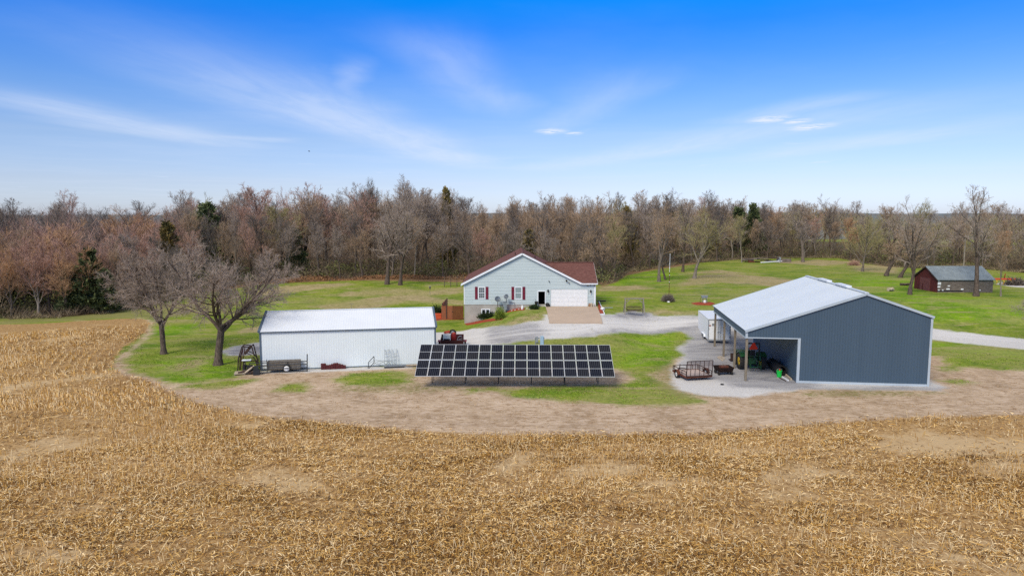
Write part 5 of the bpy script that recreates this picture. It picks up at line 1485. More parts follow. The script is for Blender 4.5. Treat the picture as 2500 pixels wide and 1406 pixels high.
# red gable end of horizontal boards, with a faded sliding door of upright boards
k = 0; z = 0.0
while z < brz - 0.1:
    z1 = min(z + 0.24, brz - 0.05)
    inset = max(0, (z1 - bh) / (brz - bh) * bd / 2) if z1 > bh else 0.0
    MB().box(-0.012 - rnd.uniform(0, 0.012), 0.025, inset, bd - inset, z + 0.01, z1).build('gable_board', M['barn_red'], BN); z = z1
dy0, dy1 = 1.9, 4.7
nd = 9
DD = MB().box(-0.07, -0.03, dy0 - 0.05, dy1 + 0.05, bh - 0.12, bh - 0.02).build('sliding_door', M['barn_faded'], BN)
for k in range(nd):
    y0 = dy0 + (dy1 - dy0) * k / nd
    if k == 6: MB().box(-0.05, -0.03, y0 + 0.01, y0 + (dy1 - dy0) / nd - 0.01, 1.1, bh - 0.13).build('door_board', M['barn_faded'], DD); continue
    MB().box(-0.06 - rnd.uniform(0, .01), -0.03, y0 + 0.01, y0 + (dy1 - dy0) / nd - 0.01, 0.05, bh - 0.13).build('door_board', M['barn_faded'], DD)
mb = MB(); o_ = 0.28
sy = (brz - bh) / (bd / 2)
mb.ngon_prism([(-0.22, -o_, bh - sy * o_ + 0.03), (bl + 0.2, -o_, bh - sy * o_ + 0.03), (bl + 0.2, bd / 2, brz + 0.03), (-0.22, bd / 2, brz + 0.03)], (0, 0, 0.07))
mb.ngon_prism([(-0.22, bd / 2 + .001, brz + 0.03), (bl + 0.2, bd / 2 + .001, brz + 0.03), (bl + 0.2, bd + o_, bh - sy * o_ + 0.03), (-0.22, bd + o_, bh - sy * o_ + 0.03)], (0, 0, 0.07))
mb.build('roof', M['barn_roof'], BN)
for s_ in (0, 1):
    y0, y1 = (-o_, bd / 2) if s_ == 0 else (bd + o_, bd / 2)
    MB().bar((-0.24, y0, bh - sy * o_ - 0.02), (-0.24, y1, brz - 0.02), 0.04, 0.14).build('rake_board', M['dark_wood'], BN)
for (px_, py_, w_, h_) in ((2291.5, 685, 4, 3), (2293, 692, 8, 6), (2292, 700, 7, 4), (2291.5, 708, 4, 2.5), (2301, 708, 4, 2.5), (2316, 698, 6, 2.5), (2314, 705.5, 8, 3.5), (2348.5, 706, 6.5, 3.5), (2390, 708, 7, 2.5)):
    c = AT(px_, py_, by); sx = 110 / F
    MB().box(c.x - bx - w_ * sx / 2, c.x - bx + w_ * sx / 2, -0.06, -0.043, c.z - bz - h_ * sx / 2 + .05, c.z - bz + h_ * sx / 2 + .05).build('white_patch', M['white_plastic'], BN)
# ================================================================ YARD OBJECTS
def wheel(parent, c, axis, r, w, rim='white_plastic', name='wheel', rr=0.58):
    """tyre with a dished rim as its child"""
    t = MB(); t.lathe(c, axis, [(r * rr, -w * 0.42), (r * 0.93, -w / 2), (r, -w * 0.32), (r, w * 0.32), (r * 0.93, w / 2), (r * rr, w * 0.42), (r * rr, -w * 0.42)], 22)
    o = t.build(name, M['rubber'], parent, smooth=True)
    q = MB(); q.lathe(c, axis, [(0.001, -w * 0.25), (r * rr * 0.4, -w * 0.28), (r * rr * 0.99, -w * 0.40), (r * rr * 0.99, w * 0.40), (r * rr * 0.4, w * 0.28), (0.001, w * 0.25)], 18)
    q.build('rim', M[rim], o, smooth=True)
    h = MB(); h.lathe(c, axis, [(0.001, -w * 0.36), (r * 0.12, -w * 0.34), (r * 0.12, w * 0.34), (0.001, w * 0.36)], 10)
    h.build('hub', M['dark_rust'], o)
    return o
def knobs(parent, c, axis, r, w, n=18):
    c = Vector(c); d = Vector(axis).normalized(); u = Vector((0, 0, 1)); s = d.cross(u).normalized()
    mb = MB()
    for k in range(n):
        for sd_ in (-1, 1):
            a = 2 * math.pi * (k + 0.25 * sd_) / n
            o = s * math.cos(a) + u * math.sin(a); o2 = s * math.cos(a + 0.16) + u * math.sin(a + 0.16)
            mb.bar(c + o * r + d * (sd_ * w * 0.04), c + o2 * (r * 0.985) + d * (sd_ * w * 0.48), 0.06, 0.07)
    return mb.build('tread', M['rubber'], parent)
def frame2(ux, uy=None): ...

# ---------------------------------------------------------------- enclosed cargo trailer
p = G(1727.5, 837.5)
ET = thing('cargo_trailer', 'white enclosed cargo trailer with double rear doors parked behind the lean-to posts', 'trailer', (p.x, p.y, p.z), -0.11)
w_, l_, z0_, z1_ = 2.55, 7.2, 0.42, 2.78
MB().box(0, w_, 0, l_, z0_, z1_).build('body', M['white_plastic'], ET)
MB().box(-0.02, w_ + 0.02, -0.02, l_ + 0.02, z1_ + 0.001, z1_ + 0.05).build('roof', M['white_roof'], ET)
for x0, x1 in ((0.12, w_ / 2 - 0.01), (w_ / 2 + 0.01, w_ - 0.12)):
    d_ = MB().box(x0, x1, -0.035, -0.003, z0_ + 0.06, z1_ - 0.14).build('rear_door', M['white_plastic'], ET)
    for zz in (0.8, 1.6, 2.3):
        xx = x0 if x0 < 1 else x1
        MB().box(xx - 0.1, xx + 0.1, -0.05, -0.036, zz - 0.02, zz + 0.02).build('hinge', M['galv'], d_)
    xb = x1 - 0.12 if x0 < 1 else x0 + 0.12
    MB().cone((xb, -0.07, z0_ + 0.1), (xb, -0.07, z1_ - 0.2), 0.018, 0.018, 6).build('lock_bar', M['galv'], d_)
MB().box(w_ / 2 - 0.28, w_ / 2 + 0.2, -0.10, -0.08, 1.30, 1.34).build('handle', M['galv'], ET)
for x0, x1 in ((0, 0.10), (w_ - 0.10, w_)): MB().box(x0, x1, -0.04, -0.002, z0_, z1_).build('corner_post', M['chrome_grey'], ET)
MB().box(0.101, w_ - 0.101, -0.045, -0.002, z1_ - 0.12, z1_).build('header', M['chrome_grey'], ET)
MB().box(0.0, w_, -0.06, 0.1, z0_ - 0.14, z0_ - 0.005).build('bumper', M['chrome_grey'], ET)
MB().box(0.1, 0.32, -0.06, -0.04, 2.0, 2.12).build('tail_light', M['red_paint'], ET)
MB().box(0.42, 0.9, -0.05, -0.036, 2.02, 2.32).build('vent_plate', M['chrome_grey'], ET)
for yy in (2.35, 3.2):
    for xx in (-0.02, w_ - 0.14): wheel(ET, (xx, yy, 0.34), (1, 0, 0), 0.34, 0.2)
for xx0, xx1 in ((-0.16, -0.001), (w_ + 0.001, w_ + 0.16)):
    MB().ngon_prism([(xx0, 1.75, 0.45), (xx0, 1.95, 0.72), (xx0, 3.6, 0.72), (xx0, 3.8, 0.45), (xx0, 3.7, 0.45), (xx0, 3.55, 0.66), (xx0, 2.0, 0.66), (xx0, 1.85, 0.45)], (xx1 - xx0, 0, 0)).build('fender', M['white_trim'], ET)
MB().bar((w_ / 2 - 0.6, l_, 0.4), (w_ / 2, l_ + 1.3, 0.4), 0.08).bar((w_ / 2 + 0.6, l_, 0.4), (w_ / 2, l_ + 1.3, 0.4), 0.08).cone((w_ / 2, l_ + 1.1, 0), (w_ / 2, l_ + 1.1, 0.8), 0.04, 0.04).build('tongue', M['black'], ET)

# ---------------------------------------------------------------- rusty utility trailer with a ramp gate
p = G(1674, 931); p2 = G(1744, 921)
yaw = 0.20; tw = 2.55
UT = thing('utility_trailer', 'rusty open utility trailer with a wooden deck and a raised mesh ramp gate', 'trailer', (p.x, p.y, p.z), yaw)
tl = 2.8; dz = 0.42
MB().box(0, tw, 0, 0.1, dz - 0.14, dz).box(0, tw, tl - 0.1, tl, dz - 0.14, dz).box(0, 0.1, 0.101, tl - 0.101, dz - 0.14, dz).box(tw - 0.1, tw, 0.101, tl - 0.101, dz - 0.14, dz).build('frame', M['rust'], UT)
npk = 9
for k in range(npk):
    x0 = 0.11 + (tw - 0.22) * k / npk
    MB().box(x0 + 0.008, x0 + (tw - 0.22) / npk - 0.008, 0.105, tl - 0.105, dz - 0.05, dz - 0.01 + rnd.uniform(0, 0.008)).build('plank', M['deck'], UT)
sr = MB()
for x in (0.05, tw - 0.05):
    sr.bar((x, 0.05, dz + 0.42), (x, tl - 0.05, dz + 0.42), 0.05); sr.bar((x, 0.05, dz + 0.2), (x, tl - 0.05, dz + 0.2), 0.03)
    for y in (0.05, 0.9, 1.7, 2.5, tl - 0.05): sr.bar((x, y, dz), (x, y, dz + 0.42), 0.045)
sr.bar((0.05, tl - 0.05, dz + 0.42), (tw - 0.05, tl - 0.05, dz + 0.42), 0.05)
for x in (0.7, 1.4, 2.0): sr.bar((x, tl - 0.05, dz), (x, tl - 0.05, dz + 0.42), 0.04)
sr.build('side_rail', M['dark_rust'], UT)
gt = MB(); gh_ = 1.4; la = 0.12
gp = lambda x, z: (x, -0.02 - la * z / gh_, dz + z)
for a, b in ((gp(0.05, 0), gp(0.05, gh_)), (gp(tw - 0.05, 0), gp(tw - 0.05, gh_)), (gp(0.05, gh_), gp(tw - 0.05, gh_)), (gp(0.05, 0.03), gp(tw - 0.05, 0.03))): gt.bar(a, b, 0.055)
for k in range(1, 6):
    x = tw * k / 6; gt.bar(gp(x, 0.05), gp(x, gh_), 0.04)
GT = gt.build('ramp_gate', M['dark_rust'], UT)
ms = MB()
k = 0.08
while k < tw - 0.05: ms.bar(gp(k, 0.62), gp(k, gh_), 0.008); k += 0.075
z = 0.64
while z < gh_: ms.bar(gp(0.06, z), gp(tw - 0.06, z), 0.008); z += 0.07
ms.build('mesh', M['rust'], GT)
for xx in (-0.16, tw + 0.16): wheel(UT, (xx, 1.45, 0.33), (1, 0, 0), 0.33, 0.19)
for x0, x1 in ((-0.30, -0.02), (tw + 0.02, tw + 0.30)):
    pts = [(x0, 1.45 + 0.42 * math.cos(a), 0.36 + 0.42 * math.sin(a)) for a in np.linspace(0, math.pi, 9)] + [(x0, 1.45 + 0.385 * math.cos(a), 0.36 + 0.385 * math.sin(a)) for a in np.linspace(math.pi, 0, 9)]
    MB().ngon_prism(pts, (x1 - x0, 0, 0)).build('fender', M['rust'], UT)
MB().bar((0.5, tl, dz - 0.1), (tw / 2, tl + 1.2, dz - 0.1), 0.08).bar((tw - 0.5, tl, dz - 0.1), (tw / 2, tl + 1.2, dz - 0.1), 0.08).cone((tw / 2, tl + 1.1, 0), (tw / 2, tl + 1.1, dz + .3), 0.03, 0.03).build('tongue', M['dark_rust'], UT)

# ---------------------------------------------------------------- small steel cart
p = G(1755, 917)
CT = thing('steel_cart', 'small dark steel yard cart on four black wheels beside the rusty trailer', 'cart', (p.x, p.y, p.z), 0.10)
MB().add([(0.05, 0.1, .32), (1.35, 0.1, .32), (1.35, 1.2, .32), (0.05, 1.2, .32), (-.06, 0, .72), (1.46, 0, .72), (1.46, 1.3, .72), (-.06, 1.3, .72)],
         [(0, 1, 2, 3), (0, 4, 5, 1), (1, 5, 6, 2), (2, 6, 7, 3), (3, 7, 4, 0), (0, 1, 5, 4), (1, 2, 6, 5), (2, 3, 7, 6), (3, 0, 4, 7)]).build('tub', M['dark_rust'], CT)
MB().box(0.3, 1.0, 0.15, 0.75, 0.60, 0.82).box(0.42, 0.9, 0.1, 0.14, 0.40, 0.62).build('crate', M['rust'], CT)
MB().tube([(0.45, .4, .82), (0.5, .4, 1.02), (0.62, .4, 1.03), (.66, .4, .85)], 0.02).tube([(0.8, .5, .82), (.85, .55, 1.1), (.95, .6, 1.12)], 0.018).build('tool_handles', M['grey_wood'], CT)
MB().bar((0.1, 0.25, 0.28), (1.3, 0.25, 0.28), 0.05).bar((0.1, 1.05, 0.28), (1.3, 1.05, 0.28), 0.05).bar((0.7, 1.05, 0.28), (0.7, 2.0, 0.5), 0.04).build('axle', M['dark_rust'], CT)
for x in (0.1, 1.3):
    for y in (0.25, 1.05): wheel(CT, (x, y, 0.2), (1, 0, 0), 0.2, 0.14, 'black')

# ---------------------------------------------------------------- tractor, seen from behind
p = G(1838, 903)
TR = thing('tractor', 'green farm tractor with yellow wheel rims and an orange triangle, parked under the lean-to', 'tractor', (p.x, p.y + 0.5, p.z), -0.02)
for s_ in (-1, 1):
    wv_ = wheel(TR, (s_ * 1.02, 0.0, 0.76), (1, 0, 0), 0.74, 0.46, 'yellow', rr=0.55); knobs(wv_, (s_ * 1.02, 0.0, 0.76), (1, 0, 0), 0.74, 0.46)
    wf = wheel(TR, (s_ * 0.82, 2.15, 0.50), (1, 0, 0), 0.48, 0.32, 'yellow'); knobs(wf, (s_ * 0.82, 2.15, 0.50), (1, 0, 0), 0.48, 0.32, 14)
bd_ = MB(); bd_.box(-0.36, 0.36, -0.35, 0.9, 0.55, 1.15); bd_.box(-0.28, 0.28, 0.9, 2.2, 0.5, 0.95); bd_.build('chassis', M['tractor_green'], TR)
hd = MB(); hd.add([(-.33, .85, .95), (.33, .85, .95), (.33, 2.75, .9), (-.33, 2.75, .9), (-.28, .85, 1.62), (.28, .85, 1.62), (.24, 2.7, 1.42), (-.24, 2.7, 1.42)],
                  [(0, 3, 2, 1), (4, 5, 6, 7), (0, 1, 5, 4), (1, 2, 6, 5), (2, 3, 7, 6), (3, 0, 4, 7)]); hd.build('hood', M['tractor_green'], TR)
for s_ in (-1, 1):
    x0 = s_ * 0.76; pts = [(x0, 0.86 * math.cos(a), 0.80 + 0.86 * math.sin(a)) for a in np.linspace(0.35, 2.5, 9)] + [(x0, 0.82 * math.cos(a), 0.80 + 0.82 * math.sin(a)) for a in np.linspace(2.5, 0.35, 9)]
    MB().ngon_prism(pts, (s_ * 0.48, 0, 0)).build('fender', M['tractor_green'], TR)
    MB().ngon_prism([(s_ * 0.60, -0.55, 0.9), (s_ * 0.60, 0.7, 0.9), (s_ * 0.60, 0.55, 1.58), (s_ * 0.60, -0.35, 1.58)], (s_ * 0.16, 0, 0)).build('inner_fender', M['tractor_green'], TR)
MB().box(-0.26, 0.26, -0.25, 0.25, 1.2, 1.34).ngon_prism([(-0.26, -0.26, 1.3), (0.26, -0.26, 1.3), (0.22, -0.34, 1.85), (-0.22, -0.34, 1.85)], (0, 0.1, 0)).build('seat', M['black'], TR)
MB().bar((-0.58, -0.42, 0.95), (-0.58, -0.42, 2.55), 0.09).bar((0.58, -0.42, 0.95), (0.58, -0.42, 2.55), 0.09).bar((-0.62, -0.42, 2.55), (0.62, -0.42, 2.55), 0.1, 0.12).build('roll_bar', M['black'], TR)
MB().ngon_prism([(-0.34, -0.5, 1.98), (0.34, -0.5, 1.98), (0.40, -0.5, 2.08), (0.08, -0.5, 2.62), (-0.08, -0.5, 2.62), (-0.40, -0.5, 2.08)], (0, 0.02, 0)).build('warning_triangle', M['smv'], TR)
MB().lathe((0, 0.62, 1.72), (0, -0.5, 1), [(0.17, 0), (0.2, 0.015), (0.2, 0.03), (0.17, 0.03), (0.17, 0)], 16).cone((0, 0.8, 1.45), (0, 0.62, 1.74), 0.03, 0.03).build('steering_wheel', M['black'], TR)
MB().cone((0.2, 1.9, 1.4), (0.2, 1.9, 2.2), 0.035, 0.035).build('exhaust_pipe', M['black'], TR)
hitch = MB(); hitch.bar((-0.4, -0.4, 0.55), (-0.38, -1.25, 0.5), 0.06).bar((0.4, -0.4, 0.55), (0.38, -1.25, 0.5), 0.06).bar((-0.75, -0.55, 1.35), (0.75, -0.55, 1.35), 0.05).bar((-0.38, -0.5, 1.2), (-0.38, -1.15, 0.52), 0.04).bar((0.38, -0.5, 1.2), (0.38, -1.15, 0.52), 0.04)
hitch.bar((-0.55, -1.25, 0.45), (0.55, -1.25, 0.45), 0.08).bar((0, -0.45, 1.1), (0, -1.25, 1.15), 0.05).bar((-0.5, -1.25, 0.1), (-0.5, -1.25, 0.7), 0.05).bar((0.5, -1.25, 0.1), (0.5, -1.25, 0.7), 0.05).bar((-0.5, -1.25, 0.72), (0, -1.25, 1.2), 0.05).bar((0.5, -1.25, 0.72), (0, -1.25, 1.2), 0.05)
hitch.build('rear_hitch', M['tractor_green'], TR)
ld = MB(); ld.bar((-0.55, 1.0, 1.5), (-0.6, 2.6, 1.35), 0.1, 0.14).bar((0.55, 1.0, 1.5), (0.6, 2.6, 1.35), 0.1, 0.14).bar((-0.6, 2.6, 1.35), (-0.6, 3.3, 0.55), 0.1, 0.14).bar((0.6, 2.6, 1.35), (0.6, 3.3, 0.55), 0.1, 0.14); ld.build('loader_arm', M['tractor_green'], TR)
MB().ngon_prism([(-1.0, 3.3, 0.85), (-1.0, 3.25, 0.1), (-1.0, 4.0, 0.08), (-1.0, 4.0, 0.14), (-1.0, 3.33, 0.2), (-1.0, 3.36, 0.85)], (2.0, 0, 0)).build('bucket', M['dark_rust'], TR)

# ---------------------------------------------------------------- black culvert pipe, jug, boards along the lean-to wall
pbm = Matrix.Translation(PB_LOC) @ Matrix.Rotation(PB_YAW, 4, 'Z')
def pb(x, y, z=0): return pbm @ Vector((x, y, z))
q = pb(-0.62, 2.6, 0.05)
CP = thing('culvert_pipe', 'black plastic culvert pipe lying along the dark lean-to wall', 'pipe', q, PB_YAW)
prof_ = []
for k in range(41): prof_.append((0.46 - (0.025 if k % 2 else 0), k * 0.09))
tb = MB().lathe((0, 0, 0.46), (0, 1, 0), prof_ + [(0.40, 3.6), (0.40, 0.0), (0.46, 0.0)], 20); tb.build('pipe_shell', M['black'], CP, smooth=False)
q = pb(-0.95, 2.05, 0.05)
JG = thing('green_bucket', 'bright green lidded bucket standing at the open end of the black pipe', 'bucket', q)
MB().cone((0, 0, 0.0), (0, 0, 0.55), 0.19, 0.24, 16).cone((0, 0, 0.551), (0, 0, 0.6), 0.26, 0.26, 16).build('pail', M['bright_green'], JG)
MB().tube([(-0.25, 0, 0.5), (-0.2, 0, 0.72), (0, 0, 0.8), (0.2, 0, 0.72), (0.25, 0, 0.5)], 0.012).build('handle', M['galv'], JG)
MB().cone((0.03, 0, 0.60), (0.03, 0, 0.74), 0.06, 0.05, 10).build('cap', M['red_orange'], JG)
q = pb(-0.2, 0.9, 0.05)
o = MB().bar((0, 0, 0.08), (0.02, 6.5, 0.08), 0.12, 0.14).build('timber', M['pale_wood'], None, loc=q, rot=PB_YAW); tag(o, 'long pale timber lying along the foot of the lean-to wall', 'timber')
q = pb(-0.55, 0.55, 0.05)
o = MB().bar((0, 0, 0.05), (-0.15, 1.5, 0.05), 0.10, 0.09).build('plank', M['white_trim'], None, loc=q, rot=PB_YAW); tag(o, 'short white plank on the gravel near the open front corner of the lean-to', 'plank')
q = pb(-0.8, 0.4, 0.05)
o = MB().bar((0, 0, 0.04), (-0.25, 1.3, 0.04), 0.06, 0.06).build('steel_bar', M['dark_rust'], None, loc=q, rot=PB_YAW); tag(o, 'dark bar lying beside the short white plank under the lean-to', 'bar')
for k, (a, b, lb) in enumerate((((1752, 873), (1764, 881), 'left one of two pale boards lying beside the second lean-to post'), ((1757, 871), (1768, 877), 'right one of two pale boards lying beside the second lean-to post'))):
    A = G(*a); B = G(*b)
    o = MB().bar((0, 0, 0.06), B - A + Vector((0, 0, 0.06)), 0.16, 0.10).build('board', M['pale_wood'], None, loc=A); tag(o, lb, 'board', 'boards by the lean-to post')
q = G(1763, 939)
o = MB().lathe((0, 0, 0.05), (0, 0, 1), [(0.001, 0.05), (0.14, 0.03), (0.17, -0.04)], 8).build('rock', M['black'], None, loc=q); tag(o, 'small dark stone on the white gravel in front of the steel cart', 'stone')

# ---------------------------------------------------------------- red trailer carrying a white engine behind the solar array
RC = thing('red_equipment_trailer', 'small red trailer carrying a white engine and a red tank behind the solar panels', 'trailer', (-6.6, 74.2, float(HT(-6.6, 74.2))), 0.05)
MB().box(-1.25, 1.25, 0, 0.06, 0.5, 1.0).build('front_board', M['dark_red'], RC)
MB().box(-1.25, 1.25, 1.9, 1.96, 0.5, 1.35).build('rear_board', M['dark_red'], RC)
MB().box(-1.25, -1.2, 0.061, 1.899, 0.5, 1.2).box(1.2, 1.25, 0.061, 1.899, 0.5, 1.2).build('side_board', M['dark_red'], RC)
MB().box(-1.2, 1.2, 0.06, 1.9, 0.46, 0.55).build('floor_plate', M['grey_box'], RC)
for s_ in (-1, 1):
    wheel(RC, (s_ * 1.42, 0.9, 0.36), (1, 0, 0), 0.36, 0.2)
    MB().box(s_ * 1.42 - 0.17, s_ * 1.42 + 0.17, 0.4, 1.4, 0.76, 0.82).build('fender', M['red_paint'], RC)
sw = wheel(RC, (0.0, 2.12, 1.45), (0, 1, 0), 0.42, 0.2, 'galv')
EG = MB().box(-1.0, -0.18, 0.3, 1.2, 0.9, 1.55).build('engine_cover', M['white_plastic'], RC)
MB().box(-0.92, -0.26, 0.24, 0.299, 0.62, 1.12).build('grille', M['black'], EG)
MB().lathe((-0.62, 1.3, 1.6), (0, 0, 1), [(0.001, 0), (0.36, 0.02), (0.33, 0.15), (0.1, 0.24), (0.001, 0.25)], 12).cone((-0.9, 1.3, 1.6), (-0.3, 1.3, 1.8), 0.1, 0.12).build('fuel_cap', M['red_orange'], RC)
MB().lathe((0.18, 0.7, 0.75), (0, 0.1, 1), [(0.001, 0), (0.26, 0.05), (0.30, 0.15), (0.30, 0.75), (0.24, 0.92), (0.001, 1.0)], 16).build('tank', M['red_paint'], RC, smooth=True)
MB().lathe((0.18, 0.75, 1.62), (0, 0.1, 1), [(0.22, 0), (0.2, 0.08), (0.001, 0.15)], 14).build('tank_top', M['red_orange'], RC, smooth=True)
MB().tube([(0.5, 0.5, 0.8), (0.7, 0.5, 1.3), (1.0, 0.8, 1.35), (1.1, 1.0, 0.9)], 0.04).bar((0.5, 0.3, 0.9), (1.1, 1.3, 1.0), 0.06).box(0.55, 1.1, 0.6, 1.2, 0.55, 0.85).build('pump', M['chrome_grey'], RC)

# inverter boxes behind the array
q = AT(1318, 838, 72.0)
EB = thing('electrical_cabinet', 'pale blue electrical cabinet and grey meter box on a stand behind the solar panels', 'electrical box', (q.x, 72.0, float(HT(q.x, 72))))
MB().box(0.05, 0.40, 0, 0.25, 0.55, 1.50).build('cabinet', M['box_blue'], EB)
MB().box(-0.42, -0.18, 0.02, 0.2, 0.85, 1.42).build('meter_box', M['galv'], EB)
MB().box(-0.55, 0.5, 0.26, 0.31, 0.7, 0.78).box(-0.55, 0.5, 0.26, 0.31, 1.2, 1.28).cone((-0.45, 0.35, -0.2), (-0.45, 0.35, 1.35), 0.05, 0.05).cone((0.42, 0.35, -0.2), (0.42, 0.35, 1.35), 0.05, 0.05).build('stand', M['galv'], EB)
MB().tube([(-0.3, 0.1, 0.86), (-0.3, 0.1, 0.5), (-0.8, 0.1, 0.35), (-0.9, 0.1, 0.0)], 0.03).build('conduit', M['black'], EB)

# ---------------------------------------------------------------- things along the front of the white shed
shm = Matrix.Translation((-23.814, 63.668, 0)) @ Matrix.Rotation(0.182, 4, 'Z')
def sh(x, y, z=0): return shm @ Vector((x, y, z))
GA = thing('pipe_gate', 'long black pipe gate with four rails leaning before the left end of the white shed', 'gate', sh(-0.6, -1.15), 0.182)
gz_ = [0.06, 0.38, 0.70, 0.98]
for z in gz_: MB().cone((-0.2, 0, z), (4.95, 0, z + 0.02), 0.042, 0.042, 6).build('rail', M['pipe_dark'], GA)
for x, h_ in ((-0.2, 1.0), (1.35, 1.3), (3.2, 1.0)): MB().cone((x, 0.03, 0.0), (x, 0.05, h_), 0.035, 0.035, 6).build('upright', M['pipe_dark'], GA)
MB().cone((4.95, 0, -0.02), (5.0, 0, 1.68), 0.05, 0.05, 8).build('end_post', M['pipe_dark'], GA)
WT = thing('box_trailer', 'small weathered plank-sided trailer with one white wheel, behind the pipe gate', 'trailer', sh(0.75, -0.95), 0.182)
for k in range(3): MB().box(0, 2.95, -0.03, 0.01, 0.25 + k * 0.27, 0.50 + k * 0.27).build('plank', M['grey_wood'], WT)
for k in range(3): MB().box(0.0, 2.95, 0.72, 0.75, 0.25 + k * 0.27, 0.50 + k * 0.27).build('plank', M['grey_wood'], WT)
for x in (0.0, 2.92): MB().box(x, x + 0.03, 0.011, 0.719, 0.25, 1.05).build('end_board', M['grey_wood'], WT)
MB().box(0.031, 2.919, 0.011, 0.719, 0.22, 0.27).build('floor_board', M['dark_wood'], WT)
wheel(WT, (1.75, -0.14, 0.36), (0, 1, 0), 0.36, 0.17, 'white_plastic', rr=0.70)
wheel(WT, (1.75, 0.86, 0.36), (0, 1, 0), 0.36, 0.12, 'white_plastic', rr=0.70)
# loader frame
LF = thing('loader_frame', 'rusty dark front-loader frame standing on its arms at the left corner of the white shed', 'loader frame', sh(-1.9, -0.25), 0.182)
for y in (0.0, 0.9):
    MB().tube([(-0.15, y, 0), (0.0, y, 1.4), (0.35, y, 2.45), (0.95, y, 2.35)], 0.055, 6).build('arm', M['dark_rust'], LF)
    MB().tube([(0.12, y + .08, 0.2), (0.28, y + .08, 1.5), (0.42, y + .08, 2.3)], 0.04, 6).build('cylinder_rod', M['dark_red'], LF)
    MB().tube([(1.75, y, 0.0), (1.45, y, 1.2), (1.2, y, 2.45), (1.0, y, 2.3)], 0.055, 6).build('arm', M['dark_rust'], LF)
    MB().tube([(0.55, y, 1.9), (1.2, y, 1.55), (1.62, y, 0.9)], 0.04, 6).build('brace', M['dark_rust'], LF)
for a, b in (((0.35, 0, 2.42), (0.35, 0.9, 2.42)), ((0.95, 0, 2.35), (0.95, 0.9, 2.35)), ((1.2, 0, 2.45), (1.2, .9, 2.45)), ((0.0, 0, 1.4), (0.0, 0.9, 1.4))):
    MB().bar(a, b, 0.07).build('cross_bar', M['dark_rust'], LF)
MB().ngon_prism([(0.4, 0.1, 1.75), (0.9, 0.1, 2.35), (1.1, 0.1, 2.25), (0.6, 0.1, 1.6)], (0, 0.7, 0)).build('plate', M['dark_wood'], LF)
FS = thing('steel_stool_frame', 'dark bent steel frame carrying a white board beside the rusty loader frame', 'steel frame', sh(-1.5, -0.55), 0.182)
MB().tube([(0, 0, 0), (0.05, 0, 0.95), (0.2, 0, 1.08), (1.3, 0, 1.1), (1.3, 0, 0)], 0.06, 6).tube([(1.3, 0, 0.6), (2.2, 0, 0.62)], 0.03).tube([(1.3, 0, 1.0), (2.2, 0, 1.02)], 0.03).build('bent_tube', M['dark_rust'], FS)
MB().box(-0.05, 0.75, -0.15, 0.3, 1.15, 1.22).build('white_board', M['white_trim'], FS)
MB().tube([(0.35, 0, 1.25), (0.5, 0.05, 1.5), (0.8, 0.1, 1.6), (1.1, 0.05, 1.45), (1.15, 0, 1.25)], 0.03).build('hose', M['leaf_bud'], FS)
q = G(592, 914)
PL = thing('wooden_pallet', 'weathered pallet of pale boards lying on the grass left of the white shed', 'pallet', (q.x - 0.6, q.y - 0.5, q.z), 0.28)
for k in range(5): MB().box(0, 1.9, k * 0.26, k * 0.26 + 0.2, 0.12, 0.15).build('board', M['pale_wood'], PL)
for x in (0.05, 0.9, 1.75): MB().box(x, x + 0.09, 0, 1.24, 0.0, 0.119).build('stringer', M['grey_wood'], PL)
for k, (dx, dy, L2, yw2, m_, h_, lb) in enumerate(((0.25, 0.35, 0.9, 0.4, 'dark_wood', 0.22, 'short dark log lying across the pallet'), (0.5, 0.7, 1.0, 1.2, 'bark_grey', 0.24, 'grey log at the back of the pallet'), (0.9, 0.3, 0.8, 0.2, 'dark_rust', 0.2, 'rusty scrap length on the right of the pallet'))):
    o = MB().cone((0, 0, 0), (math.cos(yw2) * L2, math.sin(yw2) * L2, 0.03), 0.08, 0.07, 8).build('log', M[m_], None, loc=(q.x - 0.6 + dx, q.y - 0.5 + dy, q.z + h_)); tag(o, lb, 'log', 'scrap on the pallet')
o = MB().cone((0, 0, 0), (0.75, 0.3, 0.62), 0.09, 0.08, 8).build('log', M['pale_wood'], None, loc=(q.x + 0.35, q.y - 0.25, q.z + 0.2)); tag(o, 'pale peeled pole leaning up from the pallet', 'log')
for k, (dx, h_) in enumerate(((-0.05, 0.75), (0.3, 0.7), (0.62, 0.72))):
    o = MB().lathe((0, 0, 0), (0.1, 0.15, 1), [(0.13, 0), (0.17, h_), (0.15, h_), (0.12, 0.02)], 12).build('bucket', M['black'], None, loc=(q.x - 0.1 + dx, q.y + 0.75, q.z)); tag(o, ['leftmost of three black tubs behind the pallet', 'middle one of three black tubs behind the pallet', 'rightmost of three black tubs behind the pallet'][k], 'tub', 'black tubs by the pallet')
o = MB().box(0, 0.09, 0, 0.09, 0, 1.15).build('stake', M['grey_wood'], None, loc=(q.x - 0.15, q.y + 0.9, q.z)); tag(o, 'pale wooden stake upright on the grass left of the shed junk', 'stake')
o = MB().lathe((0, 0, 0.42), (0.15, 1, 0.1), [(0.26, -0.12), (0.42, -0.12), (0.42, 0.12), (0.26, 0.12), (0.26, -0.12)], 18).build('loose_tyre', M['rubber'], None, loc=sh(-0.55, -1.35)); tag(o, 'black tyre propped beside the left corner of the white shed', 'tyre')
o = MB().box(0, 0.55, 0, 0.35, 0, 0.5).box(0.1, 0.45, 0.05, 0.3, 0.5, 0.85).build('engine_block', M['pipe_dark'], None, loc=sh(-0.35, -1.9), rot=0.182); tag(o, 'dark engine block on the ground by the shed corner', 'engine')
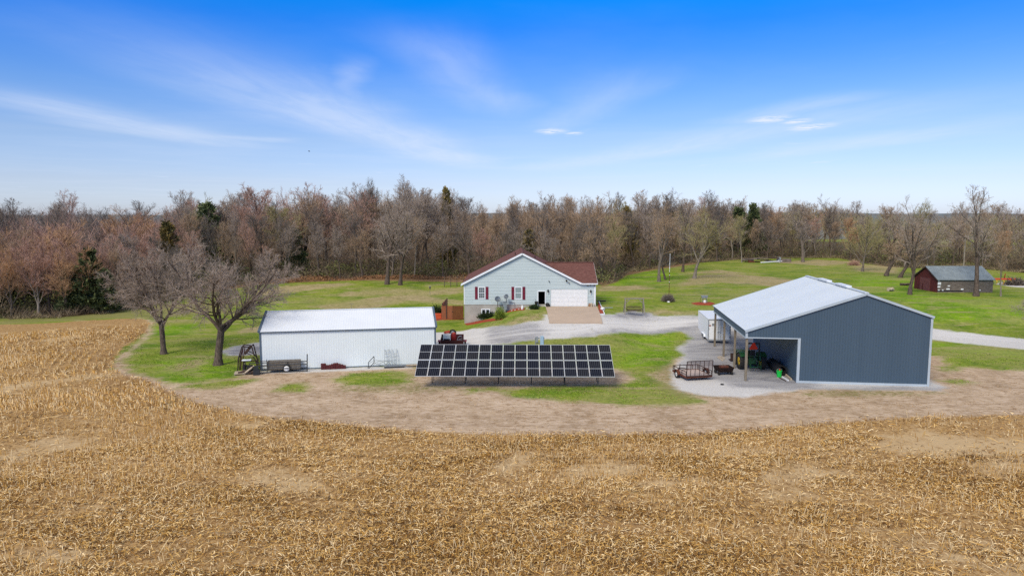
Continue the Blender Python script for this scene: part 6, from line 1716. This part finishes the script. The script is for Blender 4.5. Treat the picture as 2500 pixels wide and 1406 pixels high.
# stacked bricks by the wall
BS = thing('brick_stack', 'low uneven stack of dark red bricks against the white shed wall', 'bricks', sh(5.55, -0.55), 0.182)
bm_ = MB().box(0, 0.22, 0, 0.3, 0, 0.075).mesh('brick', M['brick_red'])
hs = [7, 7, 5, 5, 6, 7, 7, 6, 5, 4]
for c_ in range(len(hs)):
    for k in range(hs[c_]):
        o = link('brick', bm_, BS, (c_ * 0.232 + rnd.uniform(-.01, .01), rnd.uniform(-.03, .03), k * 0.08), rnd.uniform(-.05, .05))
# bent hoops
HP = thing('wire_hoops', 'tangle of thin bent metal hoops lying against the white shed wall', 'metal hoops', sh(10.0, -0.7), 0.182)
MB().tube([(0, 0, 0), (0.0, 0, 0.55), (0.55, 0, 1.15), (0.55, 0, 0.55), (0.05, 0, 0.0)], 0.035, 6).build('loop', M['pipe_dark'], HP)
for k in range(3):
    pts = [(0.8 + k * 0.5 + 0.9 * math.cos(a), 0.1 * k, 0.75 * math.sin(a) * (1 - 0.1 * k)) for a in np.linspace(0, math.pi, 9)]
    MB().tube(pts, 0.018, 5).build('hoop', M['galv'], HP)
MB().tube([(0.5, 0, 0.5), (1.6, 0, 0.1)], 0.02, 5).tube([(1.5, 0.1, 0.0), (1.9, 0.1, 0.6)], 0.03, 5).build('strut', M['galv'], HP)
for k, (x, lb) in enumerate(((11.55, 'left one of two short aluminium ladders leaning on the white shed'), (12.25, 'right one of two short aluminium ladders leaning on the white shed'))):
    LD = thing('ladder', lb, 'ladder', sh(x, -0.55), 0.182, 'ladders on the shed wall')
    for xx in (0, 0.42): MB().bar((xx, 0, 0.02), (xx, 0.42, 1.72), 0.04).build('side_rail', M['galv'], LD)
    for q_ in range(5 if k == 0 else 4):
        tq = 0.15 + q_ * 0.19; MB().bar((0.021, 0.42 * tq, 0.02 + 1.7 * tq), (0.399, 0.42 * tq, 0.02 + 1.7 * tq), 0.03).build('rung', M['galv'], LD)
for k, (x0, x1, y, z, m_, lb) in enumerate(((11.6, 14.3, -0.85, 0.16, 'galv', 'long grey pipe on the ground under the ladders'), (11.5, 13.4, -1.0, 0.06, 'pipe_dark', 'dark pipe on the ground in front of the long grey pipe'),
                                       (13.2, 15.6, -0.75, 0.10, 'dark_red', 'dark red beam lying near the right end of the shed wall'), (13.6, 15.2, -0.95, 0.20, 'pale_wood', 'pale board resting over the dark red beam'))):
    A = sh(x0, y, z); B = sh(x1, y, z)
    o = MB().bar((0, 0, 0), B - A, 0.12, 0.12).build('beam', M[m_], None, loc=A); tag(o, lb, 'pipe' if 'pipe' in lb else 'beam', 'scrap along the shed wall')
mast = G(858, 752)
o = MB().cone((0, 0, 0), (0, 0, 1.75), 0.03, 0.02, 6).bar((-0.3, 0, 1.75), (0.3, 0, 1.72), 0.04).build('yard_post', M['grey_wood'], None, loc=AT(858, 752, 90).xyz - Vector((0, 0, 1.2))); tag(o, 'thin post with a short crosspiece showing just above the shed ridge', 'post')

# ---------------------------------------------------------------- beside the house
fy = 96.0
fl0 = AT(1078, 777, fy); fl1 = AT(1131.5, 777, fy); ftz = AT(1100, 746.5, fy).z; fbz = AT(1100, 777, fy).z
FN = thing('privacy_fence', 'brown wooden privacy fence running left from the house corner', 'fence', (fl0.x, fy, fbz))
nf_ = 16; wf_ = (fl1.x - fl0.x) / nf_; fh = ftz - fbz
for k in range(nf_):
    MB().box(k * wf_ + 0.004, (k + 1) * wf_ - 0.006, rnd.uniform(-0.012, 0.0), 0.03, -0.15, fh + rnd.uniform(-0.02, 0.02)).build('plank', M['fence_orange'] if k < 8 else M['fence_brown'], FN)
MB().box(0, nf_ * wf_, 0.031, 0.08, 0.3, 0.4).box(0, nf_ * wf_, 0.031, 0.08, fh - 0.4, fh - 0.3).build('rail', M['dark_wood'], FN)
MB().box(8 * wf_ - 0.05, 8 * wf_ + 0.09, -0.05, -0.013, fh * 0.5, fh * 0.5 + 0.1).build('latch', M['black'], FN)
q = AT(1090, 776, fy - 0.1)
o = MB().box(-0.05, 0.05, 0, 0.08, 0, AT(1090, 732, fy).z - fbz).build('tall_post', M['dark_wood'], None, loc=(q.x, fy - 0.12, fbz)); tag(o, 'tall dark post standing in front of the brown fence', 'post')
q = AT(1079, 746, fy + 1.2)
LG = thing('firewood_rack', 'triangular heap of cut firewood showing above the brown fence', 'firewood', (q.x, fy + 1.2, fbz))
lm_ = MB().cone((0, 0, 0), (0, 0.7, 0), 0.085, 0.085, 8).mesh('log', M['dark_wood']); lm2 = MB().cone((0, 0, 0), (0, 0.7, 0), 0.08, 0.08, 8).mesh('log', M['barn_faded'])
for c_ in range(5):
    for k in range(12 + c_ * 1):
        link('log', lm_ if rnd.random() < 0.6 else lm2, LG, (0.05 + c_ * 0.16, rnd.uniform(-.05, .05), 0.09 + k * 0.165))
q = G(1068, 778)
o = MB().box(-0.75, 0.55, 0, 0.9, 0, 0.72).build('garden_bed', M['orange_tarp'], None, loc=(q.x, q.y, q.z - 0.05)); tag(o, 'low bright orange-red tarp-covered heap left of the brown fence', 'tarp')
def shrub(name, loc, rx, ry, h, n, m, label, cat='shrub', leaf=(0.05, 0.12), L=(0.1, 0.25), up=0.5, shell=0.4, stems=None, group=None):
    g = rng
    d = unit(g.normal(0, 1, (n, 3))); d[:, 2] = np.abs(d[:, 2])
    r = (shell + (1 - shell) * g.random(n)) * g.uniform(0.82, 1.12, n)
    C = d * r[:, None] * np.array([rx, ry, h])
    lump = 0.85 + 0.35 * (fbm(d[:, 0] * 3 + 9, d[:, 2] * 3 + d[:, 1] * 2, 1.0, 5, 2) - 0.3)
    C *= lump[:, None]
    dd = unit(d + g.normal(0, 0.5, (n, 3)) + np.array([0, 0, up])); s = unit(np.cross(dd, g.normal(0, 1, (n, 3))))
    l = g.uniform(*L, n)[:, None]; w = g.uniform(*leaf, n)[:, None] / 2
    V = np.stack([C - s * w, C + s * w, C + s * w * 0.5 + dd * l, C - s * w * 0.5 + dd * l], 1).reshape(-1, 3)
    root = thing(name, label, cat, loc, 0, group)
    link('foliage' if stems is None else 'twigs', np_mesh('foliage', V, np.arange(4 * n), np.full(n, 4), [m]), root)
    st_ = MB()
    for k in range(9):
        a = g.uniform(0, 6.28); st_.cone((0.05 * math.cos(a), 0.05 * math.sin(a), -0.05), (rx * 0.6 * math.cos(a), ry * 0.6 * math.sin(a), h * g.uniform(0.5, 0.85)), 0.025, 0.008, 4)
    st_.build('stem', M['bark_dark'], root)
    return root
q = AT(1065, 764, fy + 3); shrub('hedge', (q.x, fy + 3, fbz), 1.3, 1.0, 1.75, 1600, M['leaf_yew'], 'dark green hedge between the shed roof and the brown fence', 'hedge')
q = G(1221, 779); shrub('budding_bush', q, 0.85, 0.8, 1.75, 1500, M['leaf_bud'], 'yellow-green budding bush in front of the foundation wall', leaf=(0.05, 0.1), L=(0.08, 0.2))
q = G(1190, 778); shrub('yew_bush', (q.x, q.y + 0.6, q.z), 1.45, 0.8, 0.95, 1800, M['leaf_yew'], 'low dark green yew spreading under the basement window')
q = G(1203, 772); shrub('yew_bush', (q.x + 0.1, q.y + 1.2, q.z), 0.9, 0.7, 1.15, 1200, M['leaf_yew'], 'taller dark yew squeezed between the basement window and the yellow-green bush')
q = G(1152, 785); shrub('bare_bush', (q.x, q.y + 0.5, q.z), 1.15, 0.6, 0.75, 1500, M['twig_pink'], 'leafless reddish bush at the left corner of the foundation', leaf=(0.012, 0.03), L=(0.15, 0.4), up=1.2, stems=1)
q = G(1234, 762); shrub('twiggy_shrub', (q.x, q.y + 1.0, q.z), 0.45, 0.4, 1.3, 420, M['leaf_brush'], 'grey-green twiggy shrub right of the yellow-green bush', leaf=(0.02, 0.05), L=(0.1, 0.3))
q = G(1305, 756); shrub('iris_clump', (q.x, q.y + 0.3, q.z), 0.65, 0.3, 0.42, 420, M['leaf_yew'], 'clump of green spiky leaves left of the open door', 'plant', leaf=(0.04, 0.07), L=(0.25, 0.5), up=1.5)
q = G(1631, 736); shrub('round_bush', q, 1.05, 1.0, 1.05, 3200, M['twig_dark'], 'round leafless dark brown bush around the foot of the flagpole', leaf=(0.012, 0.035), L=(0.15, 0.4), up=0.8, stems=1)
for s_ in ([(1212, 744, 0.40, 0.15), (1236, 740, 0.33, 0.12)]):
    pass
for px_, py_, r_, tx, lb in ((1215, 730, 0.40, 0.25, 'larger grey satellite dish on a pole in front of the house siding'), (1236, 724, 0.33, -0.35, 'smaller grey satellite dish above the grey utility box')):
    c = AT(px_, py_, 91.2); gz0 = float(HT(c.x, 91.2))
    SD = thing('satellite_dish', lb, 'satellite dish', (c.x, 91.2, gz0), 0, 'satellite dishes by the house')
    zc = c.z - gz0; ax2 = Vector((tx, -1, 0.45)).normalized()
    MB().lathe((0, 0, zc), ax2, [(0.001, -0.10), (r_ * 0.5, -0.075), (r_ * 0.85, -0.02), (r_, 0.03), (r_ * 0.985, 0.045), (r_ * 0.83, 0.0), (r_ * 0.5, -0.055), (0.001, -0.08)], 22).build('dish', M['dish_grey'], SD, smooth=True)
    MB().cone((0, 0.15, -0.2), (0, 0.15, zc), 0.04, 0.04).build('pole', M['pipe_dark'], SD)
    e_ = Vector((0, 0, zc)) + ax2 * 0.5 + Vector((0, 0, -0.12))
    MB().tube([(0, 0.02, zc - r_ * 0.9), e_], 0.018).box(e_.x - .05, e_.x + .05, e_.y - .05, e_.y + .05, e_.z - .03, e_.z + .06).build('feed_arm', M['chrome_grey'], SD)
c = AT(1233, 748, 91.3); gz0 = float(HT(c.x, 91.3))
UB = thing('utility_box', 'grey utility box standing against the siding below the smaller dish', 'utility box', (c.x, 91.3, gz0))
zb = AT(1233, 738, 91.3).z - gz0
MB().box(-0.24, 0.24, 0, 0.3, zb - 1.0, zb).build('case', M['grey_box'], UB); MB().box(-0.26, 0.26, -0.02, 0.32, zb + 0.001, zb + 0.05).build('lid', M['dish_grey'], UB); MB().box(-0.2, -0.12, 0.1, 0.2, -0.3, zb - 1.0).box(0.12, 0.2, 0.1, 0.2, -0.3, zb - 1.0).build('leg', M['galv'], UB)
# mulch beds
def flat_patch(name, pix, m, dz, label, cat):
    pts = [G(*q) for q in pix]
    mb = MB(); n_ = len(pts); cx_ = sum((q.x for q in pts)) / n_; cy_ = sum((q.y for q in pts)) / n_
    ring = []
    for a, b in zip(pts, pts[1:] + pts[:1]):
        for k in range(4): ring.append(a.lerp(b, k / 4))
    vs_ = []
    for sc, hh in ((1.03, -0.04), (1.0, dz), (0.6, dz + 0.04), (0.25, dz + 0.05)):
        for q in ring:
            x = cx_ + (q.x - cx_) * sc; y = cy_ + (q.y - cy_) * sc; vs_.append((x, y, float(HT(x, y)) + hh))
    k = len(ring); fs = []
    for r_ in range(3):
        for i in range(k): fs.append((r_ * k + i, r_ * k + (i + 1) % k, (r_ + 1) * k + (i + 1) % k, (r_ + 1) * k + i))
    fs.append(tuple(range(3 * k, 4 * k)))
    mb.add(vs_, fs); o = mb.build(name, m); tag(o, label, cat); return o
flat_patch('mulch_bed', [(1238, 763), (1238, 758), (1262, 752), (1281, 752), (1280, 757), (1258, 759)], M['mulch'], 0.05, 'narrow red mulch bed with pale stones left of the entry door', 'mulch bed')
flat_patch('mulch_bed', [(1459, 742), (1461, 738), (1474, 767), (1463, 767)], M['mulch'], 0.06, 'red mulch bed edged with white, right of the garage', 'mulch bed')
flat_patch('mulch_ring', [(1688, 741), (1705, 738.5), (1735, 738.5), (1745, 741.5), (1735, 745.5), (1700, 744.5)], M['mulch'], 0.08, 'orange mulch ring around the grey well stand on the lawn', 'mulch bed')
flat_patch('mulch_bed', [(1135, 790), (1165, 784), (1200, 778), (1230, 776), (1225, 781), (1180, 787), (1140, 794)], M['mulch'], 0.03, 'strip of red mulch under the bushes along the foundation', 'mulch bed')
flat_patch('mulch_bed', [(1060, 779), (1078, 777), (1131, 777), (1131, 780), (1080, 781), (1062, 783)], M['mulch'], 0.03, 'thin red mulch strip along the foot of the brown fence', 'mulch bed')
A, B, C_ = G(1461.5, 738), G(1475, 768.5), G(1462.5, 768.5)
o = MB().bar(A + Vector((0.05, 0, .07)), B + Vector((0.05, 0, .07)), 0.1, 0.16).bar(B + Vector((0, 0, .07)), C_ + Vector((0, 0, .07)), 0.1, 0.16).build('bed_edging', M['white_trim']); tag(o, 'white edging board around the red mulch bed by the garage', 'edging')
for k, (x, y, lb) in enumerate(((1250, 759.5, 'leftmost pale stone on the bed left of the door'), (1258, 758, 'second pale stone from the left on the narrow mulch bed'), (1267, 756.5, 'third pale stone on the narrow mulch bed'), (1287, 754, 'pale stone between the white jug and the green spiky plant'), (1294, 755, 'pale stone at the foot of the green spiky plant'))):
    q = G(x, y); o = MB().lathe((0, 0, 0.0), (0.1, 0, 1), [(0.001, 0.16), (0.1, 0.13), (0.17, 0.05), (0.18, -0.04)], 7).build('stone', M['stone'], None, loc=q); tag(o, lb, 'stone', 'edging stones by the house')
q = G(1275, 756)
JU = thing('white_jug', 'white jug standing on the mulch before the foundation wall', 'jug', q)
MB().lathe((0, 0, 0), (0, 0, 1), [(0.001, 0), (0.15, 0.01), (0.16, 0.35), (0.08, 0.5), (0.06, 0.6), (0.001, 0.6)], 12).build('jug_body', M['white_plastic'], JU); MB().cone((0, 0, .605), (0, 0, .66), .065, .065).build('cap', M['white_trim'], JU)
q = Vector((AT(1313, 750, yw - 0.5).x - 0.35, yw - 0.55, zg))
UR = thing('black_urn', 'black iron urn on a pedestal left of the open entry door', 'urn', (q.x + 0.15, q.y, zg - 0.05))
MB().lathe((0, 0, 0), (0, 0, 1), [(0.001, 0), (0.16, 0), (0.14, 0.06), (0.06, 0.12), (0.06, 0.32), (0.2, 0.45), (0.25, 0.7), (0.2, 0.82), (0.17, 0.8), (0.001, 0.7)], 14).tube([(-0.05, 0, .75), (-0.1, 0, 1.05), (-0.2, 0, 1.15)], 0.02).build('urn_body', M['black'], UR)
q = Vector((AT(1336.5, 750, yw - 0.45).x, yw - 0.45, zg))
GR = thing('dome_grill', 'small black domed grill between the entry door and garage door', 'grill', q)
MB().lathe((0, 0, 0.22), (0, 0, 1), [(0.001, -0.12), (0.2, -0.08), (0.3, 0.06), (0.31, 0.08), (0.24, 0.26), (0.08, 0.34), (0.001, 0.35)], 16).build('kettle', M['black'], GR); MB().cone((-.2, 0, 0), (-.12, 0, .2), .02, .02).cone((.2, 0, 0), (.12, 0, .2), .02, .02).cone((0, .2, 0), (0, .12, .2), .02, .02).build('leg', M['galv'], GR)
for k, (px_, w2, h2, m_, lb) in enumerate(((1439, 0.25, 0.35, 'terracotta', 'clay pot nearest the garage door at its right'), (1444, 0.3, 0.42, 'pale_wood', 'pale wooden planter between the clay pot and the house corner'), (1449.5, 0.26, 0.3, 'stone', 'stone planter at the right corner of the garage'))):
    c = AT(px_, 749, yw - 0.4); o = MB().cone((0, 0, 0), (0, 0, h2), w2 * 0.4, w2 * 0.62, 10).lathe((0, 0, h2), (0, 0, 1), [(w2 * .5, 0), (w2 * .3, .12), (.001, .15)], 8).build('planter', M[m_], None, loc=(c.x, yw - 0.4, zg - 0.005)); tag(o, lb, 'planter', 'planters by the garage')
q = G(1466, 757)
o = MB().tube([(0, 0, 0.15), (0.3, 0.1, 0.35), (0.55, 0, 0.12), (0.4, -0.3, 0.3), (0.1, -0.25, 0.1)], 0.07, 6).box(0.1, 0.5, -0.2, 0.1, 0.0, 0.25).build('garden_ornament', M['white_plastic'], None, loc=q); tag(o, 'white garden ornament lying across the mulch bed by the garage', 'ornament')
q = G(1470, 753)
o = MB().bar((0, 0, 0.1), (1.4, 0.0, 0.12), 0.12, 0.1).build('garden_hose_bar', M['galv'], None, loc=q); tag(o, 'grey pole lying on the grass right of the white garden ornament', 'pole')
q = G(1459, 737)
o = MB().bar((0, 0, 0.12), (1.2, 0.3, 0.12), 0.22, 0.12).build('dark_timber', M['black'], None, loc=q); tag(o, 'dark timber on the grass beside the house corner', 'timber')

# swing
q0, q1 = G(1526, 768), G(1569, 768)
SWG = thing('garden_swing', 'weathered wooden A-frame garden swing with a slatted bench', 'swing', ((q0.x + q1.x) / 2, q0.y, q0.z))
hw = (q1.x - q0.x) / 2
for s_ in (-1, 1):
    MB().bar((s_ * hw, 0, 0), (s_ * (hw - 0.12), 0.62, 1.98), 0.11).build('leg', M['grey_wood'], SWG)
    MB().bar((s_ * hw, 1.35, 0), (s_ * (hw - 0.12), 0.72, 1.98), 0.11).build('leg', M['grey_wood'], SWG)
    MB().bar((s_ * (hw - 0.04), 0.35, 1.0), (s_ * (hw - 0.04), 1.0, 1.0), 0.07).build('side_brace', M['grey_wood'], SWG)
    MB().bar((s_ * (hw - 0.1), 0.6, 1.35), (s_ * (hw - 0.65), 0.66, 1.93), 0.08).build('corner_brace', M['grey_wood'], SWG)
    MB().tube([(s_ * (hw - 0.3), 0.5, 0.62), (s_ * (hw - 0.3), 0.67, 1.95)], 0.012, 5).build('chain', M['black'], SWG)
    MB().bar((s_ * (hw - 0.3), 0.25, 0.68), (s_ * (hw - 0.3), 0.85, 0.68), 0.07).bar((s_ * (hw - 0.3), 0.3, 0.42), (s_ * (hw - 0.3), 0.3, 0.68), 0.06).build('armrest', M['dark_wood'], SWG)
MB().bar((-hw, 0.67, 2.02), (hw, 0.67, 2.02), 0.14, 0.13).build('top_beam', M['grey_wood'], SWG)
for k in range(5): MB().box(-hw + 0.34, hw - 0.34, 0.28 + k * 0.11, 0.37 + k * 0.11, 0.42, 0.45).build('seat_slat', M['dark_wood'], SWG)
nbk = 15
for k in range(nbk):
    x = -hw + 0.36 + (2 * hw - 0.76) * k / (nbk - 1); arch = 0.10 * math.sin(math.pi * k / (nbk - 1))
    MB().bar((x, 0.86, 0.46), (x, 0.98, 0.96 + arch), 0.05, 0.02).build('back_slat', M['dark_wood'], SWG)
MB().bar((-hw + 0.34, 0.87, 0.5), (hw - 0.34, 0.87, 0.5), 0.05, 0.07).bar((-hw + 0.34, 0.95, 0.9), (hw - 0.34, 0.95, 0.9), 0.04, 0.06).build('back_rail', M['dark_wood'], SWG)
# flagpole
q = G(1633, 733); top = AT(1634.5, 622, q.y).z - q.z
FP = thing('flagpole', 'thin bare pole, rust-brown below and white above, rising from the round bush', 'pole', q)
MB().cone((0, 0, 0), (0, 0, top * 0.62), 0.045, 0.035).build('lower_pole', M['rust'], FP); MB().cone((0, 0, top * 0.62), (0.02, 0, top), 0.03, 0.025).build('upper_pole', M['white_plastic'], FP)
for t_ in (0.40, 0.55, 0.70, 0.8): MB().cone((0, 0, top * t_), (0, 0, top * t_ + 0.07), 0.07, 0.07).build('clamp', M['white_trim'], FP)
MB().lathe((0.02, 0, top + .06), (0, 0, 1), [(.001, -.07), (.06, -.03), (.06, .03), (.001, .07)], 8).build('finial', M['white_trim'], FP)
q = G(1631, 737); o = MB().lathe((0, 0, 0), (0, 0, 1), [(.001, .2), (.15, .15), (.24, 0)], 8).build('stone', M['white_plastic'], None, loc=(q.x, q.y - .3, q.z)); tag(o, 'white stone at the foot of the round leafless bush', 'stone')
q = G(1720, 741)
WS = thing('well_stand', 'old grey metal well stand with a box top and curved legs on orange mulch', 'well stand', q)
MB().box(-0.42, 0.35, -0.25, 0.25, 0.78, 1.02).build('box_top', M['chrome_grey'], WS); MB().ngon_prism([(-0.5, -0.3, 1.03), (0.42, -0.3, 1.03), (0.42, 0.3, 1.08), (-0.5, 0.3, 1.08)], (0, 0, 0.05)).build('lid', M['grey_box'], WS)
for s_ in (-1, 1): MB().tube([(s_ * 0.18, 0, 0.8), (s_ * 0.32, 0, 0.5), (s_ * 0.34, 0, 0.0)], 0.05, 6).build('leg', M['grey_box'], WS)
MB().lathe((0.02, 0, 0.0), (0, 0, 1), [(.001, 0), (.16, .02), (.2, .3), (.14, .5), (.001, .5)], 12).build('pot', M['white_plastic'], WS); MB().cone((-0.62, 0, 0), (-0.62, 0, 0.85), 0.025, 0.025).build('rod', M['pipe_dark'], WS)
q = G(1050, 723); top = AT(1050, 700, q.y).z - q.z
BH = thing('birdhouse', 'grey birdhouse on a thin pole on the lawn left of the house', 'birdhouse', q)
MB().cone((0, 0, 0), (0, 0, top - 0.35), 0.03, 0.03).build('pole', M['grey_wood'], BH); MB().box(-0.13, 0.13, -0.13, 0.13, top - 0.35, top - 0.02).build('box', M['bark_dark'], BH); MB().ngon_prism([(-0.2, -0.2, top), (0.2, -0.2, top + 0.1), (0.25, -0.2, top + 0.14), (-0.2, -0.2, top + 0.05)], (0, .4, 0)).build('roof', M['galv'], BH)
q = G(1085, 701); q2 = G(1131, 698)
TF = thing('grape_trellis', 'old wire trellis with bare vines on the lawn behind the brown fence', 'trellis', q)
dv = q2 - q
for t_ in (0, 0.33, 0.66, 1.0):
    c = dv * t_; MB().cone(c, c + Vector((0.05, 0, 2.1)), 0.06, 0.05).build('post', M['bark_dark'], TF)
for z in (0.5, 1.2, 1.8): MB().bar(Vector((0, 0, z)), dv + Vector((0, 0, z)), 0.02).build('wire', M['pipe_dark'], TF)
vn = MB()
for k in range(90):
    t_ = rnd.random(); c = dv * t_ + Vector((0, rnd.uniform(-.2, .2), rnd.uniform(0.4, 1.9))); vn.cone(c, c + Vector((rnd.uniform(-.5, .5), rnd.uniform(-.2, .2), rnd.uniform(-.3, .5))), 0.02, 0.006, 3, caps=False)
vn.build('vine', M['twig_brown'], TF)
# far lumber pile
q = G(1812, 642); q2 = G(1905, 641)
LP = thing('lumber_pile', 'long low heap of old dark lumber and sheets at the far wood edge', 'lumber pile', (q.x, q.y + 1.0, q.z))
w9 = q2.x - q.x
for k in range(16):
    x = rnd.uniform(0, w9 * 0.7); MB().bar((x, rnd.uniform(0, 1.5), 0.1 + (k % 8) * 0.17), (x + rnd.uniform(2.5, 4.5), rnd.uniform(0, 1.5), 0.12 + (k % 8) * 0.17), 0.3, 0.16).build('timber', M[rnd.choice(['dark_wood', 'barn_board', 'dark_rust'])], LP)
MB().ngon_prism([(w9 * .92, .2, 0), (w9 * .97, .2, 1.45), (w9 * 1.02, .2, 1.4), (w9 * 1.0, .2, 0)], (0, 1.2, 0)).build('grey_sheet', M['galv'], LP)
MB().box(w9 * 1.03, w9 * 1.03 + 2.8, 0.6, 1.4, 0, 1.0).build('crate_stack', M['barn_board'], LP)
MB().ngon_prism([(2.0, -0.3, 0), (3.6, -0.3, 0.1), (3.4, -.3, .5), (2.0, -.3, .75)], (0, .6, 0)).build('rust_sheet', M['rust'], LP)
A = G(1858, 643); B = G(1911, 640.5)
o = MB().bar((0, 0, .25), B - A + Vector((0, 0, .35)), 0.32, 0.3).build('white_pipe', M['white_plastic'], None, loc=A); tag(o, 'long white pipe lying on the grass before the far lumber heap', 'pipe')
q = G(2085, 648)
shrub('brush_heap', q, 1.8, 0.8, 1.0, 700, M['twig_pink'], 'heap of pale cut brush on the lawn left of the crooked trees', 'brush heap', leaf=(.03, .06), L=(.3, .9), up=.1, stems=1)
for k, (px_, py_, L2, r_, lb) in enumerate(((2198, 697, 2.2, 0.22, 'dark log on the lawn left of the tall bare tree'), (2168, 711, 1.0, 0.3, 'pale sawn stump chunk on the lawn below the leaning trees'))):
    q = G(px_, py_); o = MB().cone((0, 0, r_), (L2, 0.3, r_), r_, r_ * 0.85, 10).cone((0.2 * L2, -.3, r_), (0.6 * L2, -.4, r_ * 1.9), r_ * .6, r_ * .5, 8).build('log', M['bark_dark'] if k == 0 else M['pale_wood'], None, loc=q); tag(o, lb, 'log', 'logs on the right lawn')
# utility pole, red implement
q = G(2352, 658); top = AT(2352, 572, q.y).z - q.z
o = MB().cone((0, 0, 0), (0, 0, top), 0.17, 0.12, 8).build('utility_pole', M['bark_pale'], None, loc=q); tag(o, 'plain pale utility pole standing behind the barn roof', 'pole')
q = G(2428, 697)
RI = thing('red_implement', 'old rusty red farm implement with yellow parts right of the barn', 'farm implement', (q.x, q.y + .5, q.z), 0)
MB().box(0.4, 4.2, 0, 0.25, 0.95, 1.2).box(0.4, 4.2, 1.3, 1.5, 0.95, 1.15).build('tool_bar', M['red_orange'], RI)
for k in range(6): MB().tube([(0.7 + k * 0.62, 0.1, 0.95), (0.7 + k * .62, -0.15, 0.6), (0.7 + k * .62, 0.15, 0.15)], 0.06, 5).build('tine', M['dark_rust'] if k % 2 else M['yellow'], RI)
for x in (1.2, 3.2): MB().bar((x, 0.1, 1.05), (x, 1.4, 1.05), 0.12).build('cross_member', M['rust'], RI)
wheel(RI, (0.1, 0.4, 0.4), (1, 0, 0), 0.4, 0.2); wheel(RI, (0.3, 1.6, 0.4), (1, 0, 0), 0.4, 0.2)
MB().bar((2.6, 0.8, 1.2), (2.7, 0.8, 2.0), 0.1).bar((-0.6, 0.3, 0.5), (0.6, 0.8, 1.1), 0.1).build('hitch', M['red_paint'], RI)
q = G(2484, 697); shrub('slab_heap', (q.x, q.y + 0.5, q.z), 1.9, 0.9, 1.1, 500, M['bark_grey'], 'grey heap of slabs and brush right of the red implement', 'heap', leaf=(.1, .25), L=(.3, .9), up=.1, stems=1)
# a bird high in the sky
c = AT(755, 370, 90)
BD = thing('bird', 'small dark bird flying in the open sky above the wood', 'bird', c)
MB().lathe((0, 0, 0), (1, 0.2, 0), [(.001, -.22), (.06, -.08), (.07, .05), (.001, .22)], 8).build('bird_body', M['black'], BD)
BD.scale = (0.6, 0.6, 0.6)
for s_ in (-1, 1): MB().add([(-.08, 0, .03), (.1, 0, .03), (.05, s_ * .3, .14), (-.08, s_ * .55, .05), (-.12, s_ * .3, .12)], [(0, 1, 2, 4), (4, 2, 3), (4, 2, 1, 0), (3, 2, 4)]).build('wing', M['black'], BD)

tri = sum(sum(len(p.vertices) - 2 for p in me.polygons) if len(me.polygons) < 20000 else 2 * len(me.polygons) for me in bpy.data.meshes)
print('TRIS', tri, 'pieces', NPIECE)
